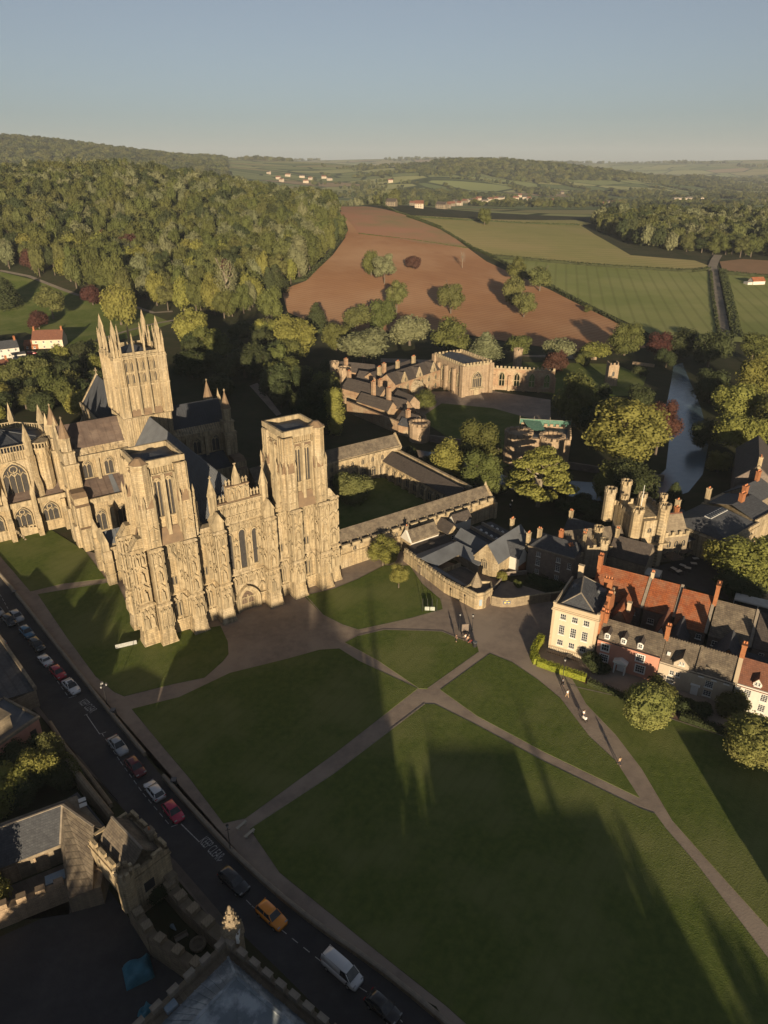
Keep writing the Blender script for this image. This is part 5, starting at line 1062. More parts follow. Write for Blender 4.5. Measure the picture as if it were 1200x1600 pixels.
seam_roof('choir_roof', 'leadd', [[(1.8, 81.9, 12.1), (9.4, 81.9, 12.1), (9.4, 85.5, 17.6), (1.8, 85.5, 17.6)], [(9.4, 73.7, 10.1), (9.4, 107, 10.1), (XC - 6.2, 107, 13.4), (XC - 6.2, 73.7, 13.4)]], ch, 14)
for i in range(7): gothic(ch, XC - 6.0, 77.2 + i * 4.3, 13.8, 2, 4.6, 2, FN)
# ------------------------------------------------------------ north porch
b = MB(); c = MB(); b.gbody(-1.6, 9.6, 29.6, 37.2, 0, 8.4, 11.2, 'x'); c.ypoly([(29.2, 8.2), (37.6, 8.2), (37.6, 9.0), (33.4, 12.4), (29.2, 9.0)], -2.0, -1.4); c.box(-1.4, 9.6, 29.2, 29.6, 8.1, 9.0)
for i in range(14): c.bar((-1 + i * .75, 29.15, 8.2), (-.6 + i * .75, 29.15, 8.9), .1)
for y in (29.4, 37.4):
    b.box(-2.8, -1.0, y - .9, y + .9, 0, 8.6); c.box(-2.7, -1.3, y - .7, y + .7, 8.6, 10.4); c.pyr([(-2.75, y - .75), (-1.25, y - .75), (-1.25, y + .75), (-2.75, y + .75)], 10.4, (-2, y, 13.2))
    for z in (2.6, 5.6): c.box(-2.95, -.9, y - 1.05, y + 1.05, z, z + .25)
c.box(-1.4, 9.6, 29.45, 29.6, 2.4, 2.65); c.box(-1.4, 9.6, 29.45, 29.6, 5.4, 5.65); c.T = face(-1.6, 33.4, FN); 
for k in range(3): c.arch(-1.7 + k * .25, 1.7 - k * .25, 0, 3.4, 6 - k * .3, .24, -.6 + k * .15, 0)
c.apane(-1.2, 1.2, 0, 3.3, 5, -.05, 0); c.T = Matrix()
pr = b.build('north_porch', 'stone', cath); c.build('porch_carving', 'trim', pr)
seam_roof('porch_roof', 'lead', [[(-1.2, 29.8, 8.5), (9.6, 29.8, 8.5), (9.6, 33.4, 11.35), (-1.2, 33.4, 11.35)], [(-1.2, 37, 8.5), (9.6, 37, 8.5), (9.6, 33.4, 11.35), (-1.2, 33.4, 11.35)]], pr, 12)
# ------------------------------------------------------------ chapter house and its stair
hx, hy, hr = -12.6, 78.5, 11.0
oc = [(hx + hr * math.cos(math.pi / 8 + i * math.pi / 4), hy + hr * math.sin(math.pi / 8 + i * math.pi / 4)) for i in range(8)]
b = MB().prism(oc, 0, 21.6); c = MB()
chh = None; pz = []
for i in range(8):
    p, q = Vector(oc[i]), Vector(oc[(i + 1) % 8]); d = (q - p); L_ = d.length; ang = math.atan2(d.y, d.x); T = face(p.x, p.y, ang)
    c.T = T; c.box(0, L_, -.35, .2, 21.5, 21.8); c.box(0, L_, -.3, .1, 23.1, 23.3); c.box(0, L_, -.4, .1, 19.2, 19.5)
    for k in range(12): x_ = L_ * (k + .5) / 12; c.box(x_ - .1, x_ + .1, -.25, .0, 21.8, 23.1)
    for k in range(16): x_ = L_ * (k + .5) / 16; c.box(x_ - .08, x_ + .08, -.22, 0, 19.5, 21.5)
    c.T = Matrix(); a = math.pi / 8 + i * math.pi / 4; ux, uy = math.cos(a), math.sin(a); bx_, by_ = p.x + ux * .5, p.y + uy * .5
    TT = Matrix.Translation((bx_, by_, 0)) @ Matrix.Rotation(a, 4, 'Z'); b.T = TT; b.box(-.8, .9, -.75, .75, 0, 20.2); b.box(.8, 1.8, -.7, .7, 0, 12.5); b.frus([(.8, -.7), (1.8, -.7), (1.8, .7), (.8, .7)], 12.5, [(.8, -.7), (.9, -.7), (.9, .7), (.8, .7)], 14.8); b.T = Matrix()
    c.T = TT; c.box(-.65, .7, -.65, .65, 20.2, 24.0); c.pyr([(-.75, -.75), (.8, -.75), (.8, .75), (-.75, .75)], 24.0, (0, 0, 28.6)); c.T = Matrix()
chh = b.build('chapter_house', 'stone', cath); c.build('pierced_parapet_and_pinnacles', 'trim', chh)
for i in range(8):
    p, q = Vector(oc[i]), Vector(oc[(i + 1) % 8]); m = (p + q) / 2; d = q - p; gothic(chh, m.x, m.y, 9.8, 5.4, 9.0, 4, math.atan2(d.y, d.x), ring=.35, rel=.4)
r_ = MB().pyr([(hx + (x - hx) * .94, hy + (y - hy) * .94) for x, y in oc], 21.7, (hx, hy, 24.6))
for x, y in oc: r_.bar((hx + (x - hx) * .92, hy + (y - hy) * .92, 21.95), (hx, hy, 24.75), .22, .2)
r_.build('chapter_house_roof', 'leadd', chh)
b = MB().cyl(-5.2, 69.4, 2.0, 0, 21.5, 10); c = MB().cyl(-5.2, 69.4, 2.25, 21.3, 21.7, 10)
for i in range(16): a = i * math.pi / 8; c.box(-5.2 + 2 * math.cos(a) - .13, -5.2 + 2 * math.cos(a) + .13, 69.4 + 2 * math.sin(a) - .13, 69.4 + 2 * math.sin(a) + .13, 21.7, 22.9)
c.cyl(-5.2, 69.4, 2.2, 22.8, 23.1, 10); c.cyl(-5.2, 69.4, 2.1, 12, 12.4, 10)
for i in range(10): a = i * math.pi / 5; c.bar((-5.2 + 2 * math.cos(a), 69.4 + 2 * math.sin(a), 18.2), (-5.2 + 2 * math.cos(a + .3), 69.4 + 2 * math.sin(a + .3), 20.4), .14); c.bar((-5.2 + 2 * math.cos(a + .6), 69.4 + 2 * math.sin(a + .6), 18.2), (-5.2 + 2 * math.cos(a + .3), 69.4 + 2 * math.sin(a + .3), 20.4), .14)
tu = b.build('stair_drum', 'stone', cath); c.build('drum_parapet', 'trim', tu, kind='stuff')
# stair range with two traceried windows, west of the chapter house
b = MB(); b.box(-34, -2.4, 65.4, 70, 0, 8.6); c = MB().box(-34, -2.4, 64.9, 65.4, 8.3, 9.6)
for x in (-3.4, -10.0, -16.4, -23, -29):
    b.box(x - .6, x + .6, 63.2, 65.6, 0, 5.2); b.box(x - .5, x + .5, 64.2, 65.6, 5.2, 8.4); c.frus([(x - .6, 63.2), (x + .6, 63.2), (x + .6, 65.4), (x - .6, 65.4)], 5.2, [(x - .5, 64.4), (x + .5, 64.4), (x + .5, 65.4), (x - .5, 65.4)], 6.4)
    if x < -5: c.box(x - .5, x + .5, 64.2, 65.2, 8.4, 11.2); c.pyr([(x - .6, 64.1), (x + .6, 64.1), (x + .6, 65.3), (x - .6, 65.3)], 11.2, (x, 64.7, 14.4))
sr = b.build('stair_range', 'stone', cath); c.build('stair_range_parapet', 'trim', sr)
MB().slab([(-34, 65.4, 8.8), (-2.6, 65.4, 8.8), (-2.6, 70, 12.2), (-34, 70, 12.2)], .2).build('stair_range_roof', 'leadb', sr)
for x in (-6.7, -13.2, -19.7, -26): gothic(sr, x, 65.4, 3.0, 3.6, 4.9, 3, FW, ring=.3, rel=.4)
# ------------------------------------------------------------ cloister (same frame as the cathedral)
def win_row(par, n, x0, dx, y, z, w, h, l=2, ang=0, dy=0, fn=None):
    for i in range(n): gothic(par, x0 + i * dx, y + i * dy, z, w, h, l, ang, ring=.14, rel=.2)
cl = thing('cloister', 'stone cloister walks with tiled roofs round a grass garth beside the cathedral', 'cloister', CO, CA)
w = MB(); w.box(39.2, 92.8, 5.3, 6.0, 0, 5.2); w.box(39.2, 92.8, 11.4, 12, 0, 4.6); w.box(92.2, 92.8, 6, 11.4, 0, 4.6); w.box(39.2, 92.9, 5.0, 6.0, 3.6, 3.9); w.ypoly([(5.3, 4.6), (12, 4.6), (9, 8.1)], 92.2, 92.8)
for x in (58.2, 75, 92.4): w.box(x - .4, x + .4, 4.6, 5.3, 0, 4.6)
ww = w.build('west_walk', 'stone', cl)
for i in range(19):
    x = 40.4 + i * 2.85; k = ('cm',)
    if k not in CACHE: CACHE[k] = MB().box(-1.0, 1.0, 0, .5, 0, .75).box(-1.06, 1.06, -.05, .55, .75, .85).mesh('merlon', 'trim')
    link('merlon', CACHE[k], ww, (x - .3, 5.35, 5.2))
    k = ('cb',)
    if k not in CACHE: CACHE[k] = MB().ypoly([(0, 0), (1.25, 0), (1.25, .95)], -.14, .14).mesh('gutter_rib', 'trim')
    link('gutter_rib', CACHE[k], ww, (x + 1.1, 5.85, 5.2))
MB().groof(39.2, 92.4, 7.0, 11.7, 5.4, 8.0, 'x', o=.2, oe=.1).build('walk_roof', 'stile', ww)
for x, z in ((48, 3.2), (60, 3.1), (84, 3.1)): gothic(ww, x, 5.3, z + .9, .9, 1.1, 2, FW, ring=.1, rel=.12, trac=False)
MB().apane(57.2, 58.9, 0, 1.5, 2.4, 5.22, 5.3).build('cloister_door', 'door', ww)
chimney(ww, 44.6, 9.6, 7.4, 9.6, .7, .7, 0, 'stoned')
MB().pyr([(92.2, 9.1), (92.8, 9.1), (92.8, 9.7), (92.2, 9.7)], 8.1, (92.5, 9.4, 9.3)).build('gable_finial', 'trim', ww)
for i in range(12): gothic(ww, 42.5 + i * 3.6, 12, 1.0, 2.2, 3.0, 3, FE, ring=.16, rel=.2)
w = MB(); w.box(84, 84.5, 12, 46, 0, 4.8); w.box(89.6, 90.2, 12, 46, 0, 7.0); w.box(89.5, 90.3, 12, 46, 7.0, 7.3)
for i in range(10): y = 13.4 + i * 3.5; w.box(83, 84, y - .35, y + .35, 0, 3.4); w.frus([(83, y - .35), (84, y - .35), (84, y + .35), (83, y + .35)], 3.4, [(83.8, y - .35), (84, y - .35), (84, y + .35), (83.8, y + .35)], 4.4)
sw = w.build('south_walk', 'stone', cl); MB().slab([(83.8, 12, 5.0), (83.8, 46, 5.0), (87.4, 46, 7.4), (87.4, 12, 7.4)], .2).slab([(87.4, 12, 7.4), (87.4, 46, 7.4), (89.6, 46, 6.2), (89.6, 12, 6.2)], .2).build('walk_roof', 'slateb', sw)
for i in range(9): gothic(sw, 84, 15.2 + i * 3.5, 1.0, 2.3, 3.2, 3, FN, ring=.16, rel=.2)
w = MB().gbody(42, 90.8, 46, 52.6, 0, 8.0, 11.0, 'x'); w.box(42, 90.8, 45.6, 46, 7.6, 8.3)
for i in range(14): x = 43 + i * 3.55; w.box(x - .35, x + .35, 45.0, 46, 0, 4.4); w.frus([(x - .35, 45), (x + .35, 45), (x + .35, 46), (x - .35, 46)], 4.4, [(x - .35, 45.8), (x + .35, 45.8), (x + .35, 46), (x - .35, 46)], 5.6)
w.ypoly([(45.8, 8), (52.8, 8), (49.3, 11.7)], 90.6, 91.2)
ew = w.build('east_walk_and_library', 'stone', cl); MB().groof(42, 90.5, 46.4, 52.2, 8.4, 11.1, 'x', o=0, oe=0).build('walk_roof', 'stile', ew)
for i in range(13): gothic(ew, 44.8 + i * 3.55, 46, 1.2, 2.2, 3.2, 3, FW, ring=.14, rel=.2); gothic(ew, 44.8 + i * 3.55, 46, 5.6, .9, 1.5, 2, FW, ring=.1, rel=.14, trac=False)
def loc(x, y): p = Matrix.Translation(CO) @ Matrix.Rotation(CA, 4, 'Z') @ Vector((x, y, 0)); return (p.x, p.y)
sheet('garth_lawn', [loc(40, 12), loc(83.5, 12), loc(83.5, 45.5), loc(40, 45.5)], .1, 'grass', th=.05)
# ------------------------------------------------------------ entrance court buildings, each a thing
def bld(name, label, cat='building', o=None, rz=None, group=None): return thing(name, label, cat, o or CO, CA if rz is None else rz, group)
A_ = bld('lodge', 'small white rendered lodge with stone gable and tiled roof against the cloister wall')
b = MB().gbody(61.4, 70, 1.2, 4.9, 0, 3.7, 5.9, 'x'); b.ypoly([(.9, 3.6), (5.0, 3.6), (3.05, 6.4)], 61.1, 61.6); f = b.build('wall', 'whitew', A_)
MB().box(61.1, 61.4, 1.0, 4.9, 0, 3.6).box(61.1, 70, 1.0, 1.2, 3.4, 3.75).build('stone_gable', 'stone', A_); MB().groof(61.6, 70, 1.2, 4.9, 3.8, 6.0, 'x', o=.3).build('roof', 'stile', A_)
chimney(A_, 61.6, 3.2, 5.8, 7.3, .6, .6, 1, 'stoned'); gothic(A_, 62.6, 1.15, .1, .9, 2.2, 1, FW, ring=.1, rel=.1, trac=False)
sash(A_, 65.2, 1.14, 1.4, 1.8, 1.5, 3, 2); sash(A_, 68.2, 1.14, 1.4, 1.2, 1.4, 2, 2)
B_ = bld('outhouse', 'small brown roofed outhouse with a pale front against the cloister wall, right of the lodge')
MB().gbody(76.2, 81.6, 2.4, 5.0, 0, 4.2, 5.8, 'x').build('wall', 'whitew', B_); MB().groof(76.2, 81.6, 2.4, 5.0, 4.3, 5.9, 'x').build('roof', 'slateb', B_)
B_ = bld('outhouse', 'low gabled outhouse between the lodge and the pale outhouse')
MB().gbody(72.2, 75.6, .2, 5.0, 0, 3.2, 5.2, 'y').build('wall', 'stone', B_); MB().groof(72.2, 75.6, .2, 5.0, 3.3, 5.3, 'y').build('roof', 'slateb', B_); sash(B_, 73.9, .18, 1.2, 1.2, 1.2, 2, 2)
B_ = bld('lean_to', 'flat lead roofed link building in front of the white lodge')
MB().box(60.5, 71.5, -3.2, .9, 0, 2.4).build('wall', 'stoned', B_); MB().slab([(60.3, -3.4, 2.5), (71.7, -3.4, 2.5), (71.7, 1, 3.0), (60.3, 1, 3.0)], .15).cyl(66, -1.5, 1.6, 2.75, 3.4, 12, .6).build('roof', 'slateb', B_)
D_ = bld('cafe_hall', 'grey roofed hall with two rows of round rooflights on its flat roofs')
b = MB().gbody(71.9, 76.0, -12.6, -2.6, 0, 3.2, 5.4, 'y'); b.box(76.0, 84.8, -12.4, -1.6, 0, 3.7); b.build('wall', 'stone', D_)
MB().groof(71.9, 76.0, -12.6, -2.6, 3.3, 5.5, 'y', o=.2).build('roof', 'lead', D_); MB().box(76.1, 84.7, -12.3, -1.7, 3.7, 3.9).build('flat_roof', 'leadd', D_)
for x in (77.9, 81.6): MB().box(x - .22, x + .22, -12.2, -1.8, 3.9, 4.7).build('rooflight_upstand', 'kerb', D_)
for x in (79.3, 83.0):
    for i in range(4):
        k = ('dome',)
        if k not in CACHE: CACHE[k] = MB().cyl(0, 0, .42, 0, .22, 10, .36).cyl(0, 0, .36, .22, .42, 10, .12).mesh('rooflight', 'white')
        link('rooflight', CACHE[k], D_, (x, -4.0 - i * 1.9, 3.9))
F_ = bld('gabled_hall', 'long slate roofed hall with a stone west gable and white cross wing')
T = Matrix.Translation((70.1, -16, 0)) @ Matrix.Rotation(R(14), 4, 'Z'); b = MB(T); b.gbody(0, 14.5, -3.1, 3.1, 0, 4.3, 7.6, 'x'); b.ypoly([(-3.3, 4.1), (3.3, 4.1), (0, 8.1)], -.35, .15); f = b.build('wall', 'stone', F_)
MB(T).groof(.2, 14.5, -3.1, 3.1, 4.4, 7.7, 'x', oe=.02).build('roof', 'lead', F_)
MB(T).gbody(5.2, 8.6, -5.6, -1, 0, 4.4, 6.6, 'y').build('cross_wing', 'whitew', F_); MB(T).groof(5.2, 8.6, -5.6, -.4, 4.5, 6.7, 'y', oe=.1).build('roof', 'slate', F_); MB(T).box(5.15, 8.65, -5.66, -5.6, 0, 2.2).build('brick_base', 'brick', F_)
MB(T).gbody(9.4, 14.6, -6, -1.5, 0, 4.2, 6.4, 'y').build('cross_wing', 'stone', F_); MB(T).groof(9.4, 14.6, -6, -.6, 4.3, 6.5, 'y', oe=.1).build('roof', 'lead', F_)
p = T @ Vector((-.36, 0, 0)); gothic(F_, p.x, p.y, 2.2, 1.3, 2.3, 3, R(14) - math.pi / 2, ring=.14, rel=.14)
for q in ((13.2, 1.6), (9.4, -5.2)): p = T @ Vector((q[0], q[1], 0)); chimney(F_, p.x, p.y, 4.5, 9.3, 1.0, .7, 2, 'stone', R(14))
K_ = bld('covered_walk', 'low slate roofed walk round three sides of the small paved court')
b = MB(); r = MB()
for q in ([(58.6, -7.0), (70.2, -5.8), (70.2, -3.4), (59, -3.6)], [(68.9, -15), (71.6, -15), (71.6, -3.4), (68.9, -3.4)]): b.prism(q, 0, 2.4)
b.build('wall', 'stoned', K_); r.slab([(60.6, -10.0, 2.6), (68.3, -8.6, 2.6), (70.3, -5.4, 4.2), (58.2, -7, 4.2)], .15).slab([(58.2, -7, 4.2), (70.3, -5.4, 4.2), (70.3, -3, 3.0), (58.8, -3.3, 3.0)], .15)
r.slab([(68.3, -8.6, 2.6), (68.6, -15.2, 2.6), (71.8, -15.2, 4.0), (70.3, -5.4, 4.2)], .15).slab([(58.3, -7, 3.2), (60.6, -10.0, 2.5), (61.2, -20.5, 2.5), (59.3, -20.5, 3.4)], .15)
r.build('roof', 'lead', K_); sheet('court_paving', [loc(60.6, -20), loc(60.6, -9.8), loc(68.3, -8.6), loc(68.6, -15.2), loc(66, -20)], .12, 'flag')
MB().box(61.2, 68, -9.9, -9.6, 0, 1.1).box(61.2, 61.5, -19, -9.9, 0, 1.1).build('parapet_wall', 'stone', K_)
# the battlemented wall round the court, with a corner turret
Wl = thing('court_wall', 'battlemented pale stone wall with a glazed parapet walk, running from the cloister to the conical turret', 'wall')
pts = [Vector((4.9, 148.4)), Vector((13.5, 134.4)), Vector((19.6, 127.8))]
b = MB()
for p, q in zip(pts, pts[1:]):
    d = (q - p).normalized(); n = Vector((-d.y, d.x)) * .3; b.prism([(p + n)[:], (p - n)[:], (q - n)[:], (q + n)[:]], 0, 2.5); n *= 1.25; b.prism([(p + n)[:], (p - n)[:], (q - n)[:], (q + n)[:]], 2.5, 2.75)
b.build('wall_face', 'stone', Wl)
for p, q, n_ in ((pts[0], pts[1], 10), (pts[1], pts[2], 6)):
    d = (q - p); L_ = d.length; d.normalize(); ang = math.atan2(d.y, d.x)
    for i in range(n_):
        k = ('wm',); c = p + d * (L_ * (i + .5) / n_)
        if k not in CACHE: CACHE[k] = MB().box(-.52, .52, -.25, .25, 0, .75).box(-.56, .56, -.3, .3, .75, .85).mesh('merlon', 'trim')
        link('merlon', CACHE[k], Wl, (c.x, c.y, 2.75), ang)
        k = ('wr',); c2 = c + Vector((-d.y, d.x)) * .9
        if k not in CACHE: CACHE[k] = MB().box(-.1, .1, -.7, .7, 0, .12).mesh('walk_rib', 'kerb')
        link('walk_rib', CACHE[k], Wl, (c2.x, c2.y, 2.6), ang)
    n = Vector((-d.y, d.x)); MB().slab([(*(p + n * .3), 2.5), (*(q + n * .3), 2.5), (*(q + n * 1.7), 2.75), (*(p + n * 1.7), 2.75)], .1).build('walk_roof', 'leadd', Wl)
p = pts[0].lerp(pts[1], .42); ang = math.atan2((pts[1] - pts[0]).y, (pts[1] - pts[0]).x); n = Vector((math.sin(ang), -math.cos(ang)))
dd = MB(Matrix.Rotation(0, 4, 'Z')).box(-.5, .5, -.08, .05, 0, 1.9).box(-.65, -.5, -.12, .05, 0, 2.05).box(.5, .65, -.12, .05, 0, 2.05).box(-.65, .65, -.12, .05, 1.9, 2.05).mesh('wall_door', 'stoned'); link('wall_door', dd, Wl, (*(p + n * .36), 0.05), ang)
Tt = thing('corner_turret', 'low corner building with a pointed stone spirelet, arched doorway and small blue notice', 'turret')
o_ = [(17.2, 130.0), (19.7, 127.4), (21.4, 127.8), (23.3, 129.8), (23.4, 132.6), (19.7, 132.6)]; MB().prism(o_, 0, 3.2).build('wall', 'stone', Tt); 
ct_ = Vector((sum(x for x, y in o_) / 6, sum(y for x, y in o_) / 6)); o2 = [tuple(ct_ + (Vector(p) - ct_) * 1.06) for p in o_]; b = MB().prism(o2, 3.2, 3.4)
for i in range(6):
    p, q = Vector(o_[i]), Vector(o_[(i + 1) % 6]); n = (ct_ - (p + q) / 2).normalized() * .3; b.prism([p[:], q[:], (q + n)[:], (p + n)[:]], 3.4, 4.05)
b.build('parapet', 'trim', Tt); MB().cyl(*(20.0, 131.5), 1.25, 3.4, 4.0, 8).cyl(*(20.0, 131.5), 1.35, 4.0, 6.9, 8, .05).build('spirelet', 'stoned', Tt); MB().prism([tuple(ct_ + (Vector(p) - ct_) * .9) for p in o_], 3.4, 3.5).build('flat_roof', 'leadd', Tt)
p, q = Vector(o_[2]), Vector(o_[3]); ang = math.atan2((q - p).y, (q - p).x); m_ = (p + q) / 2; k = MB().arch(-.55, .55, 0, 1.5, 2.2, .15, -.12, 0).apane(-.55, .55, 0, 1.5, 2.2, -.03, 0).mesh('arched_door', 'door'); link('arched_door', k, Tt, (*m_, .05), ang)
M['sign'] = mat('blue sign', (.04, .09, .17), rough=.5); M['signp'] = mat('pale blue banner', (.22, .30, .38), (.3, .34, .36), s=3)
def panel(name, label, cat, p, ang, w, h, z, m, t=.05, parent=None, txt=None, fs=.2, rows=1):
    o = MB().box(-w / 2, w / 2, -t, 0, 0, h).build(name, m, parent, loc=(*p, z), rz=ang)
    if label: o['label'] = label; o['category'] = cat
    return o
p, q = Vector(o_[1]), Vector(o_[2]); ang = math.atan2((q - p).y, (q - p).x); m_ = (p + q) / 2; panel('notice_banner', 'tall pale blue notice banner fixed to the corner turret wall', 'banner', m_ + Vector((math.sin(ang), -math.cos(ang))) * .03, ang, .6, 1.5, .9, 'signp')
# curved wall to the right with a blue sign
cw_ = [Vector((23.2, 129.3)), Vector((25.1, 128.5)), Vector((27.5, 128.5)), Vector((30.8, 129.5)), Vector((34.1, 130.3)), Vector((37.5, 131.0)), Vector((41.7, 133.1))]
pwall('garden_wall', cw_, 2.1, .4, 'rubble', 'curving pale stone garden wall carrying a blue sign, right of the corner turret', cop='trim')
d = cw_[2] - cw_[1]; ang = math.atan2(d.y, d.x); s_ = panel('sign', 'blue sign board with gold crest on the curving garden wall', 'sign', cw_[1].lerp(cw_[2], .5) + Vector((math.sin(ang), -math.cos(ang))) * .23, ang, 1.5, .75, .9, 'sign')
M['gold'] = mat('gold paint', (.55, .38, .12), rough=.4); MB().box(-.6, -.1, -.07, -.05, .15, .6).box(.15, .6, -.07, -.05, .2, .55).prism([(-.25, -.05), (.25, -.05), (.25, 0), (-.25, 0)], .75, 1.0).build('crest', 'gold', s_)
d = cw_[5] - cw_[4]; ang = math.atan2(d.y, d.x); link('wall_gate', MB().box(-.7, .7, -.1, .1, 0, 1.9).mesh('wall_gate', 'door'), None, (*(cw_[4].lerp(cw_[5], .8) + Vector((math.sin(ang), -math.cos(ang))) * .22), 0), ang, label='dark wooden gate in the shaded end of the curving garden wall', cat='gate')
pwall('garden_wall', [(23.9, 133.9), (28.2, 141.2), (33.1, 142.2)], 1.0, .3, 'greystone', 'low wall behind the shrubs of the small walled garden')
# ------------------------------------------------------------ terrace along the green (frame: x along the fronts, y back)
TO, TA = (32.3, 113.8, 0), R(-30.26)
def holes_wall(b, x0, x1, z0, z1, holes, y0=0, y1=.28, m=0):
    xs = sorted({x0, x1, *[h[0] for h in holes], *[h[1] for h in holes]}); zs = sorted({z0, z1, *[h[2] for h in holes], *[h[3] for h in holes]})
    for za, zb in zip(zs, zs[1:]):
        run = None
        for xa, xb in list(zip(xs, xs[1:])) + [(None, None)]:
            hole = xa is None or any(h[0] - 1e-4 <= xa and xb <= h[1] + 1e-4 and h[2] - 1e-4 <= za and zb <= h[3] + 1e-4 for h in holes)
            if hole:
                if run: b.box(run[0], run[1], y0, y1, za, zb, m); run = None
            else: run = (run[0], xb) if run else (xa, xb)
def front(par, x0, x1, z1, wins, mt, depth, zr=None, name='wall'):
    """front wall with real openings, windows set back in them"""
    b = MB(); holes = [(x - w / 2, x + w / 2, z, z + h) for x, z, w, h, *_ in wins]
    holes_wall(b, x0, x1, 0, z1, holes); b.box(x0, x1, .5, depth, 0, z1); b.box(x0, x0 + .02, .28, .5, 0, z1); b.box(x1 - .02, x1, .28, .5, 0, z1)
    o = b.build(name, mt, par)
    for x, z, w, h, nx, ny, *sur in wins: sash(par, x, .12, z, w - .01, h, nx, ny, sur=0)
    return o
H1 = thing('townhouse', 'tall cream three storey townhouse with a hipped slate roof at the corner of the plaza', 'house', TO, TA)
wn_ = [(x, z, 1.15, h, nx, ny) for x in (2.05, 4.3, 6.5) for z, h, nx, ny in ((1.6, 1.25, 3, 2), (4.1, 2.1, 3, 4), (7.5, 1.25, 3, 2))]
front(H1, 0, 8.6, 9.3, wn_, 'cream', 11.5)
b = MB(); b.box(-.25, 8.85, -.35, 11.7, 9.3, 9.55); b.box(-.12, 8.72, -.2, 11.6, 9.55, 9.8); b.box(-.05, 8.65, -.05, .3, 9.8, 10.6); b.box(-.05, .3, .3, 11.5, 9.8, 10.6); b.box(8.3, 8.65, .3, 11.5, 9.8, 10.6)
for x in (-.06, 8.16): b.box(x, x + .5, -.08, -.002, 0, 9.3)
b.box(-.05, 8.65, -.12, 0, .9, 1.05); b.box(-.12, .45, -.12, .5, 10.6, 10.9); b.box(8.15, 8.72, -.12, .5, 10.6, 10.9); b.build('cornice_and_parapet', 'creamtrim', H1)
r = MB(); f_ = [(.4, .4, 9.9), (8.2, .4, 9.9), (8.2, 11.2, 9.9), (.4, 11.2, 9.9)]; a_, c_ = (4.0, 3.4, 12.3), (2.8, 9.4, 12.5)
for q in ((f_[0], f_[1], a_), (f_[1], f_[2], c_, a_), (f_[2], f_[3], c_), (f_[3], f_[0], a_, c_)): r.slab(q, .12)
r.build('hipped_roof', 'slate', H1); r = MB().bar(f_[0], a_, .22, .14).bar(f_[1], a_, .22, .14).bar(a_, c_, .25, .16).bar(f_[2], c_, .2, .14); r.build('roof_hips', 'kerb', H1)
MB().box(1.6, 2.6, 6, 7.4, 10.6, 11.6).box(6.2, 7.6, 7.5, 9, 10.2, 11.3).build('roof_hatch', 'lead', H1)
chimney(H1, 8.9, 1.5, 8.5, 11.2, .5, 1.4, 2, 'brick'); chimney(H1, 8.9, 6, 8.5, 12.4, .7, 2.6, 4, 'brick'); chimney(H1, 1.6, 11.6, 9.3, 13.6, 1.0, .6, 0, 'creamtrim', label='tall thin pale chimney at the back corner'); chimney(H1, 7.4, 10.6, 9, 12.8, 1.6, .6, 3, 'brick')
b = MB().box(8.4, 9.0, 1, 11, 5.6, 9.0); b.ypoly([(1.0, 8.9), (11, 8.9), (8.5, 11.2), (3.2, 11.2)], 8.55, 9.0); b.build('brick_party_wall', 'brick', H1)
b = MB()
for x in np.arange(.2, 8.4, .35): b.box(x - .03, x + .03, -1.55, -1.5, .1, 1.1)
b.box(.2, 8.4, -1.56, -1.48, 1.05, 1.12).box(.2, 8.4, -1.56, -1.48, .3, .35).build('railings', 'black', H1); MB().box(3.9, 4.9, -1.3, -.1, 0, .5).build('front_step', 'kerb', H1)
H2 = thing('pink_house', 'long pink rendered house with three dormers and a white arched porch', 'house', TO, TA)
wn_ = [(10.6, 1.0, 1.5, 1.6, 4, 3), (10.55, 3.4, 1.35, 1.5, 3, 2), (17.2, 1.0, 1.6, 1.6, 4, 3), (16.9, 3.4, 1.4, 1.5, 4, 3)]
front(H2, 9.0, 20.2, 5.7, wn_, 'pink', 7.0)
for x, z, w, h, *_ in wn_: MB().box(x - w / 2 - .16, x - w / 2, -.06, 0, z - .1, z + h + .16).box(x + w / 2, x + w / 2 + .16, -.06, 0, z - .1, z + h + .16).box(x - w / 2, x + w / 2, -.06, 0, z + h, z + h + .16).build('window_surround', 'white', H2)
b = MB().gbody(9.0, 20.2, .5, 7.4, 5.4, 5.75, 7.9, 'x'); b.build('gable_wall', 'brick', H2); MB().groof(9.0, 20.3, .4, 7.4, 5.75, 7.9, 'x', o=.5, oe=.02).build('roof', 'stile', H2); MB().box(9, 20.2, -.2, -.02, 5.55, 5.72).build('gutter', 'black', H2)
for x in (10.5, 13.5, 16.5):
    d = MB().box(x - .5, x + .5, .55, 2.6, 5.6, 7.0); dm = d.build('dormer', 'white', H2, label='small white framed dormer'); MB().groof(x - .5, x + .5, .5, 2.9, 6.95, 7.35, 'y', o=.1, oe=.1, t=.08, lift=.05).build('dormer_roof', 'slateb', dm); sash(H2, x, .53, 5.98, .72, .86, 2, 2)
po = MB().box(12.75, 12.95, -1.1, 0, 0, 2.4).box(14.65, 14.85, -1.1, 0, 0, 2.4).xpoly([(12.5, 2.4), (15.1, 2.4), (15.1, 2.6), (13.8, 3.2), (12.5, 2.6)], -1.25, 0).arch(13.0, 14.6, 0, 1.7, 2.3, .12, -1.12, -1.0); po.build('porch', 'white', H2); MB().box(13.2, 14.4, -.06, .0, .05, 2.1).build('front_door', 'white', H2)
chimney(H2, 20.3, 3.8, 7.3, 10.4, .75, 1.2, 2, 'brick'); chimney(H2, 9.3, 3.6, 7.0, 9.6, .7, 1.2, 2, 'brick')
H3 = thing('beige_house', 'long pale beige house with one gabled dormer under a stone tiled roof', 'house', TO, TA)
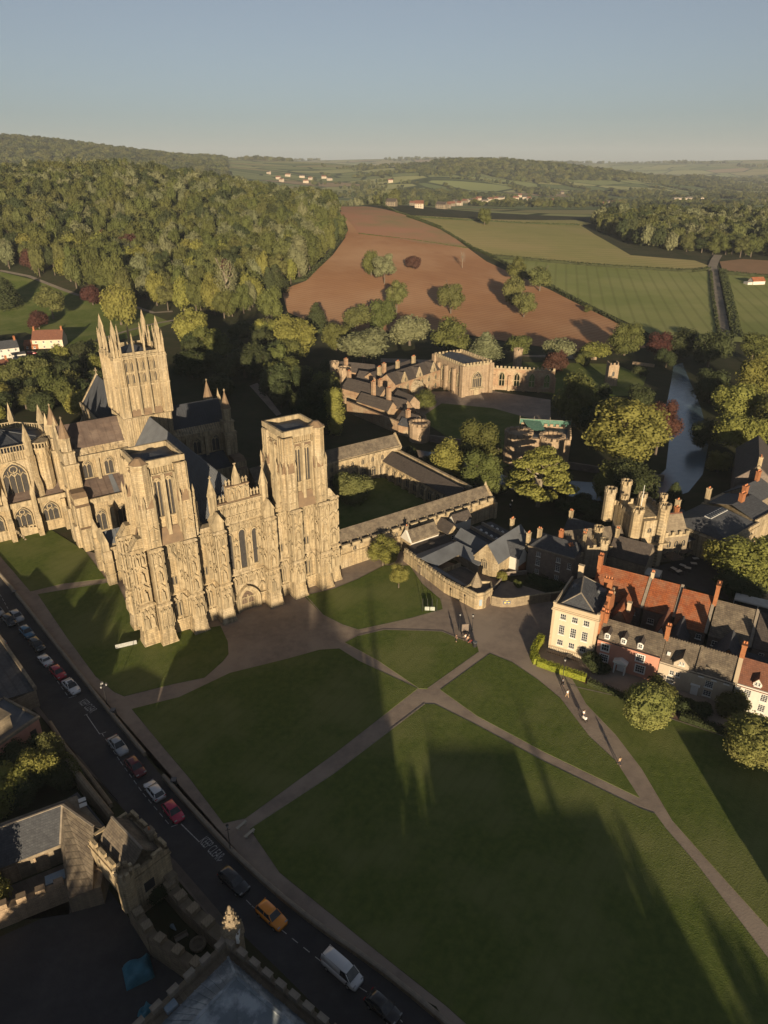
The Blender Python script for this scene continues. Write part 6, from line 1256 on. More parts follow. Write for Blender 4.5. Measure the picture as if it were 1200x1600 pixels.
wn_ = [(22.6, 2.65, .8, .95, 2, 2), (23.6, 2.65, .8, .95, 2, 2), (22.6, .9, 1.45, 1.35, 1, 2), (28.9, 2.4, 1.3, 1.4, 4, 4), (28.9, .55, 1.3, 1.2, 3, 3), (27.4, 4.2, .8, .45, 2, 1), (29.5, 4.2, .8, .45, 2, 2), (31.5, 4.2, .8, .5, 2, 2)]
front(H3, 20.3, 32.6, 4.75, wn_, 'beige', 7.0)
MB().gbody(20.3, 32.6, .5, 7.4, 4.5, 4.8, 7.7, 'x').build('gable_wall', 'rubble', H3); MB().groof(20.4, 32.5, .4, 7.4, 4.8, 7.7, 'x', o=.5, oe=.02).build('roof', 'stile', H3)
b = MB()
for i in range(26): x = 20.7 + i * .45; b.box(x - .12, x + .12, 3.8, 4.0, 7.8, 8.0)
b.build('ridge_tiles', 'stile', H3); MB().box(26.2, 26.6, .0, 3.9, 5.0, 5.2).slab([(26.2, -.1, 4.95), (26.6, -.1, 4.95), (26.6, 3.9, 8.05), (26.2, 3.9, 8.05)], .3).build('roof_verge', 'stile', H3)
dm = MB().xpoly([(22.6, 4.75), (25.2, 4.75), (25.2, 5.6), (23.9, 6.9), (22.6, 5.6)], .1, 3.2).build('dormer', 'beige', H3, label='broad gabled dormer'); MB().groof(22.6, 25.2, .0, 3.4, 5.6, 6.95, 'y', o=.15, oe=.1, t=.1, lift=.06).build('dormer_roof', 'stile', dm)
sash(H3, 23.65, .1, 5.35, .32, .6, 1, 2); sash(H3, 24.2, .1, 5.35, .32, .6, 1, 2); MB().box(26.2, 27.4, -.1, 0, 0, 2.1).box(26.0, 27.6, -.5, 0, 2.15, 2.3).build('front_door', 'white', H3); link('roof_window', MB().box(-.3, .3, -.35, .35, 0, .1).mesh('roof_window', 'white'), H3, (21.4, 1.4, 5.95)).rotation_euler = (.65, 0, 0)
b = MB().slab([(32.4, -.2, 4.9), (33.1, -.2, 4.9), (33.1, 3.9, 8.1), (32.4, 3.9, 8.1)], .4).slab([(32.4, 8, 4.9), (33.1, 8, 4.9), (33.1, 3.9, 8.1), (32.4, 3.9, 8.1)], .4); b.build('raised_verge', 'creamtrim', H3); chimney(H3, 32.8, 4.4, 7.2, 10.6, .8, 1.5, 2, 'brick')
H4 = thing('white_house', 'white rendered house with a gabled dormer and red brown tiles at the right edge', 'house', TO, TA)
wn_ = [(x, z, 1.1, 1.45, 3, 4) for x in (34.9, 37.5, 40.2, 43) for z in (.8, 2.95)]
front(H4, 32.9, 46, 5.0, wn_, 'whitew', 7); MB().gbody(32.9, 46, .5, 7.4, 4.6, 5.0, 8.0, 'x').build('gable_wall', 'rubble', H4); MB().groof(33.1, 46, .4, 7.4, 5.0, 8.0, 'x', o=.5, oe=.02).build('roof', 'redtile', H4)
for x in (36.1, 42): 
    dm = MB().xpoly([(x - .7, 5), (x + .7, 5), (x + .7, 6.0), (x, 6.9), (x - .7, 6.0)], .6, 3.2).build('dormer', 'whitew', H4); MB().groof(x - .7, x + .7, .55, 3.4, 6.0, 6.95, 'y', o=.15, oe=.1, t=.1, lift=.05).build('dormer_roof', 'redtile', dm); sash(H4, x - .25, .6, 5.35, .4, .75, 1, 2); sash(H4, x + .25, .6, 5.35, .4, .75, 1, 2)
chimney(H4, 41, 4.4, 7.4, 10.4, .8, 1.3, 2, 'brick')
# back range in orange tile, and the wings round the yards
def wing(label, x0, x1, y0, y1, ze, zr, ax, wm, rm, wins=(), name='rear_house', chim=(), par=0):
    h = thing(name, label, 'house', TO, TA); MB().gbody(x0, x1, y0, y1, 0, ze, zr, ax).build('wall', wm, h); MB().groof(x0, x1, y0, y1, ze + .02, zr + .02, ax, o=.3, oe=.05).build('roof', rm, h)
    for x, y, z, w_, h_, nx, ny, a in wins: sash(h, x, y, z, w_, h_, nx, ny, a)
    for c in chim: chimney(h, *c)
    if par: MB().slab([(x1 - .2, y0 - .3, ze + .1), (x1 + .35, y0 - .3, ze + .1), (x1 + .35, (y0 + y1) / 2, zr + .35), (x1 - .2, (y0 + y1) / 2, zr + .35)], .5).slab([(x1 - .2, y1 + .3, ze + .1), (x1 + .35, y1 + .3, ze + .1), (x1 + .35, (y0 + y1) / 2, zr + .35), (x1 - .2, (y0 + y1) / 2, zr + .35)], .5).build('raised_verge', 'kerb', h)
    return h
RH = 9.2
wing('orange tiled rear house next to the cream townhouse', 3.2, 13.6, 15.4, 27.2, 5.3, RH, 'x', 'greystone', 'pantile', [(9.6, 15.4, 3.4, .8, 1.1, 2, 2, 0), (12, 15.4, 3.2, 1.3, 1.1, 3, 2, 0), (9.6, 15.4, 1, 1.1, 1.3, 2, 2, 0)], chim=((3.4, 20.5, 7.5, 12.2, .8, 1.6, 2, 'brick'),), par=1)
wing('orange tiled rear house in the middle of the row', 14.1, 19.8, 15.4, 27.2, 5.3, RH, 'x', 'greystone', 'pantile', [(15.8, 15.4, 2.2, 1.2, 1.2, 3, 2, 0)], chim=((13.9, 21.5, 9, 10.6, .6, .9, 2, 'creamtrim'),), par=1)
wing('orange tiled rear house with one roof window, left of the thin brick stack', 20.2, 26.0, 13.6, 26.6, 4.8, RH, 'x', 'greystone', 'pantile', [(22.5, 13.6, 2, 1.0, 1.3, 2, 2, 0), (25, 13.6, 3, 1.0, 1.0, 2, 2, 0)], chim=((26.3, 19.5, 8.0, 12.8, .7, 2.2, 1, 'brick'),), par=1)
wing('grey stone tiled rear house right of the thin brick stack', 26.7, 33.8, 13.0, 26.0, 4.8, 9.0, 'x', 'greystone', 'stile', [(28, 13, 2.8, 1., 1.1, 2, 2, 0), (27.6, 13, .8, 1.1, 1.3, 2, 2, 0)], par=1)
wing('brown tiled rear house at the right edge of the row', 34.3, 44, 12.5, 25.5, 5.2, 9.0, 'x', 'greystone', 'slateb', [(36, 12.5, 3.4, .9, 1., 2, 2, 0)], chim=((37.6, 15.5, 7, 11, 1.1, 1.6, 2, 'brick'), (42.5, 17, 7, 11, .9, 1.4, 2, 'brick')))
wing('steep orange tiled wing joining the cream townhouse to the rear row', 9.0, 12.4, 9.2, 16, 4.6, 7.4, 'y', 'redstone', 'pantile', name='rear_wing', chim=((11.9, 11.2, 6.2, 8.4, .7, .7, 0, 'creamtrim'),))
wing('dark red roofed rear wing on the near side of the left yard', 17.6, 19.8, 8.6, 16, 4.2, 6.6, 'y', 'whitew', 'redtile', [(17.6, 10, 3.0, .9, .9, 2, 2, FN)], name='rear_wing')
wing('slate roofed rear wing between the two yards', 20.0, 23.4, 7.2, 14.6, 3.4, 6.4, 'y', 'greystone', 'slate', name='rear_wing')
wing('blue grey slate wing at the right side of the right yard', 28.2, 33.0, 7.2, 13.8, 3.4, 6.8, 'y', 'brick', 'slate', name='rear_wing')
wing('white walled slate roofed wing at the right picture edge', 33.6, 40, 7.2, 12.6, 3.2, 5.4, 'x', 'whitew', 'slate', [(38.4, 7.2, 3.6, 1., 1., 2, 2, 0)], name='rear_wing')
Ys = thing('glass_lantern', 'octagonal glass roof lantern in the left yard behind the pink house', 'roof lantern', TO, TA); MB().box(14.6, 17.4, 8.4, 11.4, 0, 2.6).build('base', 'lead', Ys); MB().cyl(16, 9.9, 1.3, 2.6, 3.1, 8).cyl(16, 9.9, 1.3, 3.1, 3.7, 8, .2).build('glass', 'signp', Ys); b = MB()
for i in range(8): a = i * math.pi / 4; b.bar((16 + 1.32 * math.cos(a), 9.9 + 1.32 * math.sin(a), 3.12), (16, 9.9, 3.75), .08)
b.build('glazing_bars', 'white', Ys)
link('awning', MB().xpoly([(0, 3.3), (1.6, 3.3), (.8, 3.7)], 0, 1.3).mesh('awning', 'whitew'), None, (*TO[:2], 0), TA, label='white slatted outhouse roof in the left yard by the brick stack', cat='outhouse').location = (TO[0] + math.cos(TA) * 19 - math.sin(TA) * 8, TO[1] + math.sin(TA) * 19 + math.cos(TA) * 8, 0)
# white market canopies
def canopy(lb, p, w, d, z, ang, m='whitew'):
    o = thing('market_canopy', lb, 'canopy', (*p, 0), ang); MB().pyr([(-w / 2, -d / 2), (w / 2, -d / 2), (w / 2, d / 2), (-w / 2, d / 2)], z, (0, 0, z + .8)).box(-w / 2, w / 2, -d / 2, -d / 2 + .03, z - .3, z).build('cover', m, o)
    for x in (-w / 2 + .05, w / 2 - .05):
        for y in (-d / 2 + .05, d / 2 - .05): link('pole', CACHE.setdefault(('pole', z), MB().cyl(0, 0, .04, 0, z, 6).mesh('pole', 'white')), o, (x, y, 0))
canopy('white canopy behind the orange roofs, left of the dark umbrellas', (60.5, 139.0), 4.5, 3.4, 2.6, TA); canopy('long white canopy behind the grey roof at the right', (78.0, 126.8), 7, 3, 2.8, TA); canopy('white canopy at the right picture edge behind the brown roof', (81.2, 125.1), 5, 3, 2.8, TA)
# ------------------------------------------------------------ battlemented stone gatehouse
GT_ = thing('gatehouse', 'tall stone gatehouse with clustered battlemented octagonal turrets and an arched gateway', 'gatehouse', (57.9, 144.2, 0), R(12))
b = MB(); b.box(-.4, 8.6, 2, 10, 0, 12.4); b.box(1.9, 5.2, .6, 2, 6.2, 12.2)
b.build('gate_block', 'stone', GT_)
def oct_turret(par, x, y, r, z0, z1, mt='stone', lbl=None, n=8):
    b = MB().cyl(x, y, r, z0, z1, n, ph=math.pi / 8); b.cyl(x, y, r + .18, z1, z1 + .25, n, ph=math.pi / 8)
    for i in range(n):
        a = math.pi / 8 + (i + .5) * 2 * math.pi / n; T = Matrix.Translation((x, y, 0)) @ Matrix.Rotation(a, 4, 'Z'); b.T = T; k = r * math.sin(math.pi / n) * .62; b.box(r * .74, r + .1, -k, k, z1 + .25, z1 + 1.1)
    b.T = Matrix(); b.build('turret', mt, par, label=lbl)
for x, y, r, z in ((.2, 1.2, 1.3, 14.4), (6.9, 1.2, 1.3, 14.8), (-2.6, 9.2, 1.3, 16.2), (2.6, 11.4, 1.2, 16.8), (4.6, 7.0, .95, 15.2), (9.6, 6.2, .8, 14.8), (.6, 8.2, .8, 14.6)): oct_turret(GT_, x, y, r, 0 if y < 3 else 9, z)
b = MB(); b.merlons((-1, 9.8), (8.6, 9.8), 12.4, .8, .8, .6, .35, base=.4); b.merlons((-.3, 2.2), (-.3, 9.6), 12.4, .8, .8, .6, .35, base=.4); b.merlons((8.4, 2.2), (8.4, 9.6), 12.4, .8, .8, .6, .35, base=.4); b.box(-1.4, 8.6, -.4, 2.0, 6.0, 6.3); b.build('battlements', 'trim', GT_)
MB().apane(2.2, 4.9, 0, 3.6, 5.6, .42, .6).build('gateway', 'black', GT_); MB().box(1.9, 5.2, .6, 2.0, 0, 6.2).build('gateway_wall', 'stoned', GT_); gothic(GT_, 3.5, .6, 9.2, 1.0, 1.2, 2, ring=.1, rel=.1, trac=False)
MB().cyl(3.6, 5.5, .09, 12.4, 19.0, 6, .05).build('flagpole', 'white', GT_)
b = MB().gbody(-15.5, -1.2, .6, 9, 0, 5.6, 9.2, 'x'); b.box(-15.5, -1.2, .3, .6, 5.3, 6.1); b.build('left_range', 'stoned', GT_); b = MB().merlons((-15.4, .45), (-1.4, .45), 6.1, .6, .7, .6, .3); b.build('battlements', 'trim', GT_)
MB().groof(-15.5, -1.3, 1.0, 9, 5.9, 9.3, 'x', o=.0, oe=.05).build('range_roof', 'stile', GT_)
for i in range(5):
    for z in (1.0, 3.5): gothic(GT_, -13.4 + i * 2.6, .6, z, 1.3, 1.5, 2, ring=.14, rel=.16, trac=False)
b = MB().gbody(8.6, 15, 1.6, 9.5, 0, 6.6, 10.6, 'x'); b.build('right_range', 'stoned', GT_); MB().groof(8.6, 15, 2.2, 9.5, 6.8, 10.7, 'x', o=0, oe=.05).build('range_roof', 'redtile', GT_); b = MB().merlons((8.7, 1.8), (15, 1.8), 6.6, .8, .8, .6, .35, base=.5).merlons((15, 1.8), (15, 9), 6.6, .8, .8, .6, .35, base=.5); b.build('battlements', 'trim', GT_)
for i in range(3):
    for z in (1.2, 4.0): gothic(GT_, 10 + i * 1.9, 1.6, z, 1.1, 1.7, 2, ring=.12, rel=.14, trac=False)
GP = thing('porch_tower', 'battlemented stone porch wing with two small turrets between the orange roofs and the gatehouse', 'gatehouse', (45.5, 140.0, 0), R(12))
MB().box(0, 4.2, 0, 5, 0, 7.6).box(-3.6, 0, .6, 5, 0, 5.6).build('wall', 'stoned', GP); b = MB().merlons((0, .2), (4.2, .2), 7.6, .7, .7, .5, .3, base=.3).merlons((.2, .2), (.2, 5), 7.6, .7, .7, .5, .3, base=.3).merlons((4, .2), (4, 5), 7.6, .7, .7, .5, .3, base=.3).merlons((-3.4, .8), (0, .8), 5.6, .7, .7, .5, .3, base=.3); b.build('battlements', 'trim', GP); oct_turret(GP, 4.4, .2, .95, 0, 8.8); oct_turret(GP, 5.2, 4.8, 1.0, 0, 9.6, n=8); MB().groof(.6, 3.6, .6, 4.6, 7.0, 8.6, 'y', oe=0).build('roof', 'slateb', GP)
chimney(GP, -3.0, 1.6, 5.4, 8.6, .9, .7, 2, 'brick'); 
# brown stone house between court and gatehouse
BH = thing('stone_house', 'grey brown stone three storey house with white sashes and slate roofs beside the court', 'house', (33.2, 143.3, 0), R(-34.7))
wn_ = [(x, z, 1.0, h, 2, 4) for x in (2.6, 7.4) for z, h in ((.5, 1.1), (2.6, 1.7), (4.9, 1.2))] + [(10.0, 4.0, .8, 1.5, 2, 3)]
front(BH, 0, 10.9, 6.7, wn_, 'greystone', 8); MB().box(-.15, 11.05, -.15, .3, 6.7, 6.95).build('cornice', 'stoned', BH)
MB().slab([(.1, .3, 6.9), (10.8, .3, 6.9), (8.4, 4.2, 8.8), (2.4, 4.2, 8.8)], .15).slab([(10.8, 8, 6.9), (.1, 8, 6.9), (2.4, 4.2, 8.8), (8.4, 4.2, 8.8)], .15).slab([(10.8, .3, 6.9), (10.8, 8, 6.9), (8.4, 4.2, 8.8)], .15).slab([(.1, 8, 6.9), (.1, .3, 6.9), (2.4, 4.2, 8.8)], .15).build('hipped_roof', 'slate', BH)
for c in ((1.0, 3.5, 7, 10.2, .9, .7, 2, 'stone'), (5.6, 5, 7.5, 10.4, .9, .7, 2, 'brick'), (10.2, 7.5, 6.7, 10, .9, .9, 2, 'stone')): chimney(BH, *c)
for lb, x0, x1, y0, y1, ze, zr, ax, rm in (('slate roofed house with a white gable behind the grey brown stone house', 3, 15, 13, 20.5, 4.6, 8.2, 'x', 'slate'), ('small slate roofed wing joining the stone houses', 9, 15, 8, 13.5, 4.4, 7.0, 'y', 'slate'), ('dark slate roofed house beside the shaded garden, left of the gatehouse', 15.5, 24, 10, 17, 5, 8.4, 'x', 'slateb')):
    h = thing('stone_house', lb, 'house', (33.2, 143.3, 0), R(-34.7)); MB().gbody(x0, x1, y0, y1, 0, ze, zr, ax).build('wall', 'whitew' if 'white' in lb else 'stoned', h); MB().groof(x0, x1, y0, y1, ze, zr, ax).build('roof', rm, h); chimney(h, x0 + .4, (y0 + y1) / 2, zr - 1, zr + 2, .8, .9, 2, 'stone')
    if 'dark' in lb: link('roof_window', MB().box(-.5, .5, -.6, .6, 0, .1).mesh('roof_window', 'white'), h, (18, 12.2, 7.0)).rotation_euler = (.77, 0, 0)
# ------------------------------------------------------------ town hall
TH = thing('town_hall', 'classical town hall with slate hipped roofs, a glazed ridge light and a stone cornice', 'town hall', (79.6, 145.8, 0), R(38)); 
b = MB(); b.box(0, 15.5, 0, 15, 0, 6.2); b.box(15.5, 26, 1, 15, 0, 6.6); b.build('wall', 'stone', TH); b = MB(); b.box(-.4, 15.9, -.4, 15.2, 5.6, 6.0); b.box(-.2, 15.7, -.2, .2, 6.0, 6.9); b.box(4.5, 11, -1.4, 0, 0, 5.4); b.xpoly([(4.2, 5.4), (11.3, 5.4), (7.75, 7.4)], -1.6, 0); b.box(15.6, 26, .6, 1.0, 6.0, 7.2)
for x in (1, 3.4, 12, 14.4): b.box(x - .3, x + .3, -.3, 0, 0, 5.6)
b.build('cornice_and_portico', 'stone', TH)
r = MB().slab([(.2, .2, 6.4), (15.3, .2, 6.4), (11.5, 7.2, 9.2), (4, 7.2, 9.2)], .15).slab([(15.3, 14.8, 6.4), (.2, 14.8, 6.4), (4, 7.2, 9.2), (11.5, 7.2, 9.2)], .15).slab([(15.3, .2, 6.4), (15.3, 14.8, 6.4), (11.5, 7.2, 9.2)], .15).slab([(.2, 14.8, 6.4), (.2, .2, 6.4), (4, 7.2, 9.2)], .15).slab([(16, 1.4, 6.8), (26, 1.4, 6.8), (26, 7.5, 8.8), (16, 7.5, 8.8)], .15).slab([(16, 14, 6.8), (26, 14, 6.8), (26, 7.5, 8.8), (16, 7.5, 8.8)], .15)
r.build('slate_roof', 'slate', TH); k = MB().slab([(3.6, 7.9, 9.15), (11.6, 7.9, 9.15), (11.6, 6.2, 9.0), (3.6, 6.2, 9.0)], .1); k.build('ridge_light', 'white', TH)
for i in range(8): link('ridge_pane', CACHE.setdefault(('rp',), MB().box(-.38, .38, -.7, .7, 0, .03).mesh('ridge_pane', 'pane')), TH, (4.2 + i * .97, 7.05, 9.13)).rotation_euler = (.09, 0, 0)
for c in ((.6, 13.5, 6.4, 10.4, .8, 1.1, 2, 'brick'), (3.4, 15, 6.4, 11.0, .8, 1.1, 2, 'stone'), (16.5, 14.2, 6.4, 10.8, 1, 1, 2, 'stone'), (20, 7.2, 8, 11, 1.6, 1., 3, 'brick'), (25, 9, 8, 11, 1.6, 1, 3, 'brick')): chimney(TH, *c)
for i in range(4): sash(TH, 1.9 + i * 3.8, 0, 1.2, 1.1, 2.2, 2, 3)
TH2 = thing('pillared_shop', 'low dark roofed building with square stone pillars between gatehouse and town hall', 'building', (72.5, 149.5, 0), R(22)); MB().box(0, 9, 2, 12, 0, 4.2).build('wall', 'stoned', TH2); MB().slab([(-.3, .6, 4.3), (9.3, .6, 4.3), (9.3, 12, 6.2), (-.3, 12, 6.2)], .2).build('roof', 'leadd', TH2)
for i in range(6): link('pillar', CACHE.setdefault(('pil',), MB().box(-.22, .22, -.22, .22, 0, 4.1).mesh('pillar', 'trim')), TH2, (.5 + i * 1.6, .9, 0))
TH3 = thing('stone_house', 'tall shaded grey stone house at the right edge above the town hall', 'house', (106, 176, 0), R(65)); MB().gbody(0, 26, 0, 10, 0, 8, 12.5, 'x').build('wall', 'greystone', TH3); MB().groof(0, 26, 0, 10, 8.1, 12.6, 'x').build('roof', 'slateb', TH3); chimney(TH3, .6, 5, 11.5, 15, 1.4, 1, 3, 'stone')
TH4 = thing('stone_house', 'slate roofed house with tall stacks behind the town hall', 'house', (97, 168, 0), R(38)); MB().gbody(0, 16, 0, 8.5, 0, 6, 9, 'x').build('wall', 'stoned', TH4); MB().groof(0, 16, 0, 8.5, 6.1, 9.1, 'x').build('roof', 'slate', TH4); chimney(TH4, 8, 4.2, 8.5, 11.8, 1.4, .8, 3, 'brick')
# umbrellas and cafe tables in the square
def parasol(lb, p): 
    o = thing('parasol', lb, 'parasol', (*p, 0), .4); MB().pyr([(-1.7, -1.7), (1.7, -1.7), (1.7, 1.7), (-1.7, 1.7)], 2.4, (0, 0, 3.1)).build('cover', 'slateb', o); MB().cyl(0, 0, .05, 0, 2.6, 6).build('pole', 'black', o)
parasol('grey parasol directly under the gatehouse right turret', (68.3, 146.6)); parasol('larger grey parasol right of the first, by the pillars', (71.9, 149.7))
M['table'] = mat('pale tabletop', (.45, .42, .38), rough=.5)
ctb = thing('cafe_table', 'x', 'cafe table', (0, 0, 0)); MB().box(-.45, .45, -.7, .7, .7, .76).build('tabletop', 'table', ctb)
for x in (-.4, .4):
    for y in (-.6, .6): link('leg', CACHE.setdefault(('tl',), MB().box(-.03, .03, -.03, .03, 0, .7).mesh('leg', 'black')), ctb, (x, y, 0))
for x in (-.8, .8): link('bench', CACHE.setdefault(('tb',), MB().box(-.15, .15, -.7, .7, .38, .44).box(-.1, .1, -.6, -.5, 0, .38).box(-.1, .1, .5, .6, 0, .38).mesh('bench', 'black')), ctb, (x, 0, 0))
for i, (p, lb) in enumerate((((67.8, 143.6), 'cafe table in the square nearest the gatehouse'), ((70.4, 145.1), 'second cafe table right of the gatehouse'), ((71.2, 143.9), 'third cafe table near the big tree'), ((73.4, 146.0), 'cafe table beside the pillared shop'), ((74.8, 148.4), 'cafe table close under the stone pillars'), ((68.5, 142.4), 'cafe table nearest the orange roofs'))):
    o = ctb if i == 0 else copy_tree(ctb); o.location = (*p, 0); o.rotation_euler = (0, 0, .5 + i * .3); o['label'] = lb; o['group'] = 'cafe tables in the square'
# ------------------------------------------------------------ the bishop's palace beyond the moat
PA = thing('palace', 'palace of reddish stone with three gables, a battlemented chapel and a ruined hall wall', 'palace')
def seg_body(p, q, d, z0, ze, zr=None, m='redstone', name='range', roof='slateb', par=None):
    p = Vector(p); q = Vector(q); L_ = (q - p).length; ang = math.atan2((q - p).y, (q - p).x); T = Matrix.Translation((p.x, p.y, 0)) @ Matrix.Rotation(ang, 4, 'Z')
    b = MB(T); (b.gbody(0, L_, 0, d, z0, ze, zr, 'x') if zr else b.box(0, L_, 0, d, z0, ze)); o = b.build(name, m, par or PA)
    if zr: MB(T).groof(0, L_, 0, d, ze + .02, zr + .02, 'x', oe=.03).build('roof', roof, o)
    return o, T, L_, ang
o, T, L_, ang = seg_body((4.5, 274), (23.8, 298), 9, 0, 8.0, 11.4, 'redstone', 'gabled_range', 'slateb')
def TP(T, x, y, z=0): return T @ Vector((x, y, z))
for x in (6, 16, 26.0):
    MB(T).xpoly([(x - 2.3, 7.8), (x + 2.3, 7.8), (x, 11.9)], -.25, .3).build('front_gable', 'stone', o); MB(T).groof(x - 2.1, x + 2.1, .3, 4.5, 8.0, 11.5, 'y', o=0, oe=0).build('gable_roof', 'slateb', o)
    p = TP(T, x, -.26); gothic(o, p.x, p.y, 8.1, 1.1, 1.5, 2, ang, ring=.12, rel=.14, trac=False)
for i in range(6): p = TP(T, 3 + i * 4.9, 0); gothic(o, p.x, p.y, 4.6, 1.5, 2.2, 2, ang, ring=.2, rel=.2); gothic(o, p.x, p.y, 1.0, 1.3, 1.8, 2, ang, ring=.16, rel=.2, trac=False)
MB(T).box(0, L_, -.12, 0, 3.6, 3.85).build('string_course', 'trim', o); MB(T).box(10, 14.5, -3.6, 0, 0, 5).xpoly([(9.8, 5), (14.7, 5), (12.25, 7.4)], -3.7, 0).build('porch', 'stone', o)
for x in (1, 13, 24): p = TP(T, x, 9); chimney(o, p.x, p.y, 10, 13.5, 1.6, 1.0, 3, 'stone', ang)
o, T2, L2, a2 = seg_body(TP(T, 0, 10)[:2], TP(T, 30, 10)[:2], 6, 0, 8.5, 10.6, 'redstone', 'rear_range', 'slateb')
# chapel
CH = MB(); TC = Matrix.Translation((32.2, 284, 0)) @ Matrix.Rotation(R(28), 4, 'Z'); CH.T = TC; W_, D_2 = 13.6, 22
CH.box(0, W_, 0, D_2, 0, 12.4); 
for x in (0, W_):
    CH.box(x - .9, x + .9, -.9, 1.2, 0, 12.8)
for y in (6, 12, 18): CH.box(-1.2, 0, y - .6, y + .6, 0, 10.6)
CH.box(-.9, .9, D_2 - 1, D_2 + 1, 0, 13.2)
c_ = CH.build('chapel', 'pinkstone', PA); b = MB(TC); b.merlons((-.2, 0), (W_ + .2, 0), 12.4, .9, .9, .7, .5, base=.5).merlons((0, 0), (0, D_2), 12.4, .9, .9, .7, .5, base=.5).merlons((W_, 0), (W_, D_2), 12.4, .9, .9, .7, .5, base=.5).merlons((0, D_2), (W_, D_2), 12.4, .9, .9, .7, .5, base=.5).box(-.2, W_ + .2, -.2, 0, 12.1, 12.35); b.build('battlements', 'trim', c_)
MB(TC).groof(1, W_ - 1, 1, D_2 - 1, 12.2, 13.6, 'y', o=0, oe=0).build('roof', 'leadd', c_); p = TC @ Vector((W_ / 2, 0, 0)); gothic(c_, p.x, p.y, 3.4, 4.4, 6.2, 5, R(28), ring=.4, rel=.4)
for y in (3, 9, 15): p = TC @ Vector((0, y, 0)); gothic(c_, p.x, p.y, 3.6, 1.9, 5.8, 2, R(28) + FN, ring=.25, rel=.3)
MB(TC).box(3.4, 10.2, -.6, 0, 2.4, 3.0).box(5.6, 7.9, -.35, 0, 0, 2.2).build('chapel_doorway', 'trim', c_)
# ruined hall wall with tall empty windows
TH_ = Matrix.Translation((45.5, 295.2, 0)) @ Matrix.Rotation(R(-12), 4, 'Z'); b = MB(TH_); hs = [(3.2 + i * 6.2, 5.6 + i * 6.2, 1.8, 7.8) for i in range(4)]; holes_wall(b, 0, 26, 0, 9.0, hs, 0, 1.1); b.box(-.8, .6, -.8, 2, 0, 10.5)
for i in range(5): b.box(i * 6.2 + .8, i * 6.2 + 1.8, -1.0, 0, 0, 6.5)
h_ = b.build('ruined_hall_wall', 'redstone', PA); MB(TH_).merlons((0, .5), (26, .5), 9.0, .9, .9, .7, .6, base=.3).build('battlements', 'trim', h_)
for i in range(4):
    b = MB(TH_ @ Matrix.Translation((4.4 + i * 6.2, -.02, 1.8))); b.arch(-1.05, 1.05, 0, 4, 5.8, .3, -.25, .3); b.box(-.1, .1, .1, .5, 0, 5.2); b.box(-1.2, 1.2, .2, .4, 2.4, 2.6); b.xpoly([(-1.25, 4.2), (-1.25, 6), (0, 6), (-.7, 5.2)], .05, .5).xpoly([(1.25, 6), (1.25, 4.2), (.7, 5.2), (0, 6)], .05, .5); b.build('empty_window', 'trim', h_)
# domestic buildings and chimneys west of the court
for lb, p, q, d, ze, zr, m, rf in (('kitchen_wing', (-17, 276), (-2, 262), 7.5, 6.2, 9.4, 'redstone', 'slateb'), ('kitchen_wing', (-12, 284), (4, 276), 8, 6.5, 10, 'redstone', 'slateb'), ('kitchen_wing', (-10.5, 263.5), (1.5, 251), 5, 4.6, 7.4, 'redstone', 'slateb'), ('kitchen_wing', (-1, 258.5), (7, 252), 5.5, 4.8, 7.6, 'redstone', 'slateb'), ('kitchen_wing', (3, 266), (9, 257), 5.5, 5.2, 7.8, 'pinkstone', 'slateb'), ('kitchen_wing', (4.6, 243), (10.5, 237), 5.5, 4.4, 6.6, 'redstone', 'slateb'), ('kitchen_wing', (-20, 300), (0, 292), 7, 7, 10, 'redstone', 'slateb')): seg_body(p, q, d, 0, ze, zr, m, lb, rf)
for x, y, z in ((-4, 262.5, 12.5), (1.8, 256, 12), (-1.5, 267, 12), (-14, 280, 12), (8.5, 240, 8.5), (0, 284, 14), (-16, 296, 13)): chimney(PA, x, y, 4, z, 1.3, 1.3, 2, 'redstone', .6)
oct_turret(PA, -21, 297, 2.0, 0, 10.5, 'pinkstone'); oct_turret(PA, -16.4, 292, 2.6, 0, 9.4, 'pinkstone')
# moat curtain wall with its round bastion
cwall = thing('curtain_wall', 'reddish stone curtain wall with a battlemented round bastion above the moat', 'wall')
def curtain(par, pts, h, t, mt, bat=True):
    b = MB(); c = MB()
    for p, q in zip(pts, pts[1:]):
        p, q = Vector(p), Vector(q); d = (q - p).normalized(); n = Vector((-d.y, d.x)) * t / 2; b.prism([(p + n)[:], (p - n)[:], (q - n)[:], (q + n)[:]], 0, h)
        if bat: c.merlons(p[:], q[:], h, .8, 1.0, .7, t * .5)
    b.build('wall_face', mt, par)
    if bat: c.build('battlements', mt, par)
curtain(cwall, [(-14, 264), (0, 246), (6.6, 238)], 4.4, .9, 'redstone', False); curtain(cwall, [(8.8, 259), (15, 248), (15.5, 236)], 3.0, .8, 'pinkstone')
oct_turret(cwall, 12.2, 232.4, 3.6, 0, 5.6, 'pinkstone', n=14); curtain(cwall, [(15.8, 231), (27, 226), (40, 217)], 2.4, .8, 'greystone', False); curtain(cwall, [(55, 208), (72, 200), (84, 196)], 2.2, .8, 'greystone', False)
sm = thing('garden_cottage', 'small dark slate roofed cottage against the round bastion', 'house'); seg_body((5.0, 238), (11.5, 233.5), 5.0, 0, 3.8, 5.6, 'redstone', 'wall', 'slate', sm)
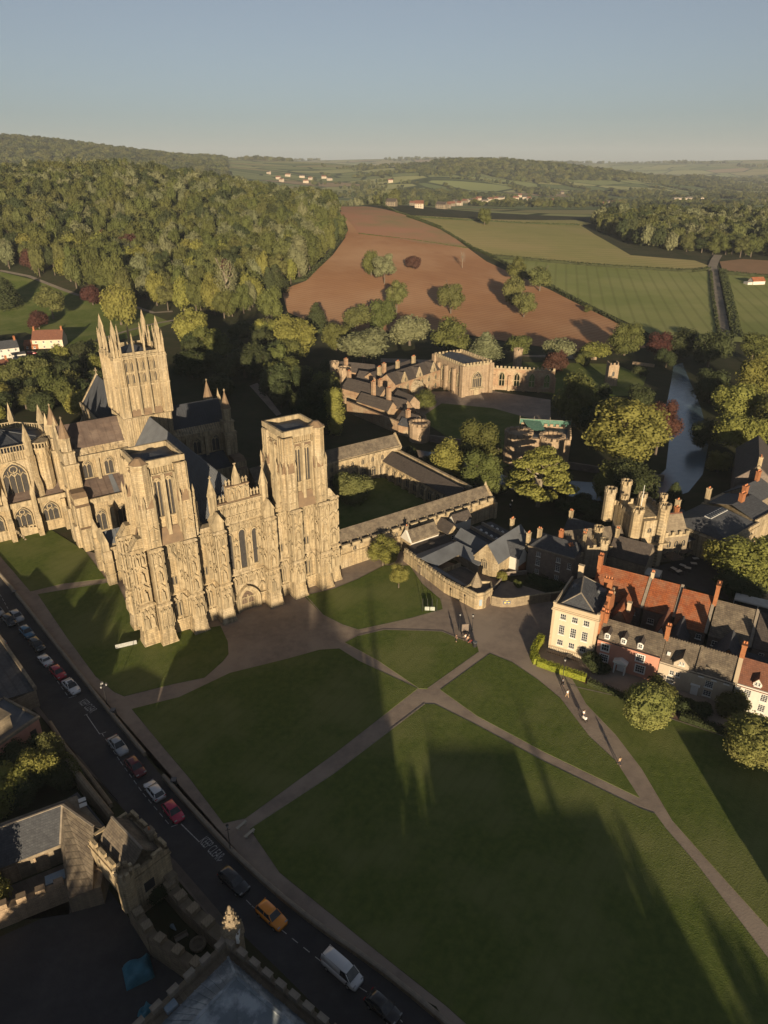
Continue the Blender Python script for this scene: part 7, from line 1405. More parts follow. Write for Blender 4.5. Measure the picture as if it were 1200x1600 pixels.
# far garden wall and its small towers
gw = thing('precinct_wall', 'long low stone wall at the foot of the fields behind the palace gardens', 'wall'); curtain(gw, [(94.0, 351.6), (104.5, 346.6)], 1.5, .5, 'pinkstone', False); curtain(gw, [(119.3, 337.6), (127.9, 332.2)], 1.5, .5, 'pinkstone', False)
gt = thing('wall_turret', 'slim battlemented round turret behind the ruined hall', 'turret'); oct_turret(gt, 62.5, 330, 2.1, 0, 8.4, 'pinkstone', n=12)
gt = thing('wall_turret', 'square battlemented stone tower standing free behind the big lime tree', 'turret'); b = MB().box(96.3, 100.6, 300, 304, 0, 9.0); b.merlons((96.3, 300.2), (100.6, 300.2), 9, .8, .8, .6, .4, base=.3).merlons((96.5, 300), (96.5, 304), 9, .8, .8, .6, .4, base=.3).merlons((100.4, 300), (100.4, 304), 9, .8, .8, .6, .4, base=.3); b.build('tower', 'pinkstone', gt); gothic(gt, 98.4, 300, 4.5, 1, 2, 1, 0, ring=.15, rel=.15, trac=False)
# palace gatehouse with twin rounded towers, partly netted
NG = thing('palace_gatehouse', 'gatehouse with two rounded stone towers and green netting over its roof behind the cedar', 'gatehouse')
oct_turret(NG, 42.6, 212.5, 4.4, 0, 9.4, 'pinkstone', n=14); oct_turret(NG, 52.5, 209.5, 4.0, 0, 9.0, 'pinkstone', n=14); MB().prism([(44, 210), (58, 208), (60.5, 219), (45, 222)], 0, 8.8).build('gate_block', 'pinkstone', NG)
b = MB().merlons((45, 222), (60.5, 219), 8.8, .8, 1, .7, .5, base=.4).merlons((60.3, 219), (58, 208.4), 8.8, .8, 1, .7, .5, base=.4); b.build('battlements', 'pinkstone', NG); MB().prism([(45, 211), (57.2, 209.5), (59.4, 218.2), (46, 221)], 8.8, 8.95).build('roof', 'leadd', NG)
M['net'] = mat('green netting', (.045, .12, .085), (.10, .18, .14), s=1.5, rough=.8); b = MB()
nn_ = [(44.5, 222.2), (49, 221.6), (54, 220.6), (60.6, 219.4)]
for p, q in zip(nn_, nn_[1:]): b.prism([p, q, (q[0] + .05, q[1] + .12), (p[0] + .05, p[1] + .12)], 9.2, 11.3)
b.slab([(45.5, 221.5, 10.9), (51, 220.8, 10.7), (51.5, 214.5, 9.6), (46.5, 215.5, 9.7)], .05); b.build('netting', 'net', NG); b = MB()
for x, y in nn_: b.cyl(x, y, .07, 8.8, 12.2, 6)
b.bar((44.5, 222.1, 11.3), (60.6, 219.3, 11.3), .08); b.build('scaffold_poles', 'kerb', NG)
# cottages at the left edge
def cottage(lb, p, ang, w, d, ze, zr, wm, rm, ch=True):
    h = thing('cottage', lb, 'house', (*p, 0), R(ang)); MB().gbody(-w / 2, w / 2, -d / 2, d / 2, 0, ze, zr, 'x').build('wall', wm, h); MB().groof(-w / 2, w / 2, -d / 2, d / 2, ze, zr, 'x').build('roof', rm, h)
    n = max(2, int(w / 3.2))
    for i in range(n):
        x = -w / 2 + w * (i + .5) / n
        for z in ((.9, 3.4) if ze > 4.4 else (.9,)): sash(h, x, -d / 2, z, .95, 1.1, 2, 2)
    if ch:
        for s_ in (-1, 1): chimney(h, s_ * (w / 2 - .7), 0, zr - .8, zr + 1.5, .9, .9, 2, 'brick')
    return h
h = cottage('cream cottage with a red tiled roof and two chimneys beside the park', (-174.8, 373.2), 8, 15, 9, 5.2, 9.2, 'cream', 'redtile'); cottage('low red roofed annex left of the cream cottage', (-182.9, 370.2), 8, 7, 6, 2.6, 4.6, 'brick', 'pantile', False)
cottage('white house with a grey slate roof and brick stacks at the left edge', (-188.9, 352.2), 35, 13, 8, 5.0, 8.0, 'whitew', 'slate'); cottage('dark red roofed house cut by the left edge below the white house', (-175.5, 319.3), 30, 9, 8, 4.0, 6.5, 'brick', 'redtile'); cottage('small white extension with a flat grey roof right of the white house', (-180.7, 349.5), 35, 6, 5, 2.6, 3.2, 'whitew', 'slate', False)
pwall('park_wall', [(-159.1, 349.5), (-157.5, 363.3), (-153.0, 378.2)], 1.4, .5, 'rubble', 'pale curved rubble wall right of the cream cottage')
M['carred'] = mat('red car paint', (.35, .02, .03), rough=.25, spec=.6, coat=.5)
# far village houses and farms
FV = random.Random(9); n_ = 0
def far_house(lb, p, w, wm, rm, ang=None, h=5.5):
    z = hz(*p); o = thing('village_house', lb, 'house', (*p, z), FV.uniform(-.7, .7) if ang is None else ang, 'far village houses')
    MB().gbody(-w / 2, w / 2, -4, 4, -2, h, h + 3.4, 'x').build('wall', wm, o); MB().groof(-w / 2, w / 2, -4, 4, h, h + 3.4, 'x', t=.3).build('roof', rm, o)
    b = MB()
    for i in range(int(w / 3)):
        for zz in (1, 3.4): b.box(-w / 2 + 1 + i * 3, -w / 2 + 2.1 + i * 3, -4.08, -4, zz, zz + 1.3)
    b.build('windows', 'pane', o, kind='stuff')
for p in ((78.2, 1047.1), (93.9, 1166.2), (137.6, 1566.0), (168.7, 1820.2), (161.5, 1652.1), (195.4, 1873.8), (214.4, 1920.1), (230.9, 1966.5), (251.0, 2052.7), (245.8, 1892.1), (276.7, 2017.1), (298.2, 2062.6), (317.4, 2100.1), (358.9, 2109.7), (392.0, 2242.0), (389.6, 2144.9), (388.4, 2080.0), (426.1, 1966.4), (555.9, 2429.2), (522.6, 1884.9), (470.2, 1658.6), (530.5, 1841.1), (533.8, 1790.1), (560.8, 1840.5), (9.7, 980.0), (59.5, 1594.9), (44.3, 971.0)):
    pass; far_house(FV.choice(['cream walled', 'white', 'stone', 'pale']) + ' house with a ' + ('red' if n_ % 3 else 'grey') + ' roof in the far valley village', p, FV.uniform(10, 17), FV.choice(['beige', 'stoned', 'stoned']), 'redtile' if n_ % 3 else 'slateb'); n_ += 1
for p in ((-357.3, 2652.0), (-332.6, 2542.3), (-293.7, 2812.7), (-256.3, 2567.2), (-256.2, 2728.0), (-188.2, 2709.5), (-215.7, 2811.7), (-421.7, 2877.3), (-346.2, 2830.9), (20.8, 2539.9)):
    pass; far_house('small pale house on the distant wooded slope', p, FV.uniform(14, 20), 'beige', FV.choice(['redtile', 'slateb']), h=7)
for p, w, lb in (((794.9, 2055.7), 60, 'long low pale farm shed beyond the right wood'), ((834.4, 2083.1), 44, 'second low farm shed beside the long pale one'), ((921.2, 1887.1), 50, 'low farm shed at the right edge of the valley')):
    pass; o = thing('farm_shed', lb, 'farm shed', (*p, hz(*p)), .1); MB().gbody(-w / 2, w / 2, -9, 9, -2, 5, 7.5, 'x').build('wall', 'beige', o); MB().groof(-w / 2, w / 2, -9, 9, 5, 7.5, 'x', t=.3).build('roof', 'kerb', o)
p = (278.2, 551.9); o = thing('farmhouse', 'small farm building alone in the right green field', 'house', (*p, hz(*p)), .2); MB().gbody(-5, 5, -3, 3, -1, 3, 5.5, 'x').build('wall', 'whitew', o); MB().groof(-5, 5, -3, 3, 3, 5.5, 'x').build('roof', 'pantile', o); MB().box(-9, -5.1, -2.5, 2.5, -1, 2.2).build('lean_to', 'whitew', o)
# ------------------------------------------------------------ lower left corner: old stone buildings on the near side of the road
PH = thing('pink_gabled_house', 'weathered pinkish house with flat lead roof and big stone chimney stack at the left edge', 'house', (-55.8, 88.6, 0), math.atan2(5.6, 3.2) )
b = MB(); b.box(-16, 0, 0, 9, 0, 5.0); b.build('wall', 'pink', PH, label='stained pink wall'); b = MB(); b.box(-16, .2, -.2, .25, 5.0, 5.5); b.box(-.1, .25, .25, 9.1, 5.0, 5.5); b.box(-16, .2, 8.8, 9.1, 5.0, 5.5); b.build('parapet', 'stoned', PH)
MB().slab([(-16, .3, 5.05), (-.1, .3, 5.05), (-.1, 8.8, 5.3), (-16, 8.8, 5.3)], .1).build('flat_roof', 'lead', PH)
s_ = MB().box(-7.2, -3.4, 1.6, 5.0, 5.1, 7.6).box(-7.4, -3.2, 1.4, 5.2, 7.6, 7.85).build('chimney_stack', 'stoned', PH)
for i in range(6): link('chimney_pot', CACHE.setdefault(('bp',), MB().cyl(0, 0, .2, 0, .8, 8, .16).mesh('chimney_pot', 'creamtrim')), s_, (-7.0 + i * .68, 4.4, 7.85))
MB().box(-1.9, -.9, -.1, 0, 1.6, 3.6).build('dark_window', 'black', PH); MB().cyl(-8, -.12, .07, .2, 5, 6).build('downpipe', 'black', PH)
MB().box(-4.6, -.2, -5, -.3, 0, 2.2).build('low_wall', 'stoned', PH)
SH = thing('street_range', 'long low slate roofed range with a rounded stone parapet along the road, top left', 'building', (-60.3, 97.2, 0), R(132)); MB().box(0, 30, 0, 7, 0, 3.6).box(0, 30, -.2, .3, 3.6, 4.3).build('wall', 'stoned', SH); MB().slab([(0, .3, 3.7), (30, .3, 3.7), (30, 7, 4.6), (0, 7, 4.6)], .15).build('roof', 'slate', SH)
# sunlit ivy topped wall by the pavement
w1, w2 = Vector((-48.8, 81.6)), Vector((-38.4, 71.2)); SW = pwall('sunlit_wall', [w1, w1.lerp(w2, .3), w1.lerp(w2, .65), w2], 3.0, .8, 'rubble', 'tall rough stone wall catching the sun between the garden and the pavement', cop='rubble', ch=.35)
b = MB()
for i in range(13): p = w1.lerp(w2, (i + .5) / 13); b.cyl(p.x, p.y, .3, 3.2, 3.2 + .3 + .2 * (i % 3), 6, .12)
b.build('rough_cope_stones', 'rubble', SW); hedge('ivy', [w1 + Vector((-.5, .7)), w1 + Vector((.9, -.4)), w1.lerp(w2, .3)], 1.1, 3.7, 'leaf', 'green ivy heaped over the left end of the sunlit stone wall', .4, .28, cat='ivy', flat=True)
pwall('garden_wall', [(-56.5, 92.5), (-52, 87.2), (-45.5, 80.8), (-40.2, 75.2)], .8, .5, 'rubble', 'low dark rubble wall between the pavement and the lower left garden', cop='rubble')
# slate hall with its hipped cross roof
HA = thing('slate_hall', 'L shaped hall with blue grey slate roofs meeting at a hip, lower left', 'building')
b = MB(); b.prism([(-66, 62.5), (-44.5, 74.5), (-37, 67.5), (-35.8, 60), (-39.5, 58.8), (-42.6, 66.6), (-62, 56)], 0, 3.3); b.build('wall', 'stoned', HA)
r = MB(); r.slab([(-66.4, 61.6, 3.3), (-45.6, 73.6, 3.3), (-44.2, 70.2, 6.2), (-64.4, 59.0, 6.2)], .15); r.slab([(-64.4, 59.0, 6.2), (-44.2, 70.2, 6.2), (-43.4, 66.2, 3.3), (-62.0, 55.6, 3.3)], .15); r.build('long_roof', 'slate', HA)
r = MB().slab([(-43.4, 66.2, 3.3), (-44.2, 70.2, 6.2), (-38.6, 66.6, 6.2), (-36.6, 59.6, 3.4), (-39.2, 58.4, 3.2)], .15).slab([(-45.6, 73.6, 3.3), (-37.4, 68.3, 3.3), (-38.6, 66.6, 6.2), (-44.2, 70.2, 6.2)], .15); r.build('cross_roof', 'stile', HA)
MB().bar((-43.4, 66.2, 3.4), (-44.2, 70.2, 6.3), .3, .12).bar((-44.2, 70.2, 6.3), (-38.6, 66.6, 6.3), .3, .12).bar((-64.4, 59, 6.3), (-44.2, 70.2, 6.3), .25, .12).build('roof_ridge', 'kerb', HA)
for x, y in ((-46.6, 66.6), (-49.8, 64.8)): MB(Matrix.Translation((x, y, 0)) @ Matrix.Rotation(R(29), 4, 'Z')).box(-.9, .9, -2.0, .4, 0, 2.8).build('stone_projection', 'pinkstone', HA)
for k in (0, 1): link('roof_light', CACHE.setdefault(('rl',), MB().box(-.5, .5, -.35, .35, 0, .08).mesh('roof_light', 'white')), HA, (-43.2 + k * .5, 73.4 - k * .9, 3.6), R(30))
LT = thing('lean_to', 'dark slate lean-to between the slate hall and the sunlit wall', 'outhouse'); MB().prism([(-44.8, 75.6), (-38.8, 69.8), (-41, 68.2), (-46, 73.6)], 0, 2.5).build('wall', 'stoned', LT); MB().slab([(-45, 75.8, 2.55), (-38.6, 69.6, 2.55), (-40.4, 67.4, 3.2), (-46.2, 73.4, 3.2)], .12).build('roof', 'slate', LT)
# medieval gate tower with its battlements and stair turret
GA_ = math.atan2(57.4 - 63.3, -31.1 + 37.8); GO = (-37.8, 63.3, 0)
GW = thing('gate_tower', 'old stone gate tower with parapets round a stone tiled gable roof beside the road', 'gatehouse', GO, GA_); GL_, GD = 8.6, 6.2
b = MB(); b.box(0, GL_, 0, GD, 3.2, 7.0); b.box(0, 1.2, 0, GD, 0, 3.2); b.box(GL_ - 1.2, GL_, 0, GD, 0, 3.2); b.box(-.15, GL_ + .15, -.15, GD + .15, 6.6, 6.85); b.xpoly([(1.2, 1.4), (2.0, 2.7), (4.3, 3.25), (6.6, 2.7), (7.4, 1.4), (7.4, 3.25), (1.2, 3.25)], 0, .5).build('gate_wall', 'stone', GW)
b = MB(); 
for p, q in (((0, .2), (GL_, .2)), ((GL_ - .2, 0), (GL_ - .2, GD)), ((0, GD - .2), (GL_, GD - .2)), ((.2, 0), (.2, GD))):
    p, q = Vector(p), Vector(q); d = (q - p); L_ = d.length; d.normalize(); a = math.atan2(d.y, d.x); MB(Matrix.Translation((p.x, p.y, 0)) @ Matrix.Rotation(a, 4, 'Z')).box(0, L_, -.18, .18, 7.0, 7.6).build('parapet', 'stone', GW); n_ = int(L_ / 2.1)
    for i in range(n_): c = p + d * (L_ * (i + .5) / n_); link('merlon', CACHE.setdefault(('gm',), MB().box(-.7, .7, -.18, .18, 0, .5).box(-.75, .75, -.22, .22, .5, .58).mesh('merlon', 'stone')), GW, (c.x, c.y, 7.6), a)
MB().groof(.7, GL_ - .7, .9, GD - .7, 7.1, 9.5, 'x', o=0, oe=0).build('gable_roof', 'stile', GW); MB().bar((.7, GD / 2 + .1, 9.68), (GL_ - .7, GD / 2 + .1, 9.68), .25, .12).build('roof_ridge', 'kerb', GW)
oct_turret(GW, GL_ - .2, .2, 1.05, 2.6, 8.2, 'stone', 'stair turret'); chimney(GW, 5.4, GD - .6, 7, 8.9, .9, .9, 1, 'stoned')
b = MB(); 
for x, z in ((2.0, 5.2), (4.4, 5.0), (6.6, 5.4)): b.box(x - .14, x + .14, -.03, 0, z, z + .6)
b.box(GL_, GL_ + .03, 2.2, 3.6, 3.2, 4.8); b.build('slit_openings', 'black', GW, kind='stuff'); MB().box(GL_, GL_ + 1.0, GD - 1.4, GD, 0, 3.6).box(GL_, GL_ + .8, -.4, .8, 0, 2.6).build('buttress', 'stoned', GW)
def ruin(name, lb, pts, h, t, mt='rubble', n=3, w=1.1):
    o = thing(name, lb, 'wall'); b = MB(); k0 = 0
    for p, q in zip(pts, pts[1:]):
        p, q = Vector(p), Vector(q); d = (q - p).normalized(); nn = Vector((-d.y, d.x)) * t / 2; b.prism([(p + nn)[:], (p - nn)[:], (q - nn)[:], (q + nn)[:]], 0, h)
        L_ = (q - p).length; m_ = int(L_ / (w * 1.8))
        for i in range(m_): c = p + d * (L_ * (i + .5) / m_); link('merlon', CACHE.setdefault(('rm', w, t), MB().box(-w / 2, w / 2, -t * .45, t * .45, 0, .75).mesh('merlon', mt)), o, (c.x, c.y, h), math.atan2(d.y, d.x))
    b.build('wall_face', mt, o); return o
ruin('yard_wall', 'reddish battlemented wall running left from the gate tower', [(-57, 51.5), (-48, 57), (-36.5, 63.0)], 3.0, 1.0, 'pinkstone')
ruin('yard_wall', 'rough battlemented wall curving from the gate tower to the round corner', [(-30.6, 57.2), (-27.5, 53.8), (-22.6, 51.0), (-20.2, 49.6)], 3.2, 1.2)
ruin('yard_wall', 'broad rough wall top between the small yard and the road', [(-28.2, 61.6), (-24.6, 58.2), (-20.2, 54.8), (-17.0, 52.6)], 2.4, 1.5)
pwall('yard_wall', [(-20.2, 49.6), (-18.6, 49.2), (-17.8, 50.2), (-17.8, 52.2)], 3.0, .8, 'rubble', 'short curved wall closing the small yard beside the pointed turret', cop='rubble')
sheet('yard_floor', [(-30.2, 58.2), (-28, 61), (-17.4, 52.2), (-18.6, 49.6), (-22.6, 51.6)], .1, 'soil'); sheet('courtyard', [(-56, 50.6), (-36, 62), (-30.6, 56.6), (-21, 48.6), (-24, 34), (-60, 34)], .08, 'asphalt')
sheet('stable_yard', [(-62, 55.2), (-43, 66), (-39.8, 58.6), (-37, 62.4), (-48, 57.4), (-57, 52)], .09, 'flag')
# the near stone tower with a pyramid lead roof, cut by the bottom edge
NT = thing('near_tower', 'dark hipped lead roof with a battlemented stone parapet, cut by the bottom edge', 'tower')
c0, c1, c2, c3 = Vector((-16.6, 47.6)), Vector((2.4, 34.0)), Vector((-9, 20)), Vector((-27.6, 34)); q = [c0, c1, c2, c3]
MB().prism([p[:] for p in q], 0, 11.3).build('wall', 'stoned', NT)
for i in range(4):
    p, r_ = q[i], q[(i + 1) % 4]; d = (r_ - p); L_ = d.length; d.normalize(); a = math.atan2(d.y, d.x); MB(Matrix.Translation((p.x, p.y, 0)) @ Matrix.Rotation(a, 4, 'Z')).box(0, L_, -.5, 0, 11.3, 12).build('parapet', 'stoned', NT); n_ = int(L_ / 1.75)
    for k in range(n_): c = p + d * (L_ * (k + .5) / n_); link('merlon', CACHE.setdefault(('nm',), MB().box(-.5, .5, -.5, 0, 0, .62).box(-.56, .56, -.56, .05, .62, .74).mesh('merlon', 'kerb')), NT, (c.x, c.y, 12), a)
ce = (c0 + c1 + c2 + c3) / 4; e_ = [ce + (p - ce) * .88 for p in q]; K_0 = Vector((*(-14.5, 42.8), 13.4)); dr_, dl_ = (c1 - c0).normalized(), (c3 - c0).normalized()
KR, KL_ = K_0 + Vector((*(dr_ * 17), 0)), K_0 + Vector((*(dl_ * 10), 0)); KV = K_0 + Vector((*((dr_ + dl_) * 6), -2.2))
r = MB(); r.slab([(*e_[0], 11.5), (*e_[1], 11.5), tuple(KR), tuple(K_0)], .12); r.slab([(*e_[0], 11.5), (*e_[3], 11.5), tuple(KL_), tuple(K_0)], .12)
r.add([tuple(K_0), tuple(KR), tuple(KV), tuple(KL_)], [(0, 1, 2), (0, 2, 3)]); NR = r.build('hipped_roof', 'leadsky', NT); r = MB()
r.bar(tuple(K_0), tuple(KR), .3, .2).bar(tuple(K_0), tuple(KL_), .3, .2).bar(tuple(K_0), tuple(KV), .22, .14).bar((*e_[0], 11.6), tuple(K_0), .24, .16)
for k in range(1, 26): t = k / 26; r.bar((*e_[0].lerp(e_[1], t), 11.58), tuple(K_0.lerp(KR, t) + Vector((0, 0, .03))), .08, .07)
for k in range(1, 18): t = k / 18; r.bar((*e_[0].lerp(e_[3], t), 11.58), tuple(K_0.lerp(KL_, t) + Vector((0, 0, .03))), .08, .07)
r.build('lead_rolls', 'leadsky', NT); MB().prism([p[:] for p in e_], 11.32, 11.4).build('gutter', 'leadd', NT)
SP = MB().cyl(c0.x + .6, c0.y + .5, 1.15, 9, 12.6, 8).cyl(c0.x + .6, c0.y + .5, 1.3, 12.4, 12.7, 8).build('corner_turret', 'rubble', NT); b = MB().cyl(c0.x + .6, c0.y + .5, 1.1, 12.7, 16.3, 8, .08)
for i in range(8):
    a = i * math.pi / 4
    for k in range(4): t = .12 + k * .22; rr = 1.1 * (1 - t) + .12; b.box(c0.x + .6 + rr * math.cos(a) - .09, c0.x + .6 + rr * math.cos(a) + .09, c0.y + .5 + rr * math.sin(a) - .09, c0.y + .5 + rr * math.sin(a) + .09, 12.7 + 3.6 * t - .1, 12.7 + 3.6 * t + .15)
b.cyl(c0.x + .6, c0.y + .5, .22, 16.2, 16.6, 6, .1); b.build('crocketed_spirelet', 'rubble', SP)
MB().box(c0.x + 1.2, c0.x + 1.5, c0.y - .6, c0.y + .4, 12.1, 13.2).build('plaque', 'white', SP); link('roof_hatch', MB().box(-.6, .6, -.5, .5, 0, .4).mesh('roof_hatch', 'signp'), NT, (-20.8, 41.2, 11.4), .8)
# things standing in the yards
M['tarp'] = mat('blue tarpaulin', (.035, .16, .23), (.05, .20, .27), s=2, rough=.6, noisebump=.8)
def tarp(lb, p, w, d, h, a):
    bm = bmesh.new(); bmesh.ops.create_grid(bm, x_segments=12, y_segments=12, size=.5); rg_ = np.random.default_rng(int(w * 31))
    for v in bm.verts: x, y = v.co.x, v.co.y; e = min(.5 - abs(x), .5 - abs(y)); v.co = Vector((x * w, y * d, h * min(1, e * 9) ** .6 * (.8 + .25 * math.sin(x * 9) * math.cos(y * 7)) + rg_.uniform(-.04, .04)))
    me = bpy.data.meshes.new('tarpaulin'); bm.to_mesh(me); bm.free(); me.materials.append(M['tarp']); smooth(me); return link('tarpaulin', me, loc=(*p, .09), rz=a, label=lb, cat='tarpaulin')
tarp('blue tarpaulin spread over a heap in the dark courtyard', (-28.8, 51.3), 3.2, 3.0, 1.2, .5); tarp('small blue cover in the dark courtyard near the bottom edge', (-26.6, 47.0), 1.6, 1.2, .8, 1.1)
o = thing('stone_basin', 'round grey stone basin inside the small walled yard', 'basin', (*(-22.5, 54.4), .1)); k_ = MB()
for i in range(18): a, c = 2 * math.pi * i / 18, 2 * math.pi * (i + 1) / 18; k_.bar((math.cos(a) * .85, math.sin(a) * .85, .5), (math.cos(c) * .85, math.sin(c) * .85, .5), .3, .3)
k_.build('rim', 'stoned', o); MB().cyl(0, 0, .75, 0, .4, 16).build('bowl', 'stoned', o)
def benchy(lb, p, a, mt='bark', cat='bench'):
    o = thing('bench', lb, cat, (*p, .1), a); MB().box(-.8, .8, -.25, .25, .42, .47).build('seat', mt, o); MB().box(-.8, .8, .22, .27, .5, .9).build('backrest', mt, o)
    for x in (-.7, .7): link('leg', CACHE.setdefault(('bl', mt), MB().box(-.04, .04, -.22, .22, 0, .42).mesh('leg', mt)), o, (x, 0, 0))
    return o
benchy('pale bench between the basin and the folded parasol in the small yard', (-24.7, 55.3), .6, 'kerb'); b = MB().cyl(0, 0, .3, .4, 2.5, 6, .06).cyl(0, 0, .05, 0, .5, 6); o = thing('folded_parasol', 'folded pale parasol leaning in the small walled yard', 'parasol', (*(-26.5, 57.1), .1), .4); b.build('cover', 'signp', o).rotation_euler = (.9, .3, 0)
o = thing('storage_tank', 'grey green tank on the flagged yard under the slate hall', 'tank', (*(-42.7, 62.5), .1), .5); MB().box(-1.3, 1.3, -.7, .7, .2, 1.7).box(-1.35, 1.35, -.75, .75, 1.7, 1.8).build('body', 'signp', o); MB().box(-1.1, -.8, -.6, .6, 0, .2).box(.8, 1.1, -.6, .6, 0, .2).build('foot', 'black', o)
o = thing('bin', 'pale wheeled bins cluster beside the grey green tank', 'bins', (*(-41.1, 60.9), .1), .4)
for k in range(3): x = k * .65; MB().frus([(x - .25, -.3), (x + .25, -.3), (x + .25, .3), (x - .25, .3)], 0, [(x - .3, -.35), (x + .3, -.35), (x + .3, .35), (x - .3, .35)], 1.0).build('bin_body', 'kerb', o); MB().box(x - .32, x + .32, -.38, .38, 1.0, 1.08).build('bin_lid', 'black', o)
# ------------------------------------------------------------ cars
CP = {'white': (.62, .62, .62), 'silver': (.34, .35, .36), 'red': (.42, .02, .035), 'crimson': (.48, .02, .07), 'maroon': (.13, .012, .018), 'black': (.012, .012, .014), 'navy': (.02, .03, .05), 'blue': (.05, .16, .27), 'orange': (.80, .27, .015), 'greenblk': (.02, .026, .024)}
for k, v in CP.items(): M['car_' + k] = mat(k + ' car paint', v, rough=.22, spec=.5, metal=.0, coat=.6)
M['tyre'] = mat('tyre rubber', (.015, .015, .015), rough=.9); M['rim'] = mat('alloy rim', (.4, .4, .42), rough=.35, metal=.8); M['lampw'] = mat('headlamp glass', (.3, .3, .3), rough=.2); M['lampr'] = mat('tail lamp', (.4, .01, .01), rough=.2)
def loft(b, st, m=0):
    n = len(st[0]); k = len(b.v)
    b.add([p for s_ in st for p in s_], [(i * n + j, i * n + (j + 1) % n, (i + 1) * n + (j + 1) % n, (i + 1) * n + j) for i in range(len(st) - 1) for j in range(n)] + [tuple(range(n))[::-1], tuple(range((len(st) - 1) * n, len(st) * n))], m)
def carmesh(L_, W_, H_, kind):
    key = ('car', L_, W_, H_, kind)
    if key in CACHE: return CACHE[key]
    h = L_ / 2; sh = .62 * H_ if kind != 'van' else .55 * H_
    st = []
    for t, wf, zf in ((-1, .80, .80), (-.94, .93, .97), (-.7, 1, 1.02), (-.2, 1, 1.02), (.3, 1, 1.0), (.62, .985, .93), (.86, .92, .84), (.96, .82, .74), (1, .7, .62)):
        w = W_ / 2 * wf; zs = sh * zf; x = t * h; st.append([(x, -w * .94, .22), (x, -w, .42), (x, -w * .97, zs - .12), (x, -w * .86, zs), (x, w * .86, zs), (x, w * .97, zs - .12), (x, w, .42), (x, w * .94, .22)])
    b = MB(); loft(b, st); body = smooth(b.mesh('body', 'white'))
    x0, x1, x2, x3 = {'hatch': (-.93, -.72, .12, .46), 'saloon': (-.78, -.46, .10, .44), 'estate': (-.96, -.86, .14, .48), 'van': (-.97, -.93, .46, .72), 'roadster': (-.42, -.3, .05, .3), 'suv': (-.95, -.84, .16, .44)}[kind]
    wb, wt = W_ / 2 * .86, W_ / 2 * .70; H2 = H_
    def sec(x, w, z): return [(x, -w, z), (x, w, z)]
    gl = MB().add([(x0 * h, -wb, sh), (x3 * h, -wb, sh), (x3 * h, wb, sh), (x0 * h, wb, sh), (x1 * h, -wt, H2 - .06), (x2 * h, -wt, H2 - .06), (x2 * h, wt, H2 - .06), (x1 * h, wt, H2 - .06)], [(0, 1, 5, 4), (1, 2, 6, 5), (2, 3, 7, 6), (3, 0, 4, 7), (4, 5, 6, 7)]).mesh('windows', 'pane')
    rf = MB(); e = .05; st = []
    for t, k, z in ((x1, .90, H2 - .05), ((x1 * .8 + x2 * .2), 1, H2), ((x1 + x2) / 2, 1, H2 + .02), (x1 * .2 + x2 * .8, 1, H2), (x2, .94, H2 - .05)): w = wt * k * 1.03; st.append([(t * h, -w, z - .07), (t * h, -w * .9, z), (t * h, w * .9, z), (t * h, w, z - .07)])
    loft(rf, st)
    for sy in (-1, 1):
        rf.bar((x3 * h, sy * wb * .98, sh - .02), (x2 * h, sy * wt, H2 - .05), .07, .07); rf.bar((x0 * h, sy * wb * .98, sh - .02), (x1 * h, sy * wt, H2 - .05), .12, .09); xm = (x0 + x3) / 2 * h; rf.bar((xm, sy * wb, sh - .02), (xm, sy * wt, H2 - .06), .07, .05)
        if kind == 'van': rf.slab([(x0 * h, sy * wb * 1.01, sh), (x2 * h * .3, sy * wb * 1.01, sh), (x2 * h * .3, sy * wt * 1.02, H2 - .05), (x1 * h, sy * wt * 1.02, H2 - .05)], .04)
    roof = smooth(rf.mesh('roof', 'white')); CACHE[key] = (body, gl, roof, (x0, x1, x2, x3, sh)); return CACHE[key]
WH = MB(Matrix.Rotation(math.pi / 2, 4, 'X')).cyl(0, 0, .32, -.11, .11, 14).mesh('tyre', 'tyre'); RM = MB(Matrix.Rotation(math.pi / 2, 4, 'X')).cyl(0, 0, .2, -.12, .12, 10).mesh('rim', 'rim')
HLm = MB().box(-.06, .06, -.2, .2, -.07, .07).mesh('headlight', 'lampw'); TLm = MB().box(-.05, .05, -.18, .18, -.09, .09).mesh('tail_light', 'lampr'); MRm = MB().box(-.08, .08, -.1, .1, -.06, .08).mesh('mirror', 'black')
def car(lb, p, ang, colr, kind='hatch', L_=4.5, W_=1.88, H_=1.48, sunroof=False, cat='car', flip=False):
    o = thing('parked_car' if cat == 'car' else 'parked_van', lb, cat, (*p, .06), ang + (math.pi if flip else 0), 'vehicles parked along the road')
    body, gl, rf, (x0, x1, x2, x3, sh) = carmesh(L_, W_, H_, kind); h = L_ / 2
    def own(nm, me, mt, par=o):
        q = link(nm, me, par); q.data = me.copy() if me.materials[0] != M[mt] else me; q.data.materials[0] = M[mt]; return q
    k = ('cb', L_, W_, H_, kind, colr)
    if k not in CACHE:
        a = body.copy(); a.materials[0] = M['car_' + colr]; c = rf.copy(); c.materials[0] = M['car_' + colr]; CACHE[k] = (a, c)
    link('body', CACHE[k][0], o); link('windows', gl, o); link('roof', CACHE[k][1], o)
    for sx in (-.60, .62):
        for sy in (-1, 1): w_ = link('wheel', WH, o, (sx * h, sy * (W_ / 2 - .1), .32)); link('rim', RM, w_)
    for sy in (-1, 1): link('headlight', HLm, o, (h * .93, sy * W_ * .33, sh * .78)); link('tail_light', TLm, o, (-h * .97, sy * W_ * .36, sh * .82)); link('mirror', MRm, o, (x3 * h * .85, sy * (W_ / 2 + .08), sh + .05))
    if sunroof: link('sunroof', MB().box(-.45, .35, -.42, .42, H_ + .015, H_ + .04).mesh('sunroof', 'pane'), o)
    return o
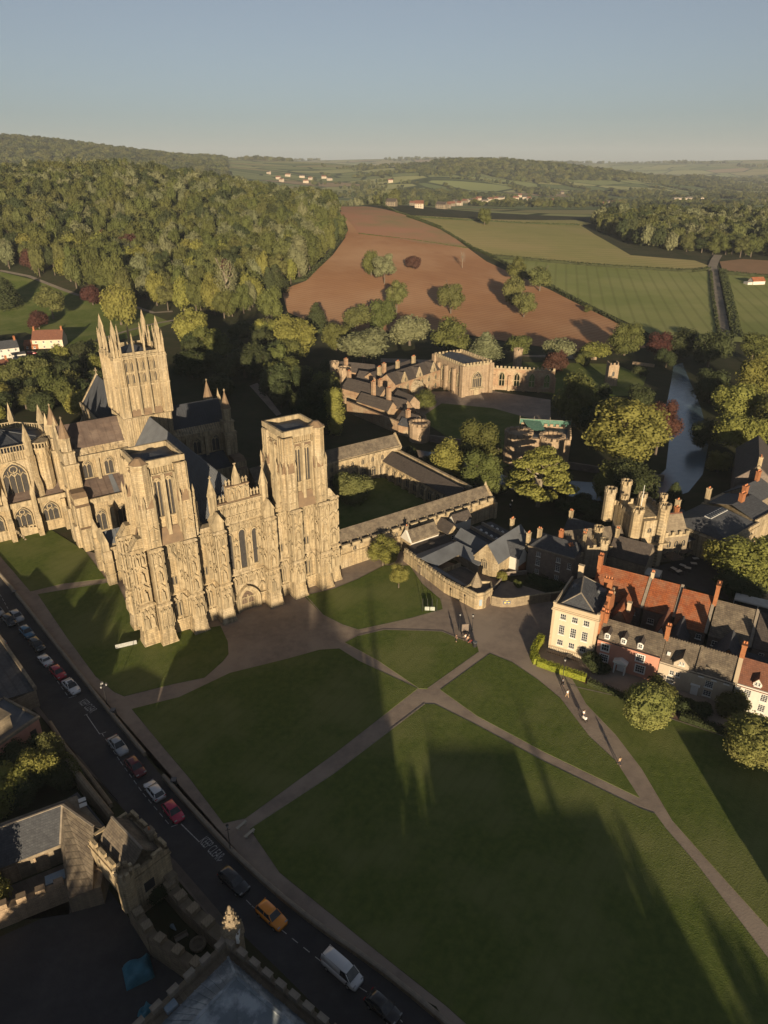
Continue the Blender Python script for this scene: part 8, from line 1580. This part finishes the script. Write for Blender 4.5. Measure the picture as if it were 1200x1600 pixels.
CS = [(-82.8, 127.5), (-77.2, 121.4), (-76.6, 123.4), (-72.2, 118.2), (-68.2, 114.2), (-64.6, 109.5), (-60.6, 105.7), (-56.6, 101.6)]
AR = math.atan2(-1.0, 1.02)
car('pale silver car cut by the left edge, first of the parked row', (-81.9, 126.1), AR, 'silver', 'hatch'); car('black car with silver roof rails, second of the upper parked row', (-77.6, 122.5), AR, 'black', 'estate', 4.4); car('silver grey hatchback directly behind the black car with roof rails', (-74.2, 118.2) if 0 else (-76.9, 124.1), AR, 'silver', 'hatch', 4.3) if 0 else None
car('silver hatchback in front of the pale blue car', (-76.8, 124.1), AR, 'silver', 'hatch', 4.2)
car('pale blue car between the silver hatchback and the dark estate', (-72.2, 118.5), AR, 'blue', 'hatch', 4.3); car('black estate car between the pale blue car and the white roadster', (-68.2, 114.2), AR, 'greenblk', 'estate', 4.6)
car('white open topped roadster in front of the red hatchback', (-64.6, 109.5), AR, 'white', 'roadster', 4.1, 1.82, 1.28, flip=True); car('red hatchback between two white cars', (-60.6, 105.7), AR, 'red', 'hatch', 4.1); car('white saloon with a glass sunroof at the end of the upper row', (-56.6, 101.8), AR, 'white', 'saloon', 4.7, sunroof=True)
car('white car just entering at the left edge on the far side of the road', (-76.2, 115.2), AR, 'white', 'hatch', 4.1, flip=True)
A2 = math.atan2(-4.6, 4.2)
car('silver white saloon at the head of the lower row', (-43.2, 87.2), A2, 'silver', 'saloon', 4.8); car('dark maroon car between the silver saloon and the white hatchback', (-38.9, 82.6), A2, 'maroon', 'hatch', 4.5); car('white hatchback behind the crimson car in the lower row', (-34.6, 77.9), A2, 'white', 'hatch', 4.3, flip=True); car('crimson hatchback at the start of the long white line', (-30.7, 74.0), A2, 'crimson', 'hatch', 4.2)
A3 = math.atan2(-4.9, 5.8)
car('black large car just past the keep clear lettering', (-19.7, 62.7), A3, 'black', 'suv', 4.8, 1.95, 1.65); car('bright orange small suv parked alone on the dark road', (-14.1, 58.0), A3, 'orange', 'suv', 4.4, 1.9, 1.6); car('white van parked by the low wall near the bottom edge', (-4.9, 51.3), math.atan2(-4, 4.9), 'white', 'van', 5.4, 2.0, 1.95, cat='van'); car('black car in deep shade in front of the white van', (-0.1, 47.2), math.atan2(-4, 4.9), 'black', 'hatch', 4.4)
o = car('red car parked under the trees by the left cottages', (-178.1, 358.2), .2, 'red', 'estate', 4.6); 
# ------------------------------------------------------------ people
M['skin'] = mat('skin', (.45, .27, .19), rough=.6); M['hair'] = mat('brown hair', (.06, .035, .02), rough=.8)
for k, v in {'wht': (.7, .68, .64), 'drk': (.02, .022, .03), 'jean': (.05, .07, .13), 'tan': (.35, .25, .15), 'rd': (.35, .05, .04), 'gry': (.16, .16, .17), 'blu': (.10, .18, .32)}.items(): M['cl_' + k] = mat('cloth ' + k, v, rough=.9)
def skinmesh(name, verts, edges, radii, mt, root=0, sub=1):
    me = bpy.data.meshes.new(name); me.from_pydata(verts, edges, []); o = bpy.data.objects.new(name, me); col.objects.link(o); me.materials.append(M[mt])
    m_ = o.modifiers.new('s', 'SKIN')
    for i, r in enumerate(radii): me.skin_vertices[0].data[i].radius = (r, r) if not isinstance(r, tuple) else r
    me.skin_vertices[0].data[root].use_root = True; s_ = o.modifiers.new('d', 'SUBSURF'); s_.levels = sub; s_.render_levels = sub
    bpy.context.view_layer.update(); dg = bpy.context.evaluated_depsgraph_get(); nm = bpy.data.meshes.new_from_object(o.evaluated_get(dg)); nm.name = name; bpy.data.objects.remove(o); smooth(nm); return nm
def person(lb, p, ang, top='wht', leg='jean', pose='walk', grp='people on the green'):
    k = ('person', pose)
    if k not in CACHE:
        st = .34 if pose == 'walk' else .06
        if pose == 'sit': hip = .48; kn = ((.42, .1, .5), (.42, -.1, .5)); ft = ((.45, .1, .06), (.45, -.1, .06))
        else: hip = .92; kn = ((st * .45, .1, .5), (-st * .2, -.1, .5)); ft = ((st * .7, .1, .07), (-st * .8, -.1, .1))
        dz = hip; V = [(0, 0, dz), (0, 0, dz + .28), (.01, 0, dz + .5), (.02, 0, dz + .6), (.03, 0, dz + .72), (.02, 0, dz + .80)]; E_ = [(0, 1), (1, 2), (2, 3), (3, 4), (4, 5)]; Rr = [.15, .125, .15, .06, .105, .08]
        for s_, kk, ff in ((1, *[kn[0], ft[0]]), (-1, *[kn[1], ft[1]])):
            a = len(V); V += [(0, s_ * .09, dz - .05), kk, ff, (ff[0] + .14, ff[1], ff[2] - .03)]; E_ += [(0, a), (a, a + 1), (a + 1, a + 2), (a + 2, a + 3)]; Rr += [.095, .07, .05, .04]
            a = len(V); sw = s_ * st * .5; V += [(0, s_ * .19, dz + .5), (-sw * .4 - .03, s_ * .25, dz + .22), (.12 - sw * .6, s_ * .24, dz - .02), (.16 - sw * .6, s_ * .24, dz - .1)]; E_ += [(2, a), (a, a + 1), (a + 1, a + 2), (a + 2, a + 3)]; Rr += [.065, .05, .038, .04]
        body = skinmesh('body', V, E_, Rr, 'skin')
        sh = skinmesh('shirt', [V[0], V[1], V[2], V[10], V[11], V[18], V[19]], [(0, 1), (1, 2), (2, 3), (3, 4), (2, 5), (5, 6)], [.165, .14, .165, .08, .07, .08, .07], 'cl_wht')
        tr_ = skinmesh('trousers', [V[0], V[6], V[7], (V[8][0], V[8][1], V[8][2] + .07), V[14], V[15], (V[16][0], V[16][1], V[16][2] + .07)], [(0, 1), (1, 2), (2, 3), (0, 4), (4, 5), (5, 6)], [.165, .11, .088, .068, .11, .088, .068], 'cl_jean')
        hr = smooth(MB().cyl(.01, 0, .118, dz + .72, dz + .86, 10, .07).cyl(-.03, 0, .11, dz + .62, dz + .74, 10).mesh('hair', 'hair')); sc_ = MB().box(.10, .15, -.05, -.02, dz + .70, dz + .72).box(.10, .15, .02, .05, dz + .70, dz + .72).box(.12, .16, -.012, .012, dz + .65, dz + .70).box(.10, .13, -.03, .03, dz + .625, dz + .635).mesh('face', 'hair')
        CACHE[k] = (body, sh, tr_, hr, sc_)
    bd, sh, tr_, hr, fc = CACHE[k]; o = thing('person', lb, 'person', (*p, .1), ang, grp); link('body', bd, o)
    def col_(me, mt):
        kk = (id(me), mt)
        if kk not in CACHE: q = me.copy(); q.materials[0] = M[mt]; CACHE[kk] = q
        return CACHE[kk]
    link('shirt', col_(sh, 'cl_' + top), o); link('trousers', col_(tr_, 'cl_' + leg), o); link('hair', hr, o); link('face', fc, o); return o
person('person in a pale top walking up the right hand path with a long shadow', (37.1, 83.4), 1.9, 'tan', 'drk')
person('person in white pushing a small pale pushchair along the path', (34.2, 94.2), -1.0, 'wht', 'gry')
person('person in a pale coat walking just below the clipped hedge', (32.6, 99.4), 2.2, 'wht', 'tan'); person('person in dark clothes walking ahead near the hedge end', (32.5, 102.5), 2.2, 'gry', 'drk')
person('person standing alone at the edge of the small top lawn', (14.4, 115.9), -2.6, 'drk', 'drk', 'stand'); person('person sitting on the bench by the plaza with a white top', (16.3, 116.8), -1.2, 'wht', 'jean', 'sit'); person('person sitting at the right end of the plaza bench', (16.7, 116.1), -1.2, 'tan', 'drk', 'sit')
person('person on the path under the trees behind the cloister end', (34.9, 177.2), .5, 'wht', 'drk', 'stand')
o = thing('pushchair', 'small pale pushchair in front of the person in white on the path', 'pushchair', (*(34.2, 93.4), .1), -1.0); MB().ypoly([(-.2, .5), (.2, .5), (.2, .9), (-.2, 1.05)], -.35, .3).build('seat', 'cl_wht', o); MB().bar((-.3, -.22, .5), (-.75, -.22, 1.0), .04).bar((-.3, .22, .5), (-.75, .22, 1.0), .04).bar((-.75, -.22, 1.0), (-.75, .22, 1.0), .04).build('handle', 'black', o)
for x in (-.3, .35):
    for y in (-.25, .25): link('wheel', CACHE.setdefault(('pw',), MB(Matrix.Rotation(math.pi / 2, 4, 'X')).cyl(0, 0, .13, -.03, .03, 10).mesh('wheel', 'tyre')), o, (x, y, .13))
benchy('bench with two people at the plaza corner of the small lawn', (16.5, 116.6), -1.2 + math.pi / 2); 
o = thing('litter_bin', 'dark round litter bin at the right of the plaza bench', 'bin', (*(17.9, 114.4), .04)); MB().cyl(0, 0, .42, 0, 1.05, 12).build('body', 'black', o); MB().cyl(0, 0, .46, 1.05, 1.15, 12).build('lid', 'lead', o)
o = thing('bicycle', 'bicycle leaning at the plaza bench', 'bicycle', (*(17.1, 115.3), .04), .4); wm = MB(Matrix.Rotation(math.pi / 2, 4, 'X')); 
for i in range(16): a, c = 2 * math.pi * i / 16, 2 * math.pi * (i + 1) / 16; wm.bar((.33 * math.cos(a), .33 * math.sin(a), 0), (.33 * math.cos(c), .33 * math.sin(c), 0), .04)
wm = wm.mesh('wheel', 'tyre')
for x in (-.52, .52): link('wheel', wm, o, (x, 0, .34))
MB().bar((-.52, 0, .34), (-.12, 0, .8), .04).bar((-.12, 0, .8), (.4, 0, .82), .04).bar((.4, 0, .82), (.52, 0, .34), .04).bar((-.12, 0, .8), (0, 0, .32), .04).bar((0, 0, .32), (.4, 0, .82), .04).build('frame', 'cl_rd', o); MB().box(-.28, -.04, -.07, .07, .92, .97).bar((-.15, 0, .8), (-.17, 0, .92), .03).build('saddle', 'black', o); MB().bar((.36, -.28, 1.0), (.36, .28, 1.0), .035).bar((.4, 0, .82), (.36, 0, 1), .03).build('handlebars', 'black', o)
o = thing('shadow_board', 'tall information board standing behind the plaza bench', 'information board', (*(16.4, 118.7), .04), .15); MB().box(-.75, .75, -.04, .04, .35, 2.3).build('board', 'greystone', o); link('post', MB().box(-.05, .05, -.05, .05, 0, 2.4).mesh('post', 'black'), o, (-.75, 0, 0)); link('post', bpy.data.meshes['post'], o, (.75, 0, 0))  # board added to cast the broad shadow band beyond the bench
# ------------------------------------------------------------ lamps, boards, posts
def lamp(lb, p, h=4.6, arms=1, grp='street lamps'):
    o = thing('street_lamp', lb, 'street lamp', (*p, .05), .3, grp); link('post', CACHE.setdefault(('lpst', h), MB().cyl(0, 0, .16, 0, .8, 8, .1).cyl(0, 0, .07, .8, h, 8, .05).box(-.3, .3, -.03, .03, h - .5, h - .45).mesh('post', 'black')), o)
    pos = [(0, 0, h)] if arms == 1 else [(math.cos(a) * .55, math.sin(a) * .55, h - .35) for a in (0, 2.1, 4.2)] + [(0, 0, h + .1)]
    k = ('lh',)
    if k not in CACHE: CACHE[k] = MB().cyl(0, 0, .12, 0, .4, 6, .2).mesh('lantern', 'lampw'); CACHE['lc'] = MB().cyl(0, 0, .24, .4, .62, 6, .04).mesh('lantern_cap', 'black')
    for q in pos:
        a_ = link('lantern', CACHE[k], o, q); link('lantern_cap', CACHE['lc'], a_)
        if arms > 1 and q[0]: link('bracket', MB().bar((0, 0, h - .8), (q[0], q[1], h - .35), .05).mesh('bracket', 'black'), o)
    return o
lamp('triple headed black lamp where the north path leaves the road wall', (-48.4, 96.9), 5.0, 4); lamp('black lamp by the gap in the road wall at the diagonal path end', (-21.1, 67.5), 5.0)
lamp('slim lamp standing against the clipped hedge by the cream house', (32.7, 103.6), 4.8); lamp('slim lamp in front of the plaza bench', (15.4, 119.8), 3.6); lamp('slim lamp right of the plaza bench', (18.0, 119.8), 3.4)
o = lamp('lamp on the garden path behind the seat by the moat trees', (34.9, 175.2), 3.2)
M['board'] = mat('white display board', (.42, .42, .40), (.2, .25, .2), s=6, rough=.6)
o = thing('notice_board', 'white notice boards held on four tall posts at the tip of the small lawn', 'notice board', (*(9.7, 126.6), .1), -.05)
for x in (-1.5, -.5, .5, 1.5): link('post', CACHE.setdefault(('np',), MB().box(-.05, .05, -.05, .05, 0, 3.2).mesh('post', 'black')), o, (x, 0, 0))
for x in (-.55, .6): link('board', CACHE.setdefault(('nb',), MB().box(-.48, .48, -.09, -.05, .3, 1.2).mesh('board', 'board')), o, (x, 0, 0))
o = thing('banner_sign', 'long white leaning sign on the lawn beside the north west tower', 'sign', (*(-50.8, 114.4), .1), .42); MB().slab([(-2.0, -.25, .15), (2.0, -.25, .15), (2.0, .1, .8), (-2.0, .1, .8)], .06).build('board', 'signw', o)
for x in (-1.7, 1.7): link('prop', CACHE.setdefault(('prop',), MB().box(-.05, .05, .1, .25, 0, .9).mesh('prop', 'black')), o, (x, 0, 0))
for p, lb in (((-81.5, 133.1), 'dark litter bin beside the road wall, near the lawn path'), ((-46.7, 95.1), 'dark litter bin at the foot of the triple headed lamp'), ((-32.1, 79.6), 'dark litter bin beside the road wall next to the white hatchback')):
    o = thing('litter_bin', lb, 'bin', (*p, .04)); MB().box(-.35, .35, -.35, .35, 0, 1.0).build('body', 'black', o); MB().box(-.4, .4, -.4, .4, 1.0, 1.1).build('lid', 'lead', o)
M['palestone'] = mat('pale stone', (.36, .33, .27), s=2)
for p, a, lb in (((-20.4, 71.8), .9, 'pale low stone seat at the left side of the diagonal path end'), ((-19.0, 70.4), .9, 'pale low stone seat at the right side of the diagonal path end')):
    o = thing('seat_block', lb, 'bench', (*p, .1), a); MB().box(-.9, .9, -.2, .2, .35, .45).build('seat', 'palestone', o)
    for x in (-.6, .6): link('foot', CACHE.setdefault(('sf',), MB().box(-.12, .12, -.18, .18, 0, .35).mesh('foot', 'palestone')), o, (x, 0, 0))
# clipped hedge and kerbs in front of the terrace
hedge('clipped_hedge', [(31.5, 116.6), (30.0, 114.0), (28.8, 111.2), (29.0, 108.8)], 1.4, 1.5, 'hedge', 'bright green clipped hedge curling round the corner of the cream townhouse', .4, .16, cat='hedge', jag=.05, flat=True)
hedge('clipped_hedge', [(29.2, 108.8), (31.6, 107.3), (35.1, 105.2), (37.1, 104.0)], 1.5, 1.3, 'hedge', 'straight bright green clipped hedge under the cream townhouse windows', .4, .16, cat='hedge', jag=.05, flat=True)
hedge('garden_hedge', [(37.3, 103.2), (41.1, 100.3), (43.6, 98.4)], 1.0, 1.2, 'leafd', 'dark low hedge below the pink house', .4, .2, cat='hedge', flat=True)
hedge('garden_hedge', [(50.8, 94.2), (54.0, 92.0), (58.4, 89.6), (62.6, 87.3)], 1.4, 1.3, 'leafd', 'dark low hedge below the beige and white houses', .4, .2, cat='hedge', flat=True)
hedge('garden_hedge', [(33.2, 139.9), (36.2, 137.1), (40.6, 134.4)], 3.2, 1.6, 'leafd', 'dark hedge in the shade below the grey brown stone house', .4, .25, cat='hedge', flat=True)
M['rbrick'] = mat('brick paving', (.20, .12, .085), (.15, .095, .07), s=1, block=(.4, .4, .75)); sheet('terrace_lane', [(32.1, 107.3), (34.7, 104.4), (42.5, 99.3), (48.9, 94.1), (55.6, 90.3), (62.0, 86.0), (70.4, 81.9), (71.3, 83.8), (64.0, 89.5), (51.0, 95.2), (43.7, 98.8), (37.7, 105.5), (33.7, 106.8)], .07, 'rbrick')
# ------------------------------------------------------------ unseen behind the camera: trees and houses added for shade, spires read from shadows
SX, SY = -tosun.x / math.hypot(tosun.x, tosun.y), -tosun.y / math.hypot(tosun.x, tosun.y); TE = math.tan(R(SUN_EL))
def back_from(p, h): d = h / TE; return (p[0] - SX * d, p[1] - SY * d)
BG = 'trees behind the north side of the green'
for i, (p, h, r, shp) in enumerate([   # point reached by the tip of the shadow, tree height, crown radius
    ((6.6, 115.5), 19, 7.5, 'tall'), ((11.9, 105.1), 18, 3.5, 'tall'), ((11.0, 94.5), 18, 8, 'round'), ((-11.0, 101.1), 16, 8, 'round'), ((23.4, 84.2), 17, 7, 'round'), ((1.2, 80.1), 13, 6.5, 'round'),
    ((-13.0, 136.3), 25, 5.5, 'round'), ((-17.4, 134.4), 24, 6, 'round'), ((-23.8, 131.0), 25, 8, 'round'), ((-30.4, 125.1), 24, 8, 'round'), ((-7.7, 116.6), 20, 5, 'round'), ((-39.8, 92.2), 14, 6, 'round'), ((-45.8, 88.4), 13, 6, 'round'),
    ((-62.9, 137.1), 24, 6, 'round'), ((-74.9, 147.2), 25, 7, 'round'), ((-86.8, 156.8), 25, 8, 'round'), ((-99.8, 163.8), 25, 9, 'round'), ((-115.9, 175.2), 26, 10, 'round'),
    ((28.7, 74.9), 17, 4.5, 'tall'), ((31.3, 68.8), 18, 6, 'round'), ((32.9, 57.6), 16, 6, 'round'), ((39.6, 63.9), 15, 4, 'tall'), ((25.5, 71.0), 17, 8, 'round'), ((39.7, 52.8), 14, 7, 'round')]):
    q = back_from(p, h); tree('green_tree', 'broad tree standing out of frame behind the green', q, h, r, 'leafd', shp, 'mid', BG, z=0, clear=.02)  # added unseen, set back from where its shadow should end
def spire(lb, tip, h, hb, w, ang=.3):
    q = back_from(tip, h); o = thing('church_spire', lb, 'spire', (*q, 0), ang); MB().box(-w, w, -w, w, 0, hb).build('tower', 'stoned', o); MB().cyl(0, 0, w * 1.05, hb, h, 8, .05).build('spire', 'slate', o)
spire('slim spire behind the green, first', (-3.6, 141.3), 33, 15, 2.0); spire('pointed spire behind the green, second', (23.4, 103.2), 30, 9, 2.7)
def mass(lb, p, w, d, h, hr, ang=0): o = thing('unseen_shade_house', lb, 'house', (*p, 0), ang); MB().gbody(-w / 2, w / 2, -d / 2, d / 2, 0, h, hr, 'x').build('wall', 'stoned', o); MB().groof(-w / 2, w / 2, -d / 2, d / 2, h, hr, 'x').build('roof', 'slate', o)  # unseen house block, added to cast shade
q = back_from((40.9, 81.6), 9); 
for p, w, h, hr, lb in ((back_from((23.7, 75.4), 15), 15, 11, 15, 'right'), (back_from((14.1, 87.7), 15), 14, 11, 15, 'middle'), (back_from((-6.6, 94.5), 15), 15, 11, 15, 'left')): mass('slate roofed house out of frame behind the green, ' + lb + ' of three', p, w, 10, h, hr)  # unseen row added so its ridge shadows darken the lawn
mass('long high roofed building out of frame, close behind the near tower', (-18, -4), 20, 12, 16.5, 22.3)  # added out of view to keep sun off the near tower
mass('low stable range out of frame, south of the dark courtyard', (-46, 20), 44, 8, 4.5, 7)  # added out of view to keep the courtyard floor in shade
RT = [Vector((49.7, 91.4)), Vector((62.3, 86.7)), Vector((74.4, 81.0))]
for i, (t, h) in enumerate(((0, 7.5), (.5, 8), (1.1, 8.5), (1.8, 8.5))):
    a = RT[0].lerp(RT[1], t); q = back_from(a, h); mass('low house out of frame at the right of the green, ' + ('first', 'second', 'third', 'fourth')[i] + ' from the left', (q[0] + 4.2, q[1]), 9.5, 8, h - 2.6, h)  # low unseen casters added for the shade on the right lawn
# ------------------------------------------------------------ haze
hb = MB().box(-7600, 7600, -480, 11400, -4, 0 + 330).mesh('haze', [])
hm = bpy.data.materials.new('air haze'); hm.use_nodes = True; nn = hm.node_tree.nodes; nn.remove(nn['Principled BSDF'])
pv = nn.new('ShaderNodeVolumePrincipled'); pv.inputs['Density'].default_value = HAZE; pv.inputs['Color'].default_value = (.80, .88, 1, 1); pv.inputs['Anisotropy'].default_value = 0.0
hm.node_tree.links.new(pv.outputs[0], nn['Material Output'].inputs['Volume']); hb.materials.append(hm)
link('haze', hb, kind='stuff', label='thin pale evening haze over the whole valley')
